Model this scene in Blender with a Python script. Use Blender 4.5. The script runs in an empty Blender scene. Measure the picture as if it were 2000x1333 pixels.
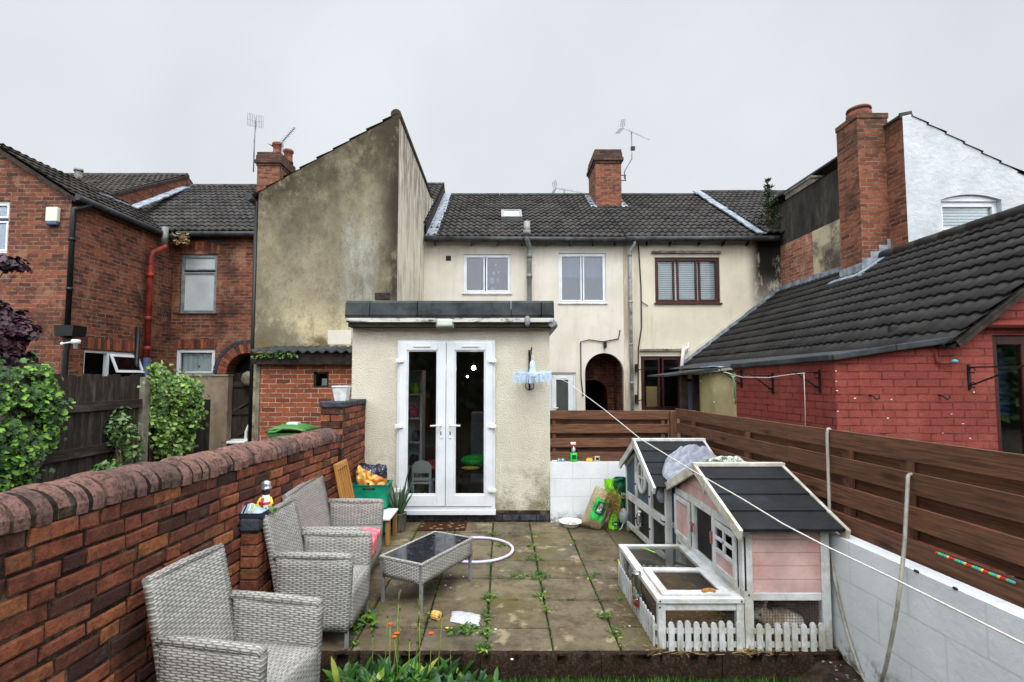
import bpy, bmesh, math, random
from mathutils import Vector, Matrix, noise as mnoise
R = math.radians
random.seed(7)
S = bpy.context.scene
C = S.collection

# ------------------------------------------------------------------ camera, sky, sun, exposure
CAM_H, PITCH = 1.8, math.atan(0.0605)
cam = bpy.data.cameras.new("camera"); cam_o = bpy.data.objects.new("camera", cam); C.objects.link(cam_o)
cam.sensor_width = 36; cam.lens = 18.0
cam.shift_x = 0.010; cam.shift_y = 0.0065
cam.clip_start = 0.05; cam.clip_end = 3000
cam_o.location = (0, 0, CAM_H); cam_o.rotation_euler = (R(90) + PITCH, 0, 0)
S.camera = cam_o
S.view_settings.view_transform = 'Standard'; S.view_settings.look = 'None'
S.view_settings.gamma = 1; S.view_settings.use_curve_mapping = False
S.view_settings.exposure = 0.12
SUN_EL, SUN_AZ = R(52), R(172)       # azimuth clockwise from +Y (behind the camera, to the right)
W = bpy.data.worlds.new("World"); S.world = W; W.use_nodes = True
wt = W.node_tree; wn = wt.nodes; wl = wt.links
for n in list(wn): wn.remove(n)
wout = wn.new('ShaderNodeOutputWorld'); wbg = wn.new('ShaderNodeBackground')
sky = wn.new('ShaderNodeTexSky'); sky.sky_type = 'NISHITA'; sky.sun_disc = False
sky.sun_elevation = SUN_EL; sky.sun_rotation = SUN_AZ; sky.air_density = 1.0; sky.dust_density = 3.0
hsv = wn.new('ShaderNodeHueSaturation'); hsv.inputs['Saturation'].default_value = 0.10
wl.new(sky.outputs[0], hsv.inputs['Color'])
# overcast cloud deck: even near the horizon, brighter overhead, soft cloud structure
tc = wn.new('ShaderNodeTexCoord'); sep = wn.new('ShaderNodeSeparateXYZ'); wl.new(tc.outputs['Generated'], sep.inputs[0])
mr = wn.new('ShaderNodeMapRange'); mr.interpolation_type = 'SMOOTHSTEP'
mr.inputs['From Min'].default_value = 0.60; mr.inputs['From Max'].default_value = 0.98
mr.inputs['To Min'].default_value = 1.0; mr.inputs['To Max'].default_value = 3.0
wl.new(sep.outputs['Z'], mr.inputs['Value'])
nz = wn.new('ShaderNodeTexNoise'); nz.inputs['Scale'].default_value = 2.2; nz.inputs['Detail'].default_value = 6; nz.inputs['Roughness'].default_value = 0.5
wl.new(tc.outputs['Generated'], nz.inputs['Vector'])
mr2 = wn.new('ShaderNodeMapRange'); mr2.inputs['From Min'].default_value = 0.3; mr2.inputs['From Max'].default_value = 0.7
mr2.inputs['To Min'].default_value = 0.90; mr2.inputs['To Max'].default_value = 1.07
wl.new(nz.outputs[0], mr2.inputs['Value'])
# thinner, brighter cloud on the sun's side of the sky (behind the camera)
mr3 = wn.new('ShaderNodeMapRange'); mr3.interpolation_type = 'SMOOTHSTEP'
mr3.inputs['From Min'].default_value = -0.2; mr3.inputs['From Max'].default_value = 0.9; mr3.inputs['To Min'].default_value = 0.0; mr3.inputs['To Max'].default_value = 2.3
vd = wn.new('ShaderNodeVectorMath'); vd.operation = 'DOT_PRODUCT'; vd.inputs[1].default_value = (math.sin(SUN_AZ), math.cos(SUN_AZ), 0.35); wl.new(tc.outputs['Generated'], vd.inputs[0]); wl.new(vd.outputs['Value'], mr3.inputs['Value'])
ad3 = wn.new('ShaderNodeMath'); ad3.operation = 'ADD'; wl.new(mr.outputs[0], ad3.inputs[0]); wl.new(mr3.outputs[0], ad3.inputs[1])
mul = wn.new('ShaderNodeMath'); mul.operation = 'MULTIPLY'; wl.new(ad3.outputs[0], mul.inputs[0]); wl.new(mr2.outputs[0], mul.inputs[1])
cl = wn.new('ShaderNodeVectorMath'); cl.operation = 'SCALE'; cl.inputs[0].default_value = (6.95, 7.35, 7.75)
wl.new(mul.outputs[0], cl.inputs['Scale'])
mx = wn.new('ShaderNodeMix'); mx.data_type = 'RGBA'; mx.inputs['Factor'].default_value = 0.94
wl.new(hsv.outputs[0], mx.inputs[6]); wl.new(cl.outputs[0], mx.inputs[7])
wl.new(mx.outputs[2], wbg.inputs['Color']); wbg.inputs['Strength'].default_value = 0.105
wl.new(wbg.outputs[0], wout.inputs[0])
sun = bpy.data.lights.new("sun", 'SUN'); sun.energy = 1.5; sun.angle = R(26); sun.color = (1.0, 0.97, 0.93)
sun_o = bpy.data.objects.new("sun", sun); C.objects.link(sun_o)
sd = Vector((math.sin(SUN_AZ) * math.cos(SUN_EL), math.cos(SUN_AZ) * math.cos(SUN_EL), math.sin(SUN_EL)))
sun_o.rotation_euler = sd.to_track_quat('Z', 'Y').to_euler(); sun_o.location = (3, -8, 20)

# ------------------------------------------------------------------ helpers: photo measurements -> world points
_c, _s = math.cos(PITCH), math.sin(PITCH)
def _ray(x, y):
    a = (x - 980) / 1000; b = (679.5 - y) / 1000
    return Vector((a, _c - b * _s, _s + b * _c))
def at(x, y, Y): d = _ray(x, y); return Vector((0, 0, CAM_H)) + d * (Y / d.y)
def atz(x, y, z): d = _ray(x, y); return Vector((0, 0, CAM_H)) + d * ((z - CAM_H) / d.z)
def atX(x, y, X): d = _ray(x, y); return Vector((0, 0, CAM_H)) + d * (X / d.x)
def s2l(c):
    def f(v):
        v /= 255.0
        return v / 12.92 if v <= 0.04045 else ((v + 0.055) / 1.055) ** 2.4
    return (f(c[0]), f(c[1]), f(c[2]), 1.0)
def U(a, b): return random.uniform(a, b)

# ------------------------------------------------------------------ node helper
class NT:
    def __init__(s, name, rough=0.7, spec=0.3, metal=0.0):
        s.m = bpy.data.materials.new(name); s.m.use_nodes = True; s.t = s.m.node_tree; s.b = s.t.nodes['Principled BSDF']
        s.b.inputs['Roughness'].default_value = rough; s.b.inputs['Metallic'].default_value = metal
        s.b.inputs['Specular IOR Level'].default_value = spec
        s._tc = None
    def n(s, typ, **kw):
        nd = s.t.nodes.new(typ)
        for k, v in kw.items(): setattr(nd, k, v)
        return nd
    def set(s, sock, v):
        if hasattr(v, 'is_linked') or isinstance(v, bpy.types.NodeSocket): s.t.links.new(v, sock)
        else: sock.default_value = v
    def tc(s, k='UV'):
        if not s._tc: s._tc = s.n('ShaderNodeTexCoord')
        return s._tc.outputs[k]
    def pos(s): return s.n('ShaderNodeNewGeometry').outputs['Position']
    def mapv(s, vec, scale=(1, 1, 1), loc=(0, 0, 0)):
        nd = s.n('ShaderNodeMapping'); s.set(nd.inputs['Vector'], vec); nd.inputs['Scale'].default_value = scale; nd.inputs['Location'].default_value = loc
        return nd.outputs[0]
    def noise(s, scale, detail=4, rough=0.55, vec=None, dist=0.0):
        nd = s.n('ShaderNodeTexNoise'); s.set(nd.inputs['Vector'], vec if vec is not None else s.tc('Object'))
        nd.inputs['Scale'].default_value = scale; nd.inputs['Detail'].default_value = detail; nd.inputs['Roughness'].default_value = rough; nd.inputs['Distortion'].default_value = dist
        k = s.n('ShaderNodeMath', operation='MULTIPLY_ADD', use_clamp=True); s.t.links.new(nd.outputs[0], k.inputs[0]); k.inputs[1].default_value = 1.7; k.inputs[2].default_value = -0.35
        return k.outputs[0]
    def voro(s, scale, vec=None, feat='F1'):
        nd = s.n('ShaderNodeTexVoronoi'); nd.feature = feat; s.set(nd.inputs['Vector'], vec if vec is not None else s.tc('Object')); nd.inputs['Scale'].default_value = scale
        return nd.outputs[0], nd.outputs[1]
    def ramp(s, f, stops, interp='LINEAR'):
        nd = s.n('ShaderNodeValToRGB'); nd.color_ramp.interpolation = interp; s.set(nd.inputs[0], f)
        e = nd.color_ramp.elements
        while len(e) < len(stops): e.new(0.5)
        for k, (p, c) in enumerate(stops):
            e[k].position = p
            e[k].color = s2l(c) if not isinstance(c, (int, float)) else (c, c, c, 1)
        return nd.outputs[0]
    def mr(s, v, a, b, c=0.0, d=1.0, smooth=False):
        nd = s.n('ShaderNodeMapRange'); s.set(nd.inputs[0], v)
        if smooth: nd.interpolation_type = 'SMOOTHSTEP'
        for k, x in zip((1, 2, 3, 4), (a, b, c, d)): nd.inputs[k].default_value = x
        return nd.outputs[0]
    def math(s, op, a, b=0.0):
        nd = s.n('ShaderNodeMath', operation=op); s.set(nd.inputs[0], a); s.set(nd.inputs[1], b); return nd.outputs[0]
    def mix(s, f, a, b, blend='MIX'):
        nd = s.n('ShaderNodeMix', data_type='RGBA', blend_type=blend)
        s.set(nd.inputs[0], f); s.set(nd.inputs[6], s2l(a) if isinstance(a, tuple) else a); s.set(nd.inputs[7], s2l(b) if isinstance(b, tuple) else b)
        return nd.outputs[2]
    def sepv(s, v): nd = s.n('ShaderNodeSeparateXYZ'); s.set(nd.inputs[0], v); return nd.outputs
    def comb(s, x, y, z=0.0):
        nd = s.n('ShaderNodeCombineXYZ')
        for k, v in enumerate((x, y, z)): s.set(nd.inputs[k], v)
        return nd.outputs[0]
    def attr(s, name='rnd'): nd = s.n('ShaderNodeAttribute', attribute_name=name); return nd.outputs['Fac']
    def col(s, v): s.set(s.b.inputs['Base Color'], s2l(v) if isinstance(v, tuple) else v); return s
    def rough(s, v): s.set(s.b.inputs['Roughness'], v); return s
    def bump(s, h, strength=0.5, dist=0.01, prev=None):
        nd = s.n('ShaderNodeBump'); s.set(nd.inputs['Height'], h); nd.inputs['Strength'].default_value = strength; nd.inputs['Distance'].default_value = dist
        if prev is not None: s.set(nd.inputs['Normal'], prev)
        s.t.links.new(nd.outputs[0], s.b.inputs['Normal']); return nd.outputs[0]
    def rect(s, u0, u1, v0, v1, uv=None):
        o = s.sepv(uv if uv is not None else s.tc('UV'))
        a = s.math('GREATER_THAN', o[0], u0); b = s.math('LESS_THAN', o[0], u1); c = s.math('GREATER_THAN', o[1], v0); d = s.math('LESS_THAN', o[1], v1)
        return s.math('MULTIPLY', s.math('MULTIPLY', a, b), s.math('MULTIPLY', c, d))

M = {}
def simple(key, c, rough=0.6, var=0.12, sc=8, metal=0.0, bump=0.0, bsc=60, spec=0.3, dirt=None):
    t = NT(key, rough, spec, metal); f = t.noise(sc, 5, 0.6)
    dk = tuple(max(0, v * (1 - var)) for v in c); lt = tuple(min(255, v * (1 + var)) for v in c)
    o = t.ramp(f, [(0.3, dk), (0.7, lt)])
    if dirt: o = t.mix(t.mr(t.noise(sc * 0.6, 6, 0.7), 0.52, 0.72), o, dirt)
    t.col(o)
    if bump: t.bump(t.noise(bsc, 4, 0.6), bump, 0.01)
    M[key] = t.m; return t

def brickmat(key, stops, mortar, dirt=(40, 34, 31), dirt_amt=(0.50, 0.75), w=0.225, h=0.075, ms=0.006, bump=0.5, wash=None, pos_dirt=None):
    t = NT(key, 0.85, 0.2); uv = t.tc('UV')
    wob = t.noise(6, 2, 0.5, uv); wv = t.n('ShaderNodeVectorMath', operation='SCALE'); t.set(wv.inputs[0], t.comb(wob, wob, 0.0)); wv.inputs['Scale'].default_value = 0.012
    ad = t.n('ShaderNodeVectorMath', operation='ADD'); t.set(ad.inputs[0], uv); t.set(ad.inputs[1], wv.outputs[0])
    br = t.n('ShaderNodeTexBrick'); t.set(br.inputs['Vector'], ad.outputs[0])
    br.inputs['Color1'].default_value = (0, 0, 0, 1); br.inputs['Color2'].default_value = (1, 1, 1, 1); br.inputs['Mortar'].default_value = (0.5, 0.5, 0.5, 1)
    br.inputs['Scale'].default_value = 1; br.inputs['Mortar Size'].default_value = ms; br.inputs['Mortar Smooth'].default_value = 0.2
    br.inputs['Brick Width'].default_value = w; br.inputs['Row Height'].default_value = h
    c = t.ramp(br.outputs['Color'], stops)
    c = t.mix(t.mr(t.noise(45, 5, 0.7, uv), 0.35, 0.75, 0, 0.5), c, tuple(v * 0.62 for v in stops[len(stops) // 2][1]))
    mc = t.ramp(t.noise(9, 4, 0.6, uv), [(0.3, tuple(v * 0.6 for v in mortar)), (0.65, mortar)])
    c = t.mix(br.outputs['Fac'], c, mc)
    d = t.mr(t.noise(1.3, 7, 0.65, uv), dirt_amt[0], dirt_amt[1], 0, 0.8)
    c = t.mix(d, c, dirt)
    if wash: c = t.mix(t.mr(t.noise(2.1, 6, 0.7, t.mapv(uv, (1, .7, 1), (3, 5, 0))), 0.56, 0.74, 0, 0.55), c, wash)
    if pos_dirt: c = pos_dirt(t, c)
    t.col(c)
    hgt = t.math('ADD', t.math('MULTIPLY', br.outputs['Fac'], -1.0), t.math('MULTIPLY', t.noise(70, 4, 0.6, uv), 0.35))
    t.bump(hgt, bump, 0.012); M[key] = t.m; return t

# ------------------------------------------------------------------ mesh builder
class MB:
    def __init__(s, xf=None, uv='plan'):
        s.v = []; s.f = []; s.uv = []; s.rnd = []; s.sm = []; s.xf = xf; s.mode = uv; s.r = None; s.mk = []
    def _add(s, pts):
        i = len(s.v)
        for p in pts: s.v.append(tuple(s.xf(*p)) if s.xf else (p[0], p[1], p[2]))
        return i
    def face(s, idx, uvs, smooth=False):
        s.f.append(idx); s.uv.append(uvs); s.rnd.append(s.r if s.r is not None else 0.5); s.sm.append(smooth)
    def poly(s, pts, uvs=None, smooth=False):
        pts = [tuple(p) for p in pts]; i = s._add(pts)
        if uvs is None:
            n = Vector((0, 0, 0)); k = len(pts)
            for a in range(k):
                p, q = Vector(pts[a]), Vector(pts[(a + 1) % k]); n += p.cross(q)
            ax = max(range(3), key=lambda j: abs(n[j])); uvs = [((p[1], p[2]), (p[0], p[2]), (p[0], p[1]))[ax] for p in pts]
        s.face(tuple(range(i, i + len(pts))), uvs, smooth)
    def box(s, x0, x1, y0, y1, z0, z1, skip=()):
        s.mk.append((len(s.v), len(s.f)))
        P = [(x0, y0, z0), (x1, y0, z0), (x1, y1, z0), (x0, y1, z0), (x0, y0, z1), (x1, y0, z1), (x1, y1, z1), (x0, y1, z1)]
        i = s._add(P); d = (abs(x1 - x0), abs(y1 - y0), abs(z1 - z0)); ox, oy = (U(0, 9), U(0, 9)) if s.mode == 'wood' else (0, 0)
        if s.mode == 'wood': s.r = random.random()
        lg = max(range(3), key=lambda j: d[j])
        for nm, q, ax in (('b', (3, 2, 1, 0), 2), ('t', (4, 5, 6, 7), 2), ('f', (0, 1, 5, 4), 1), ('k', (2, 3, 7, 6), 1), ('l', (3, 0, 4, 7), 0), ('r', (1, 2, 6, 5), 0)):
            if nm in skip: continue
            a, b = [j for j in range(3) if j != ax]
            if s.mode == 'wood' and b == lg: a, b = b, a
            s.face(tuple(i + k for k in q), [(P[k][a] + ox, P[k][b] + oy) for k in q])
    def bar(s, p, q, w, h, up=(0, 0, 1)):
        s.mk.append((len(s.v), len(s.f)))
        p, q = Vector(p), Vector(q); d = q - p; L = d.length; d.normalize(); up = Vector(up)
        if abs(d.dot(up)) > 0.98: up = Vector((0, 1, 0))
        sx = d.cross(up).normalized(); sz = sx.cross(d).normalized()
        P = []
        for e in (p, q):
            for a, b in ((-1, -1), (1, -1), (1, 1), (-1, 1)): P.append(tuple(e + sx * (a * w / 2) + sz * (b * h / 2)))
        i = s._add(P); ox, oy = U(0, 9), U(0, 9)
        if s.mode == 'wood': s.r = random.random()
        for k in range(4):
            j = (k + 1) % 4; ww = w if k % 2 == 0 else h
            s.face((i + k, i + j, i + 4 + j, i + 4 + k), [(ox, oy + k * .1), (ox, oy + ww + k * .1), (ox + L, oy + ww + k * .1), (ox + L, oy + k * .1)])
        s.face((i + 3, i + 2, i + 1, i), [(ox, oy), (ox + w, oy), (ox + w, oy + h), (ox, oy + h)])
        s.face((i + 4, i + 5, i + 6, i + 7), [(ox, oy), (ox + w, oy), (ox + w, oy + h), (ox, oy + h)])
    def tube(s, pts, r, n=8, cap=True, closed=False):
        s.mk.append((len(s.v), len(s.f)))
        pts = [Vector(p) for p in pts]; rr = r if isinstance(r, (list, tuple)) else [r] * len(pts)
        k = len(pts); rings = []; L = 0; prev = None
        for a in range(k):
            if closed: d = pts[(a + 1) % k] - pts[a - 1]
            else: d = pts[min(a + 1, k - 1)] - pts[max(a - 1, 0)]
            d.normalize()
            if prev is None: up = Vector((0, 0, 1)) if abs(d.z) < 0.9 else Vector((1, 0, 0)); sx = d.cross(up).normalized()
            else: sx = (prev - d * prev.dot(d)).normalized()
            prev = sx; sz = sx.cross(d)
            if a: L += (pts[a] - pts[a - 1]).length
            i = s._add([tuple(pts[a] + (sx * math.cos(2 * math.pi * b / n) + sz * math.sin(2 * math.pi * b / n)) * rr[a]) for b in range(n)])
            rings.append((i, L))
        m = k if closed else k - 1
        for a in range(m):
            (i, l0), (j, l1) = rings[a], rings[(a + 1) % k]
            for b in range(n):
                c = (b + 1) % n; w = 2 * math.pi * rr[a] / n
                s.face((i + b, i + c, j + c, j + b), [(l0, b * w), (l0, (b + 1) * w), (l1, (b + 1) * w), (l1, b * w)], True)
        if cap and not closed:
            for (i, l), o in ((rings[0], 1), (rings[-1], 0)):
                q = tuple(range(i, i + n)); s.face(q if not o else q[::-1], [(0, 0)] * n)
    def lathe(s, prof, c, n=20, cap=True):
        rings = []
        for r, z in prof: rings.append(s._add([(c[0] + r * math.cos(2 * math.pi * b / n), c[1] + r * math.sin(2 * math.pi * b / n), c[2] + z) for b in range(n)]))
        for a in range(len(rings) - 1):
            i, j = rings[a], rings[a + 1]
            for b in range(n):
                e = (b + 1) % n
                s.face((i + b, i + e, j + e, j + b), [(b / n, prof[a][1]), ((b + 1) / n, prof[a][1]), ((b + 1) / n, prof[a + 1][1]), (b / n, prof[a + 1][1])], True)
        if cap:
            s.face(tuple(range(rings[0], rings[0] + n))[::-1], [(0, 0)] * n); s.face(tuple(range(rings[-1], rings[-1] + n)), [(0, 0)] * n)
    def prism(s, pts, off):
        s.mk.append((len(s.v), len(s.f)))
        pts = [Vector(p) for p in pts]; off = Vector(off); s.poly(pts); s.poly([p + off for p in reversed(pts)])
        for a in range(len(pts)):
            p, q = pts[a], pts[(a + 1) % len(pts)]; s.poly([p, q, q + off, p + off])
    def ball(s, c, r, n=12, m=8):
        s.mk.append((len(s.v), len(s.f)))
        rx, ry, rz = r if isinstance(r, (tuple, list)) else (r, r, r); rings = []
        for a in range(m + 1):
            th = math.pi * a / m
            rings.append(s._add([(c[0] + rx * math.sin(th) * math.cos(2 * math.pi * b / n), c[1] + ry * math.sin(th) * math.sin(2 * math.pi * b / n), c[2] - rz * math.cos(th)) for b in range(n)]))
        for a in range(m):
            i, j = rings[a], rings[a + 1]
            for b in range(n):
                e = (b + 1) % n; s.face((i + b, i + e, j + e, j + b), [(b / n, a / m), ((b + 1) / n, a / m), ((b + 1) / n, (a + 1) / m), (b / n, (a + 1) / m)], True)
    def grid(s, fn, nu, nv, smooth=True, uvs=True):
        i = s._add([tuple(fn(a / nu, b / nv)) for b in range(nv + 1) for a in range(nu + 1)])
        for b in range(nv):
            for a in range(nu):
                k = i + b * (nu + 1) + a
                s.face((k, k + 1, k + nu + 2, k + nu + 1), [(a / nu, b / nv), ((a + 1) / nu, b / nv), ((a + 1) / nu, (b + 1) / nv), (a / nu, (b + 1) / nv)], smooth)
    def build(s, name, mat, parent=None, bevel=0.0, label=None, weld=False, recalc=True, solid=0.0, subsurf=0):
        off = Vector((0, 0, 0)); p = parent
        while p is not None: off += p.location; p = p.parent
        me = bpy.data.meshes.new(name)
        vs = [(a - off.x, b - off.y, c - off.z) for a, b, c in s.v] if off.length > 0 else s.v
        me.from_pydata(vs, [], s.f)
        ul = me.uv_layers.new(name='UVMap'); flat = []
        for q in s.uv:
            for u, v in q: flat += [u, v]
        ul.data.foreach_set('uv', flat)
        at_ = me.attributes.new('rnd', 'FLOAT', 'FACE'); at_.data.foreach_set('value', s.rnd)
        me.polygons.foreach_set('use_smooth', s.sm)
        me.materials.append(M[mat] if isinstance(mat, str) else mat)
        if recalc or weld:
            b = bmesh.new(); b.from_mesh(me)
            if weld: bmesh.ops.remove_doubles(b, verts=b.verts, dist=1e-5)
            if recalc: bmesh.ops.recalc_face_normals(b, faces=b.faces)
            b.to_mesh(me); b.free()
        me.update()
        o = bpy.data.objects.new(name, me); C.objects.link(o)
        if parent is not None: o.parent = parent
        if label: o['label'] = label
        if solid: md = o.modifiers.new('solid', 'SOLIDIFY'); md.thickness = solid; md.offset = 0
        if bevel: md = o.modifiers.new('bevel', 'BEVEL'); md.width = bevel; md.segments = 2; md.limit_method = 'ANGLE'; md.angle_limit = R(40)
        if subsurf: md = o.modifiers.new('sub', 'SUBSURF'); md.levels = subsurf; md.render_levels = subsurf
        return o
def each(m, name, mat, parent=None, **kw):
    """one object for every primitive laid down in the builder"""
    mk = m.mk + [(len(m.v), len(m.f))]; out = []
    for (v0, f0), (v1, f1) in zip(mk[:-1], mk[1:]):
        k = MB(); k.v = m.v[v0:v1]; k.f = [tuple(i - v0 for i in f) for f in m.f[f0:f1]]; k.uv = m.uv[f0:f1]; k.rnd = m.rnd[f0:f1]; k.sm = m.sm[f0:f1]; out.append(k.build(name, mat, parent, **kw))
    return out
def thing(name, label, cat, loc=(0, 0, 0), group=None):
    o = bpy.data.objects.new(name, None); C.objects.link(o); o.location = loc; o.empty_display_size = 0.1
    return tag(o, label, cat, group)
def tag(o, label, cat, group=None):
    o['label'] = label; o['category'] = cat
    if group: o['group'] = group
    return o
def structure(o): o['kind'] = 'structure'; return o
def stuff(o, label=None, cat=None):
    o['kind'] = 'stuff'
    if label: o['label'] = label
    if cat: o['category'] = cat
    return o
def dup(root, loc, rz, label):
    r = root.copy(); C.objects.link(r); r.location = loc; r.rotation_euler = (0, 0, rz); r['label'] = label
    for ch in list(root.children):
        c = ch.copy(); C.objects.link(c); c.parent = r
        for g in list(ch.children): d = g.copy(); C.objects.link(d); d.parent = c
    return r
def cells(mb, P, u0, u1, v0, v1, holes, depth, back=False):
    """rectangular wall in local (u, v, w) with rectangular openings and reveals of the given depth (w goes into the wall)"""
    us = sorted({u0, u1, *[h[0] for h in holes], *[h[1] for h in holes]}); vs = sorted({v0, v1, *[h[2] for h in holes], *[h[3] for h in holes]})
    us = [u for u in us if u0 <= u <= u1]; vs = [v for v in vs if v0 <= v <= v1]
    for a in range(len(us) - 1):
        for b in range(len(vs) - 1):
            cu, cv = (us[a] + us[a + 1]) / 2, (vs[b] + vs[b + 1]) / 2
            if any(h[0] < cu < h[1] and h[2] < cv < h[3] for h in holes): continue
            mb.poly([P(us[a], vs[b], 0), P(us[a + 1], vs[b], 0), P(us[a + 1], vs[b + 1], 0), P(us[a], vs[b + 1], 0)])
    for h in holes:
        a, b, c, d = h[:4]
        for p, q in (((a, c), (b, c)), ((b, c), (b, d)), ((b, d), (a, d)), ((a, d), (a, c))):
            mb.poly([P(*p, 0), P(*q, 0), P(*q, depth), P(*p, depth)])
def arch_fill(mb, P, u0, u1, vtop, depth, n=14):
    """fills the corners of a rectangular opening above a semicircular arch and gives the arch its soffit"""
    r = (u1 - u0) / 2; c = (u0 + u1) / 2; vs = vtop - r
    arc = [(c - r * math.cos(math.pi * k / n), vs + r * math.sin(math.pi * k / n)) for k in range(n + 1)]
    for k in range(n):
        p, q = arc[k], arc[k + 1]
        mb.poly([P(*p, 0), P(*q, 0), P(q[0], vtop, 0), P(p[0], vtop, 0)])
        mb.poly([P(*p, 0), P(*q, 0), P(*q, depth), P(*p, depth)])
    return arc
def tiles(mb, O, a, u, Wd, L, course=0.33, wave=0.165, amp=0.022, step=0.03, seg=5, clip=None):
    """interlocking roll tiles: a = unit along the eaves, u = unit up the slope"""
    O, a, u = Vector(O), Vector(a).normalized(), Vector(u).normalized(); n = a.cross(u).normalized()
    if n.z < 0: n = -n
    nw = max(1, int(Wd / wave * seg)); nc = math.ceil(L / course)
    def prof(s_): x = (s_ / wave) % 1.0; return amp * (0.5 + 0.5 * math.cos(2 * math.pi * x)) ** 0.7
    for k in range(nc):
        l0 = k * course; l1 = min(L, (k + 1) * course + 0.02)
        if clip: lo, hi = clip(l0 + course / 2)
        else: lo, hi = 0, Wd
        i0, i1 = int(lo / Wd * nw), int(math.ceil(hi / Wd * nw))
        if i1 <= i0: continue
        rows = []; jit = [U(-.007, .007) for _ in range(int(Wd / 0.3) + 3)]
        for l, hgt in ((l0, -0.005), (l0, step), (l1, 0.0)):
            rows.append([O + a * (Wd * j / nw) + u * (l + (jit[int(Wd * j / nw / 0.3)] if l == l0 else 0)) + n * (hgt + prof(Wd * j / nw) + (jit[int(Wd * j / nw / 0.3)] if l == l0 else 0)) for j in range(i0, i1 + 1)])
        base = [mb._add([tuple(p) for p in r]) for r in rows]; ll = (l0, l0 + 0.001, l1)
        for b in range(2):
            for j in range(i1 - i0):
                w0, w1 = Wd * (j + i0) / nw, Wd * (j + i0 + 1) / nw
                mb.face((base[b] + j, base[b] + j + 1, base[b + 1] + j + 1, base[b + 1] + j), [(w0, ll[b]), (w1, ll[b]), (w1, ll[b + 1]), (w0, ll[b + 1])], b == 1)
def leafcloud(mb, fn, n, size, up=0.3, shape=5):
    for _ in range(n):
        p, nr = fn(); p = Vector(p); nr = (Vector(nr) + Vector((U(-.7, .7), U(-.7, .7), U(-.4, .7) + up))).normalized()
        t = nr.cross(Vector((U(-1, 1), U(-1, 1), U(-1, 1)))).normalized(); b = nr.cross(t); sz = size * U(0.6, 1.25); mb.r = random.random()
        if shape == 5: pr = [(0, -.5), (.45, -.28), (.55, .15), (.16, .2), (0, .62), (-.16, .2), (-.55, .15), (-.45, -.28)]
        else: pr = [(0, -.6), (.3, -.1), (.24, .3), (0, .65), (-.24, .3), (-.3, -.1)]
        pts = [p + t * (x * sz) + b * (y * sz) + nr * (-abs(x) * sz * .25) for x, y in pr]
        mb.poly(pts, [(x, y) for x, y in pr])
def windowset(parent, P, w, h, panes, fmat, glass='glass', t=0.055, depth=0.05, sill=None, blind=None, name='window', label=None, back=0.10, blind_mat='blind_white', lights=None):
    """P(u, v, w): w outward.  Frame with bars round each pane, a glass sheet in each pane, optional sill and blind/curtain behind"""
    f = MB(P)
    f.box(0, w, 0, t, -depth, 0.012); f.box(0, w, h - t, h, -depth, 0.012); f.box(0, t, t, h - t, -depth, 0.012); f.box(w - t, w, t, h - t, -depth, 0.012)
    for k, (a, b, c, d) in enumerate(panes):
        e = t * 0.62; i0 = 0.022
        f.box(a, b, c, c + e, -depth, i0); f.box(a, b, d - e, d, -depth, i0); f.box(a, a + e, c + e, d - e, -depth, i0); f.box(b - e, b, c + e, d - e, -depth, i0)
    fr = f.build(name, fmat, parent, bevel=0.004, label=label)
    for a, b, c, d in panes:
        g = MB(P); e = t * .55; g.box(a + e, b - e, c + e, d - e, -0.022, -0.012); g.build('pane', glass, fr)
    if sill:
        s_ = MB(P); s_.box(-0.03, w + 0.03, -0.035, -0.002, -0.06, sill[1]); s_.build('sill', sill[0], fr, bevel=0.004)
    if blind == 'slat':
        b_ = MB(P); k = 0.0
        while k < h - 0.05:
            b_.poly([(t, k + .03, -back), (w - t, k + .03, -back), (w - t, k + .075, -back - .016), (t, k + .075, -back - .016)]); k += 0.052
        b_.build('blind', blind_mat, fr)
    elif blind:
        b_ = MB(P)
        for (a, b, c, d) in blind:
            n_ = 14
            for k in range(n_):
                u0, u1 = a + (b - a) * k / n_, a + (b - a) * (k + 1) / n_; z0, z1 = (0.012 if k % 2 else -.012), (-.012 if k % 2 else .012)
                b_.poly([(u0, c, -back + z0), (u1, c, -back + z1), (u1, d, -back + z1), (u0, d, -back + z0)], smooth=True)
        b_.build('curtain', blind_mat, fr)
    return fr
# ------------------------------------------------------------------ materials
simple('pvc', (212, 215, 219), 0.28, 0.03, 3, spec=0.5)
simple('white_paint', (196, 197, 196), 0.55, 0.06, 7, bump=0.25, bsc=40, dirt=(176, 172, 160))
simple('white_plastic', (225, 225, 222), 0.35, 0.04, 3)
simple('black_plastic', (22, 23, 24), 0.4, 0.15, 6)
simple('black_iron', (24, 20, 19), 0.6, 0.3, 30)
simple('grey_plastic', (120, 124, 126), 0.45, 0.12, 5)
simple('grey_pipe', (122, 124, 120), 0.5, 0.18, 3, dirt=(80, 78, 70))
simple('silver_pipe', (150, 154, 156), 0.4, 0.12, 6, dirt=(100, 98, 92))
simple('red_pipe', (128, 40, 30), 0.5, 0.15, 6, dirt=(80, 30, 26))
simple('blue_pipe', (54, 68, 104), 0.5, 0.15, 6)
simple('lead', (126, 133, 142), 0.5, 0.18, 9, bump=0.5, bsc=22, dirt=(104, 110, 116))
simple('felt', (48, 52, 54), 0.85, 0.22, 4, bump=0.6, bsc=90, dirt=(64, 69, 68))
simple('dark_gutter', (46, 48, 50), 0.5, 0.2, 6, dirt=(70, 72, 72))
simple('blue_brick', (54, 56, 64), 0.7, 0.25, 12, bump=0.4, bsc=50, dirt=(38, 36, 36))
simple('pot_clay', (118, 66, 52), 0.8, 0.16, 10, bump=0.3, dirt=(84, 58, 48))
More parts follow.
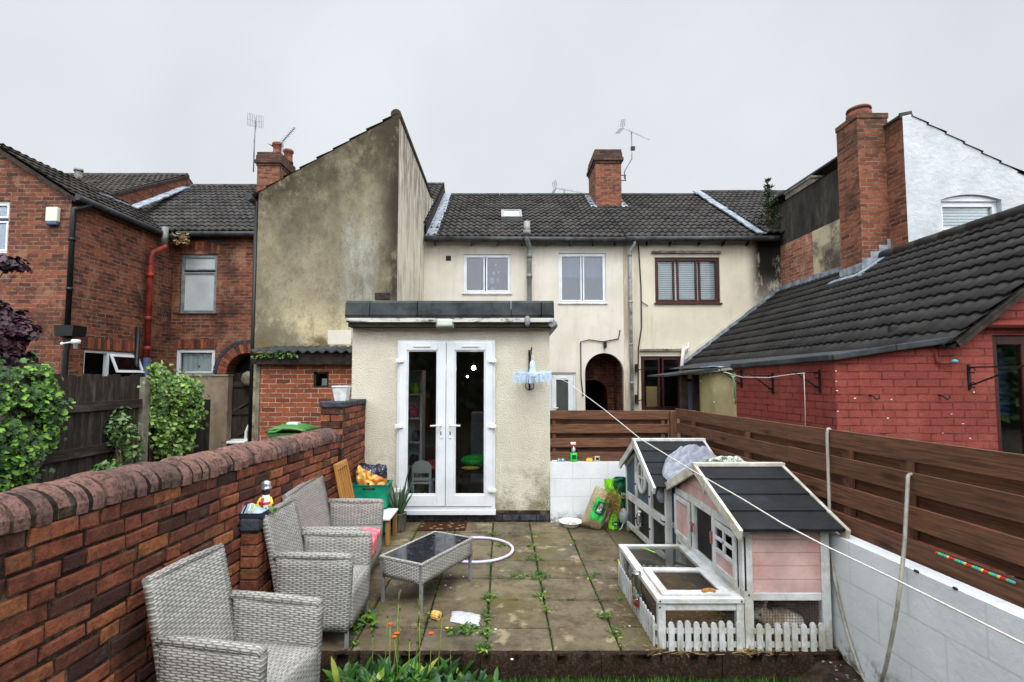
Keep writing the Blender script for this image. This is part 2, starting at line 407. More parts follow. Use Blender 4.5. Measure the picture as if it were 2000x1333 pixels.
simple('inner_shade', (44, 42, 42), 0.9, 0.1, 3)  # dark tone standing in for the shade of unlit interiors
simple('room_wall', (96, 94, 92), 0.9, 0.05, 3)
simple('room_white', (210, 210, 210), 0.6, 0.03, 3)
simple('blind_white', (232, 234, 236), 0.7, 0.03, 3)
simple('curtain_grey', (130, 142, 160), 0.8, 0.04, 3)
simple('reflected_sky_blue', (70, 84, 102), 0.8, 0.05, 3)  # grey-blue of reflected sky, given to a sheet behind the glass
simple('brown_frame', (62, 30, 26), 0.4, 0.15, 6)
simple('dark_timber', (44, 36, 32), 0.85, 0.3, 10, bump=0.4)
simple('tan_box', (204, 172, 120), 0.8, 0.05, 3)
simple('pink_cloth', (226, 98, 118), 0.9, 0.1, 18, bump=0.3, bsc=60, dirt=(236, 180, 150))
simple('grey_cloth', (138, 141, 152), 0.95, 0.06, 20, bump=0.3, bsc=160)
simple('pot_white', (206, 208, 208), 0.5, 0.08, 14)
simple('pot_metal', (150, 150, 150), 0.25, 0.15, 4, metal=0.85)
simple('soil', (44, 34, 26), 0.95, 0.35, 20, bump=0.8, bsc=40)
simple('bulb_glass', (190, 196, 180), 0.25, 0.06, 4)
simple('pale_blue_plastic', (188, 210, 232), 0.35, 0.08, 12)
simple('wire', (86, 86, 85), 0.45, 0.1, 6, metal=0.4)
simple('bin_green', (66, 118, 60), 0.5, 0.1, 4, dirt=(96, 132, 84))
simple('crate_green', (10, 128, 98), 0.45, 0.12, 6)
simple('rope', (214, 212, 204), 0.8, 0.06, 60, bump=0.5, bsc=220)
simple('green_rope', (86, 170, 126), 0.7, 0.1, 30)
simple('hose', (150, 146, 136), 0.28, 0.1, 12, spec=0.5, dirt=(112, 106, 94))
simple('alu', (150, 152, 154), 0.35, 0.1, 6, metal=0.7)
simple('steel_leg', (138, 140, 142), 0.4, 0.1, 6, metal=0.3)
simple('concrete', (118, 112, 100), 0.95, 0.14, 5, bump=0.5, bsc=50, dirt=(84, 78, 66))
simple('block_render', (122, 106, 88), 0.95, 0.1, 3, bump=0.3, bsc=40, dirt=(92, 78, 64))
simple('khaki', (158, 146, 106), 0.6, 0.06, 3, dirt=(136, 122, 86))
simple('hutch_pink', (194, 161, 155), 0.75, 0.06, 5, bump=0.2, bsc=40, dirt=(186, 142, 134))
simple('hutch_blue', (66, 84, 104), 0.7, 0.08, 5, bump=0.2, bsc=40)
simple('hutch_felt', (23, 24, 27), 0.8, 0.2, 6, bump=0.5, bsc=120, dirt=(34, 36, 39))
simple('hutch_trim', (194, 189, 176), 0.65, 0.07, 9, bump=0.2, bsc=40, dirt=(168, 158, 138))
simple('pink_latch', (170, 90, 88), 0.5, 0.1, 9)
simple('water_red', (196, 36, 44), 0.4, 0.1, 9)
simple('lime', (128, 204, 36), 0.4, 0.12, 10, spec=0.5)
simple('label_green', (40, 190, 70), 0.4, 0.15, 30)
simple('deep_green', (12, 86, 54), 0.4, 0.15, 10)
simple('print_white', (226, 232, 230), 0.5, 0.04, 9)
simple('sponge', (226, 178, 62), 0.9, 0.1, 60, bump=0.5, bsc=120)
simple('cream_pack', (206, 196, 168), 0.7, 0.1, 20)
simple('teal_toy', (76, 168, 176), 0.5, 0.08, 9)
simple('toy_red', (196, 40, 46), 0.5, 0.1, 9); simple('toy_yellow', (232, 200, 70), 0.5, 0.1, 9); simple('toy_dark', (34, 38, 52), 0.6, 0.15, 12)
simple('toy_grey', (150, 166, 182), 0.6, 0.1, 14); simple('toy_pink', (226, 96, 160), 0.5, 0.08, 9); simple('toy_lime', (200, 220, 70), 0.5, 0.08, 9)
simple('toy_green', (24, 74, 44), 0.6, 0.15, 20); simple('silver_foil', (196, 198, 202), 0.25, 0.1, 30, metal=0.8)
simple('skin_doll', (66, 44, 36), 0.6, 0.1, 9)
simple('alarm', (214, 214, 196), 0.45, 0.03, 3); simple('alarm_blue', (58, 82, 128), 0.4, 0.05, 3)
simple('corn', (208, 170, 98), 0.6, 0.1, 40); simple('corn_core', (150, 74, 40), 0.8, 0.15, 30)
simple('plastic_bag', (176, 179, 184), 0.3, 0.05, 14, spec=0.5, bump=0.4, bsc=30)
simple('stone_white', (220, 218, 210), 0.8, 0.06, 9)
simple('stool_top', (214, 216, 216), 0.4, 0.03, 4)
simple('petal_orange', (214, 84, 30), 0.7, 0.12, 30); simple('petal_yellow', (240, 200, 30), 0.7, 0.1, 30)
simple('pine_bark', (96, 76, 60), 0.9, 0.2, 20)
simple('blue_sheet', (120, 128, 160), 0.6, 0.15, 9)

def wood(key, c, c2, rough=0.75, knots=True, sc=1.0, weather=None, bump=0.35):
    t = NT(key, rough, 0.3); uv = t.tc('UV'); v = t.mapv(uv, (1.6 * sc, 26 * sc, 1)); g = t.noise(2.2, 6, 0.65, v, 0.6)
    o = t.ramp(g, [(0.3, c2), (0.66, c)])
    r = t.attr(); o = t.mix(t.mr(r, 0, 1, 0.0, 0.38), o, c2)
    if knots:
        d, _ = t.voro(1.0, t.mapv(uv, (2.2, 7.5, 1))); k = t.mr(d, 0.06, 0.24, 0.8, 0.0)
        o = t.mix(k, o, tuple(x * 0.4 for x in c2))
    if weather: o = t.mix(t.mr(t.noise(1.6, 6, 0.7, t.mapv(uv, (1, 4, 1))), *((0.36, 0.5) if key == 'peel_board' else (0.52, 0.9))), o, weather)
    t.col(o); t.bump(g, bump, 0.004); M[key] = t.m
wood('fence_brown', (116, 78, 55), (76, 50, 36), 0.7)
wood('old_fence', (60, 50, 44), (34, 28, 25), 0.9, False, 1.0, (92, 86, 80), 0.6)
wood('old_gate', (56, 46, 40), (34, 28, 24), 0.9, False, 1.0, (82, 76, 68), 0.6)
wood('pine', (186, 136, 72), (158, 106, 52), 0.6, False)
wood('oak', (164, 122, 74), (132, 92, 52), 0.6, False)
wood('peel_board', (52, 46, 42), (30, 26, 24), 0.9, False, 1.0, (200, 198, 192), 0.8)

# brickwork
BR = [(0.0, (86, 54, 46)), (0.3, (112, 66, 53)), (0.6, (130, 76, 58)), (0.85, (146, 88, 64)), (1.0, (104, 66, 56))]
brickmat('brick_left', [(0.0, (70, 46, 40)), (0.25, (98, 58, 47)), (0.6, (122, 70, 54)), (0.88, (142, 82, 58)), (1.0, (82, 54, 47))], (138, 112, 92), (42, 33, 30), (0.50, 0.80), wash=(150, 114, 92), ms=.008)
brickmat('brick_far', BR, (146, 116, 94), (52, 38, 33), (0.52, 0.80))
brickmat('brick_out', [(0.0, (112, 60, 46)), (0.35, (140, 74, 52)), (0.7, (158, 86, 58)), (1.0, (98, 56, 46))], (178, 160, 138), (60, 44, 37), (0.62, 0.95))
brickmat('brick_stack', [(0.0, (92, 52, 42)), (0.35, (126, 72, 54)), (0.75, (148, 88, 66)), (1.0, (78, 50, 43))], (132, 108, 88), (48, 40, 35), (0.52, 0.84), bump=0.9, ms=.010)
def stk_(t, c):
    p = t.sepv(t.pos()); return t.mix(t.math('MULTIPLY', t.math('MULTIPLY', t.mr(p[2], 5.5, 6.4, 0, 1, True), t.mr(p[0], 5.5, 5.6, 0, 1)), t.mr(t.noise(3.2, 7, .75, t.tc('UV')), .30, .65, 0, .85)), c, (58, 50, 40))
brickmat('brick_tall', [(0.0, (96, 55, 44)), (0.35, (132, 76, 57)), (0.75, (154, 92, 68)), (1.0, (80, 52, 45))], (138, 114, 94), (50, 42, 36), (0.55, 0.9), bump=0.9, ms=.010, pos_dirt=stk_)
brickmat('brick_soot', [(0.0, (60, 46, 40)), (0.4, (88, 60, 50)), (0.8, (112, 74, 60)), (1.0, (50, 42, 38))], (84, 72, 62), (38, 33, 30), (0.5, 0.9), bump=0.9, ms=.010)
def rp(t, c):
    z = t.sepv(t.pos())[2]; c = t.mix(t.mr(t.noise(1.8, 7, 0.75, t.tc('UV')), 0.45, 0.8, 0, 0.5), c, (160, 88, 78)); c = t.mix(t.mr(t.noise(2.4, 7, 0.75, t.mapv(t.tc('UV'), (1.5, .5, 1), (4, 4, 0))), 0.55, 0.9, 0, 0.6), c, (92, 40, 37))
    c = t.mix(t.mr(t.noise(22, 5, 0.75, t.tc('UV')), 0.86, 0.93, 0, 0.7), c, (190, 150, 140)); return t.mix(t.math('MULTIPLY', t.mr(z, 1.4, .5, 0, 1), t.mr(t.noise(3, 6, .7, t.tc('UV')), .35, .7, 0, .6)), c, (84, 42, 38))
brickmat('brick_painted', [(0.0, (130, 60, 53)), (0.5, (141, 67, 59)), (1.0, (135, 63, 55))], (116, 53, 47), (118, 50, 45), (0.52, 0.9), ms=0.007, bump=0.9, pos_dirt=rp)
brickmat('brick_pale', [(0.0, (126, 76, 60)), (0.5, (152, 94, 76)), (1.0, (170, 118, 98))], (180, 158, 134), (110, 90, 74), (0.5, 0.8), wash=(196, 170, 148))

# bricks modelled one by one (per-brick value in "rnd")
t = NT('brick_solid', 0.88, 0.2); r = t.attr(); ob = t.tc('Object')
c = t.ramp(r, [(0.0, (66, 46, 43)), (0.18, (100, 62, 52)), (0.40, (142, 82, 62)), (0.62, (158, 91, 67)), (0.82, (168, 100, 70)), (0.95, (184, 116, 72)), (1.0, (80, 55, 50))])
c = t.mix(t.mr(t.noise(22, 6, 0.7, ob), 0.35, 0.72, 0, 0.55), c, (70, 40, 33))
c = t.mix(t.mr(t.noise(3.2, 6, 0.7, ob), 0.52, 0.86, 0, 0.70), c, (50, 37, 32))
c = t.mix(t.mr(t.noise(9, 6, 0.75, ob), 0.58, 0.85, 0, 0.65), c, (52, 40, 35))
c = t.mix(t.mr(t.noise(6.5, 8, 0.8, t.mapv(ob, (1, 1, 1), (4, 8, 2))), 0.60, 0.80, 0, 0.7), c, (118, 101, 84))
c = t.mix(t.mr(t.noise(140, 3, 0.6, ob), 0.80, 0.90, 0, 0.45), c, (176, 160, 140))
t.col(c); t.bump(t.math('ADD', t.noise(90, 6, 0.75, ob), t.math('MULTIPLY', t.noise(26, 5, .7, ob), 1.5)), 0.9, 0.010); M['brick_solid'] = t.m
t = NT('coping_brick', 0.85, 0.25); r = t.attr(); ob = t.tc('Object')
c = t.ramp(r, [(0.0, (96, 76, 71)), (0.3, (124, 92, 83)), (0.7, (142, 105, 94)), (1.0, (104, 84, 82))])
c = t.mix(t.mr(t.noise(16, 6, 0.75, ob), 0.48, 0.68, 0, 0.8), c, (62, 48, 44))
c = t.mix(t.mr(t.noise(60, 4, 0.7, ob), 0.56, 0.70, 0, 0.7), c, (40, 34, 33))
c = t.mix(t.mr(t.noise(120, 3, 0.6, ob), 0.80, 0.90, 0, 0.5), c, (190, 176, 158))
t.col(c); t.bump(t.noise(60, 6, 0.75, ob), 0.9, 0.010); M['coping_brick'] = t.m
t = NT('mortar_dark', 0.95, 0.1); ob = t.tc('Object')
t.col(t.ramp(t.noise(7, 6, 0.7, ob), [(0.2, (34, 29, 26)), (0.5, (58, 48, 42)), (0.75, (112, 98, 82))])); t.bump(t.noise(60, 5, 0.7, ob), 1.0, 0.012); M['mortar_dark'] = t.m

# renders
def streaks(t, sc=(3.0, 3.0, 0.35)): return t.noise(1.6, 7, 0.7, t.mapv(t.tc('Object'), sc))
t = NT('render_cream', 0.9, 0.2); P_ = t.sepv(t.pos())
c = t.ramp(t.noise(1.2, 6, 0.6), [(0.3, (200, 192, 178)), (0.7, (213, 206, 194))])
c = t.mix(t.mr(streaks(t), 0.56, 0.95, 0, 0.5), c, (164, 150, 130)); c = t.mix(t.mr(t.noise(7, 8, .8), .62, .9, 0, .35), c, (150, 138, 120))
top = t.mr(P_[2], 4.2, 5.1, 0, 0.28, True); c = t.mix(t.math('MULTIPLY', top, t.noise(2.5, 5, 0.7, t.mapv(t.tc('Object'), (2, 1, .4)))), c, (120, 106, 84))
blk = t.math('MULTIPLY', t.mr(P_[0], 5.75, 6.3, 0, 1.0, True), t.mr(P_[2], 3.1, 4.4, 0, 1.0, True))
blk = t.math('MULTIPLY', blk, t.mr(t.noise(2.6, 7, 0.75, t.mapv(t.tc('Object'), (1.6, 1, .6))), 0.30, 0.55)); c = t.mix(blk, c, (24, 22, 20))
ed = t.math('MULTIPLY', t.mr(P_[0], 3.02, 3.12, 1, 0), t.mr(P_[0], 2.86, 2.9, 0, 1)); c = t.mix(t.math('MULTIPLY', ed, t.mr(streaks(t), .4, .6, 0, .6)), c, (126, 112, 92))
t.col(c); t.bump(t.noise(40, 5, 0.6), 0.25, 0.006); M['render_cream'] = t.m
t = NT('render_ochre', 0.9, 0.2); P_ = t.sepv(t.pos())
c = t.ramp(t.noise(0.9, 6, 0.6), [(0.3, (197, 188, 168)), (0.7, (210, 202, 183))])
c = t.mix(t.mr(streaks(t), 0.58, 0.95, 0, 0.45), c, (160, 146, 122)); c = t.mix(t.mr(t.noise(7, 8, .8), .62, .9, 0, .35), c, (150, 138, 118))
blk = t.math('MULTIPLY', t.mr(P_[0], 5.75, 6.12, 0, 1.0, True), t.mr(P_[2], 3.0, 4.4, 0.3, 1.0, True))
blk = t.math('MULTIPLY', blk, t.mr(t.noise(2.2, 7, 0.75, t.mapv(t.tc('Object'), (1.6, 1, .5))), 0.20, 0.46)); c = t.mix(blk, c, (26, 24, 22))
rr_ = t.math('MULTIPLY', t.mr(P_[0], 3.0, 3.35, 0.6, 0, True), t.mr(streaks(t), 0.35, 0.6)); c = t.mix(rr_, c, (128, 110, 86))
t.col(c); t.bump(t.noise(40, 5, 0.6), 0.25, 0.006); M['render_ochre'] = t.m
# the weathered gable: brown-black algae from the top and the right-hand arris, a grey washed streak, cleaner render low down
t = NT('render_gable', 0.95, 0.15); P_ = t.sepv(t.pos()); ob = t.tc('Object'); X, Z = P_[0], P_[2]
c = t.ramp(t.noise(1.1, 7, 0.62), [(0.1, (100, 93, 76)), (0.5, (134, 125, 103)), (0.9, (160, 150, 126))])
n1 = t.noise(0.75, 8, 0.68, t.mapv(ob, (1.0, 1, .8), (2, 0, 5)))
hi = t.math('ADD', t.mr(Z, 2.6, 6.2, 0.0, 0.30), t.math('ADD', t.mr(X, -3.0, -1.9, 0, 0.14), -0.09))
dk = t.mr(t.math('ADD', n1, hi), 0.46, 0.86, 0, 0.92); c = t.mix(dk, c, (76, 69, 56))
c = t.mix(t.math('MULTIPLY', t.mr(X, -2.25, -1.85, 0, 1, True), t.mr(t.noise(3.0, 7, 0.7, t.mapv(ob, (1.2, 1, .5))), 0.32, 0.55, 0, 0.92)), c, (48, 42, 35))
c = t.mix(t.math('MULTIPLY', t.mr(Z, 5.2, 6.2, 0, 1, True), t.mr(n1, 0.36, 0.60, 0, 0.85)), c, (62, 54, 43))
ed_ = t.math('SUBTRACT', t.math('ADD', 5.10 + .582 * 4.31, t.math('MULTIPLY', X, .582)), Z); c = t.mix(t.math('MULTIPLY', t.mr(ed_, 1.5, .1, 0, 1, True), t.mr(t.noise(2.4, 8, .78, t.mapv(ob, (1, 1, .8), (6, 0, 2))), .34, .62, 0, .85)), c, (58, 51, 41))
stx = t.math('MULTIPLY', t.mr(X, -2.95, -2.65, 0, 1, True), t.mr(X, -2.35, -2.1, 1, 0, True))
st = t.math('MULTIPLY', stx, t.math('MULTIPLY', t.mr(Z, 5.0, 4.0, 0, 1, True), t.mr(t.noise(3.4, 8, 0.75, t.mapv(ob, (1.4, 1, .35))), 0.25, 0.75, 0.1, 0.9))); c = t.mix(st, c, (164, 166, 156))
lw = t.math('MULTIPLY', t.mr(Z, 3.3, 2.7, 0, 1, True), t.mr(n1, 0.42, 0.6, 1, 0)); c = t.mix(t.math('MULTIPLY', lw, 0.8), c, (196, 182, 146))
bt = t.math('MULTIPLY', t.mr(Z, 2.62, 2.45, 0, 1, True), t.mr(t.noise(4, 6, .7), 0.4, 0.6)); c = t.mix(bt, c, (112, 96, 70))
c = t.mix(t.mr(t.noise(5.5, 9, .8, t.mapv(ob, (1, 1, .7), (5, 1, 3))), 0.50, 0.85, 0, 0.6), c, (70, 63, 51))
c = t.mix(t.mr(t.noise(4.5, 9, .8, t.mapv(ob, (1, 1, .5), (1, 9, 3))), 0.62, 0.9, 0, 0.5), c, (178, 168, 142))
c = t.mix(t.mr(t.noise(34, 6, .8), 0.52, 0.85, 0, 0.6), c, (62, 55, 45))
c = t.mix(t.mr(t.noise(30, 4, .6, t.mapv(ob, (1, 1, 1), (7, 3, 1))), 0.93, 0.97, 0, 0.75), c, (206, 200, 184))
t.col(c); t.bump(t.noise(70, 6, 0.7), 0.5, 0.01); M['render_gable'] = t.m
t = NT('render_side', 0.9, 0.2); ob = t.tc('Object'); P_ = t.sepv(t.pos())
c = t.ramp(t.noise(1.3, 6, 0.6), [(0.3, (196, 186, 168)), (0.7, (212, 202, 184))])
c = t.mix(t.mr(t.noise(2.0, 8, 0.72, t.mapv(ob, (1, 2.2, .55))), 0.50, 0.66, 0, 0.75), c, (150, 140, 124))
c = t.mix(t.math('MULTIPLY', t.mr(P_[2], 4.6, 6.0, 0, 1, True), t.mr(t.noise(3.4, 8, 0.72, t.mapv(ob, (1, 2.2, .4))), 0.42, 0.62, 0, 0.8)), c, (104, 96, 84))
t.col(c); t.bump(t.noise(50, 5, 0.6), 0.25, 0.006); M['render_side'] = t.m
t = NT('pebbledash', 0.95, 0.15); ob = t.tc('Object'); P_ = t.sepv(t.pos())
c = t.ramp(t.noise(1.6, 6, 0.6), [(0.3, (204, 196, 178)), (0.7, (219, 212, 195))])
d1, _ = t.voro(70, ob); n2 = t.noise(60, 5, 0.7)
c = t.mix(t.mr(n2, 0.15, 0.42, 0.40, 0), c, (140, 127, 102))
lowd = t.math('MULTIPLY', t.mr(P_[2], 1.1, 0.15, 0, 1, True), t.mr(t.noise(3, 6, .7), 0.42, 0.68, 0, 0.75)); c = t.mix(lowd, c, (122, 112, 84))
gr = t.math('MULTIPLY', t.math('MULTIPLY', t.mr(P_[0], 0.25, 0.62, 0, 1, True), t.mr(P_[2], 0.75, 0.12, 0, 1, True)), t.mr(n2, 0.3, 0.6)); c = t.mix(gr, c, (92, 98, 52))
t.col(c); t.bump(t.math('ADD', t.math('MULTIPLY', d1, .8), n2), .75, 0.012); M['pebbledash'] = t.m
t = NT('render_black', 0.95, 0.15); ob = t.tc('Object')
c = t.ramp(t.noise(1.6, 8, 0.7, t.mapv(ob, (1, 1.6, .6))), [(0.3, (40, 38, 36)), (0.55, (62, 59, 55)), (0.8, (92, 88, 80))])
c = t.mix(t.mr(t.noise(30, 5, .7), 0.75, 0.95, 0, 0.5), c, (110, 106, 98)); t.col(c); t.bump(t.noise(40, 6, .7), 0.5, 0.01); M['render_black'] = t.m
t = NT('render_patch', 0.95, 0.15); c = t.ramp(t.noise(1.7, 8, 0.68), [(0.34, (84, 76, 66)), (0.5, (132, 122, 104)), (0.62, (184, 172, 144))]); t.col(c); t.bump(t.noise(40, 6, .7), 0.5, 0.01); M['render_patch'] = t.m
t = NT('white_render', 0.85, 0.2); ob = t.tc('Object')
c = t.ramp(t.noise(2, 6, 0.6), [(0.3, (176, 180, 184)), (0.7, (194, 197, 200))]); c = t.mix(t.mr(t.noise(1.4, 8, 0.72, t.mapv(ob, (1, 1, 1), (3, 1, 1))), 0.56, 0.72, 0, 0.55), c, (164, 164, 160))
c = t.mix(t.mr(t.noise(14, 6, .7), 0.82, 0.95, 0, 0.6), c, (140, 140, 136)); t.col(c); t.bump(t.noise(12, 6, 0.6), 0.5, 0.02); M['white_render'] = t.m
# white painted blockwork
t = NT('white_block', 0.7, 0.3); uv = t.tc('UV'); br = t.n('ShaderNodeTexBrick'); t.set(br.inputs['Vector'], uv)
for k, v in (('Color1', (0, 0, 0, 1)), ('Color2', (1, 1, 1, 1)), ('Mortar', (.5, .5, .5, 1))): br.inputs[k].default_value = v
br.inputs['Scale'].default_value = 1; br.inputs['Mortar Size'].default_value = .006; br.inputs['Brick Width'].default_value = .45; br.inputs['Row Height'].default_value = .225
c = t.ramp(t.noise(3, 6, .6), [(0.3, (208, 211, 213)), (0.7, (220, 222, 224))]); P_ = t.sepv(t.pos())
c = t.mix(t.math('MULTIPLY', t.mr(P_[2], .16, -.02, 0, 1, True), t.mr(t.noise(9, 6, .7), .4, .6)), c, (110, 100, 82))
c = t.mix(t.mr(t.noise(24, 6, .7), 0.92, 0.97, 0, 0.6), c, (110, 106, 98)); c = t.mix(t.math('MULTIPLY', br.outputs['Fac'], .18), c, (150, 150, 148))
t.col(c); t.bump(t.math('ADD', t.math('MULTIPLY', br.outputs['Fac'], -1.0), t.math('MULTIPLY', t.noise(24, 5, .6), .4)), 0.5, 0.01); M['white_block'] = t.m

# roof tiles
def tilemat(key, c1, c2, spot=(104, 102, 96), amt=0.35):
    t = NT(key, 0.75, 0.25); uv = t.tc('UV'); o = t.sepv(uv)
    fl = t.comb(t.math('FLOOR', t.math('DIVIDE', o[0], 0.33)), t.math('FLOOR', t.math('DIVIDE', o[1], 0.33)))
    wn_ = t.n('ShaderNodeTexWhiteNoise', noise_dimensions='2D'); t.set(wn_.inputs['Vector'], fl)
    c = t.mix(t.mr(wn_.outputs[0], 0, 1, 0, 1), c1, c2); c = t.mix(t.mr(t.noise(2.2, 7, .7), .45, .7, 0, .6), c, tuple(v * .62 for v in c1))
    c = t.mix(t.mr(t.noise(26, 5, .7), 0.72, 0.92, 0, amt), c, spot); c = t.mix(t.mr(t.noise(1.1, 8, .75, t.mapv(t.tc('Object'), (1, 1, 1), (3, 9, 1))), 0.62, 0.9, 0, .5), c, (70, 66, 46)); c = t.mix(t.mr(t.noise(9, 6, .8), 0.84, 0.92, 0, .6), c, (92, 88, 56)); t.col(c); t.bump(t.noise(60, 5, .7), 0.3, 0.006)
    t.rough(t.mr(t.noise(3, 4, .6), .3, .7, .55, .85)); M[key] = t.m
tilemat('tile_dark', (46, 43, 42), (66, 62, 59), (96, 94, 88), .3); tilemat('tile_near', (34, 32, 31), (46, 43, 41), (78, 76, 73), .2); tilemat('tile_old', (48, 44, 41), (70, 64, 57), (108, 102, 88), .5)

# paving, soil, lawn
t = NT('slab', 0.95, 0.15); ob = t.tc('Object'); r = t.attr()
c = t.ramp(r, [(0, (96, 84, 64)), (.35, (112, 99, 78)), (.7, (124, 112, 90)), (1, (104, 96, 82))])
c = t.mix(t.mr(t.noise(170, 3, .7, ob), .45, .8, 0, .6), c, (62, 54, 42)); c = t.mix(t.mr(t.noise(180, 2, .6, t.mapv(ob, (1, 1, 1), (4, 4, 4))), .68, .9, 0, .6), c, (168, 156, 134))
c = t.mix(t.mr(t.noise(2.6, 8, .78, ob), .40, .72, 0, .82), c, (62, 53, 40)); c = t.mix(t.mr(t.noise(11, 7, .8, t.mapv(ob, (1, 1, 1), (2, 5, 0))), .55, .85, 0, .6), c, (56, 49, 38)); c = t.mix(t.mr(t.noise(1.7, 7, .7, t.mapv(ob, (1, 1, 1), (8, 2, 0))), .56, .7, 0, .7), c, (90, 84, 46))
c = t.mix(t.mr(t.noise(3.3, 6, .7, t.mapv(ob, (1, 1, 1), (1, 7, 0))), .64, .74, 0, .6), c, (166, 152, 120))
t.col(c); t.bump(t.noise(220, 4, .7, ob), .6, .006); t.rough(t.mr(t.noise(2.2, 5, .6, ob), .35, .65, .6, .95)); M['slab'] = t.m
t = NT('edge_stone', 0.97, 0.1); ob = t.tc('Object')
c = t.ramp(t.noise(60, 6, .8, ob), [(.15, (36, 28, 22)), (.5, (66, 52, 41)), (.75, (98, 82, 67)), (.95, (142, 128, 110))]); c = t.mix(t.mr(t.noise(4, 6, .7, ob), .5, 1.0, 0, .8), c, (40, 32, 24)); t.col(c); t.bump(t.noise(110, 6, .8, ob), 1, .02); M['edge_stone'] = t.m
t = NT('joint_soil', 1.0, 0.1); ob = t.tc('Object'); t.col(t.ramp(t.noise(9, 6, .7, ob), [(.2, (44, 35, 24)), (.5, (62, 56, 32)), (.8, (84, 92, 40))])); t.bump(t.noise(90, 4, .7, ob), 1, .02); M['joint_soil'] = t.m
t = NT('ground', 1.0, 0.1); ob = t.tc('Object'); t.col(t.ramp(t.noise(3, 7, .7, ob), [(.35, (60, 54, 44)), (.65, (98, 90, 76))])); t.bump(t.noise(50, 4, .7, ob), 1, .02); M['ground'] = t.m
t = NT('lawn', 1.0, 0.1); ob = t.tc('Object'); t.col(t.ramp(t.noise(30, 7, .7, ob), [(.35, (26, 48, 18)), (.65, (50, 82, 30))])); t.bump(t.noise(120, 4, .7, ob), 1, .03); M['lawn'] = t.m
def leafmat(key, stops, rough=0.5):
    t = NT(key, rough, 0.35); c = t.ramp(t.attr(), stops); c = t.mix(t.mr(t.noise(4, 4, .6), .4, .7, 0, .45), c, tuple(v * .7 for v in stops[0][1])); t.col(c)
    t.b.inputs['Subsurface Weight'].default_value = 0.0; M[key] = t.m
leafmat('ivy', [(0, (18, 38, 12)), (.4, (38, 74, 20)), (.75, (72, 116, 32)), (1, (128, 168, 54))])
leafmat('ivy_pale', [(0, (36, 60, 22)), (.4, (78, 114, 42)), (.75, (118, 154, 66)), (1, (172, 196, 112))])
leafmat('shrub', [(0, (40, 66, 32)), (.5, (74, 106, 54)), (1, (126, 152, 90))])
leafmat('purple_leaf', [(0, (34, 18, 24)), (.5, (58, 32, 42)), (1, (92, 60, 72))])
leafmat('weed', [(0, (30, 58, 14)), (.5, (60, 98, 26)), (1, (112, 148, 44))])
leafmat('broadleaf', [(0, (18, 50, 14)), (.5, (36, 84, 22)), (.9, (70, 118, 36)), (1, (150, 160, 70))], .38)
leafmat('stalk', [(0, (80, 104, 40)), (1, (140, 156, 70))]); leafmat('conifer', [(0, (34, 54, 34)), (.6, (62, 86, 50)), (1, (112, 126, 66))])
leafmat('aloe', [(0, (44, 66, 46)), (1, (84, 108, 76))], .4); leafmat('straw', [(0, (92, 70, 40)), (.5, (124, 98, 60)), (1, (170, 144, 98))], .8)
leafmat('hay', [(0, (86, 62, 30)), (.5, (130, 98, 54)), (1, (176, 146, 92))], .9)

# wicker: flat strands woven over upright stakes, gap and edge shade put into the colour
t = NT('wicker', 0.5, 0.35); uv = t.tc('UV'); o = t.sepv(uv); RHT, LAM = .0125, .056
vr = t.math('DIVIDE', o[1], RHT); row = t.math('FLOOR', vr); fr = t.math('FRACT', vr)
wig = t.math('MULTIPLY', t.math('SUBTRACT', t.noise(9, 2, .5, uv), .5), .25)
ph = t.math('ADD', t.math('ADD', t.math('DIVIDE', o[0], LAM), t.math('MULTIPLY', row, .5)), wig)
hh = t.math('ADD', t.math('MULTIPLY', t.math('COSINE', t.math('MULTIPLY', ph, 2 * math.pi)), .5), .5)
seg = t.mr(hh, .0, .26, 0, 1, True); rp_ = t.math('MULTIPLY', t.mr(fr, 0, .30, 0, 1, True), t.mr(fr, .72, 1.0, 1, 0, True))
lum = t.math('MULTIPLY', seg, t.math('ADD', t.math('MULTIPLY', rp_, .55), .45))
wn_ = t.n('ShaderNodeTexWhiteNoise', noise_dimensions='2D'); t.set(wn_.inputs['Vector'], t.comb(row, t.math('FLOOR', ph)))
lt = t.ramp(t.math('ADD', t.math('MULTIPLY', wn_.outputs[0], .5), t.math('MULTIPLY', t.noise(1, 3, .6, t.mapv(uv, (20, 500, 1))), .5)), [(.1, (146, 143, 138)), (.5, (168, 165, 160)), (.9, (190, 187, 181))])
c = t.mix(lum, (120, 117, 112), lt); c = t.mix(t.mr(t.noise(3, 5, .7, t.tc('Object')), .5, 1.0, 0, .4), c, (112, 108, 102)); t.col(c)
t.bump(t.math('MULTIPLY', seg, rp_), 0.8, .006); M['wicker'] = t.m

# glass
def glassmat(key, tint=(200, 206, 208), refl=0.10):
    m = bpy.data.materials.new(key); m.use_nodes = True; tr = m.node_tree; n = tr.nodes; n.remove(n['Principled BSDF'])
    a = n.new('ShaderNodeBsdfTransparent'); a.inputs[0].default_value = s2l(tint); g = n.new('ShaderNodeBsdfGlossy'); g.inputs['Roughness'].default_value = .015
    g.inputs[0].default_value = (1, 1, 1, 1); f = n.new('ShaderNodeFresnel'); f.inputs[0].default_value = 1.36; ad = n.new('ShaderNodeMath'); ad.operation = 'ADD'; ad.inputs[1].default_value = refl
    mx_ = n.new('ShaderNodeMixShader'); tr.links.new(f.outputs[0], ad.inputs[0]); tr.links.new(ad.outputs[0], mx_.inputs[0]); tr.links.new(a.outputs[0], mx_.inputs[1]); tr.links.new(g.outputs[0], mx_.inputs[2])
    tr.links.new(mx_.outputs[0], n['Material Output'].inputs[0]); M[key] = m
glassmat('glass', (236, 240, 240), 0.0); glassmat('glass_sky', (216, 224, 234), 0.055); glassmat('bottle', (236, 242, 242), 0.16)
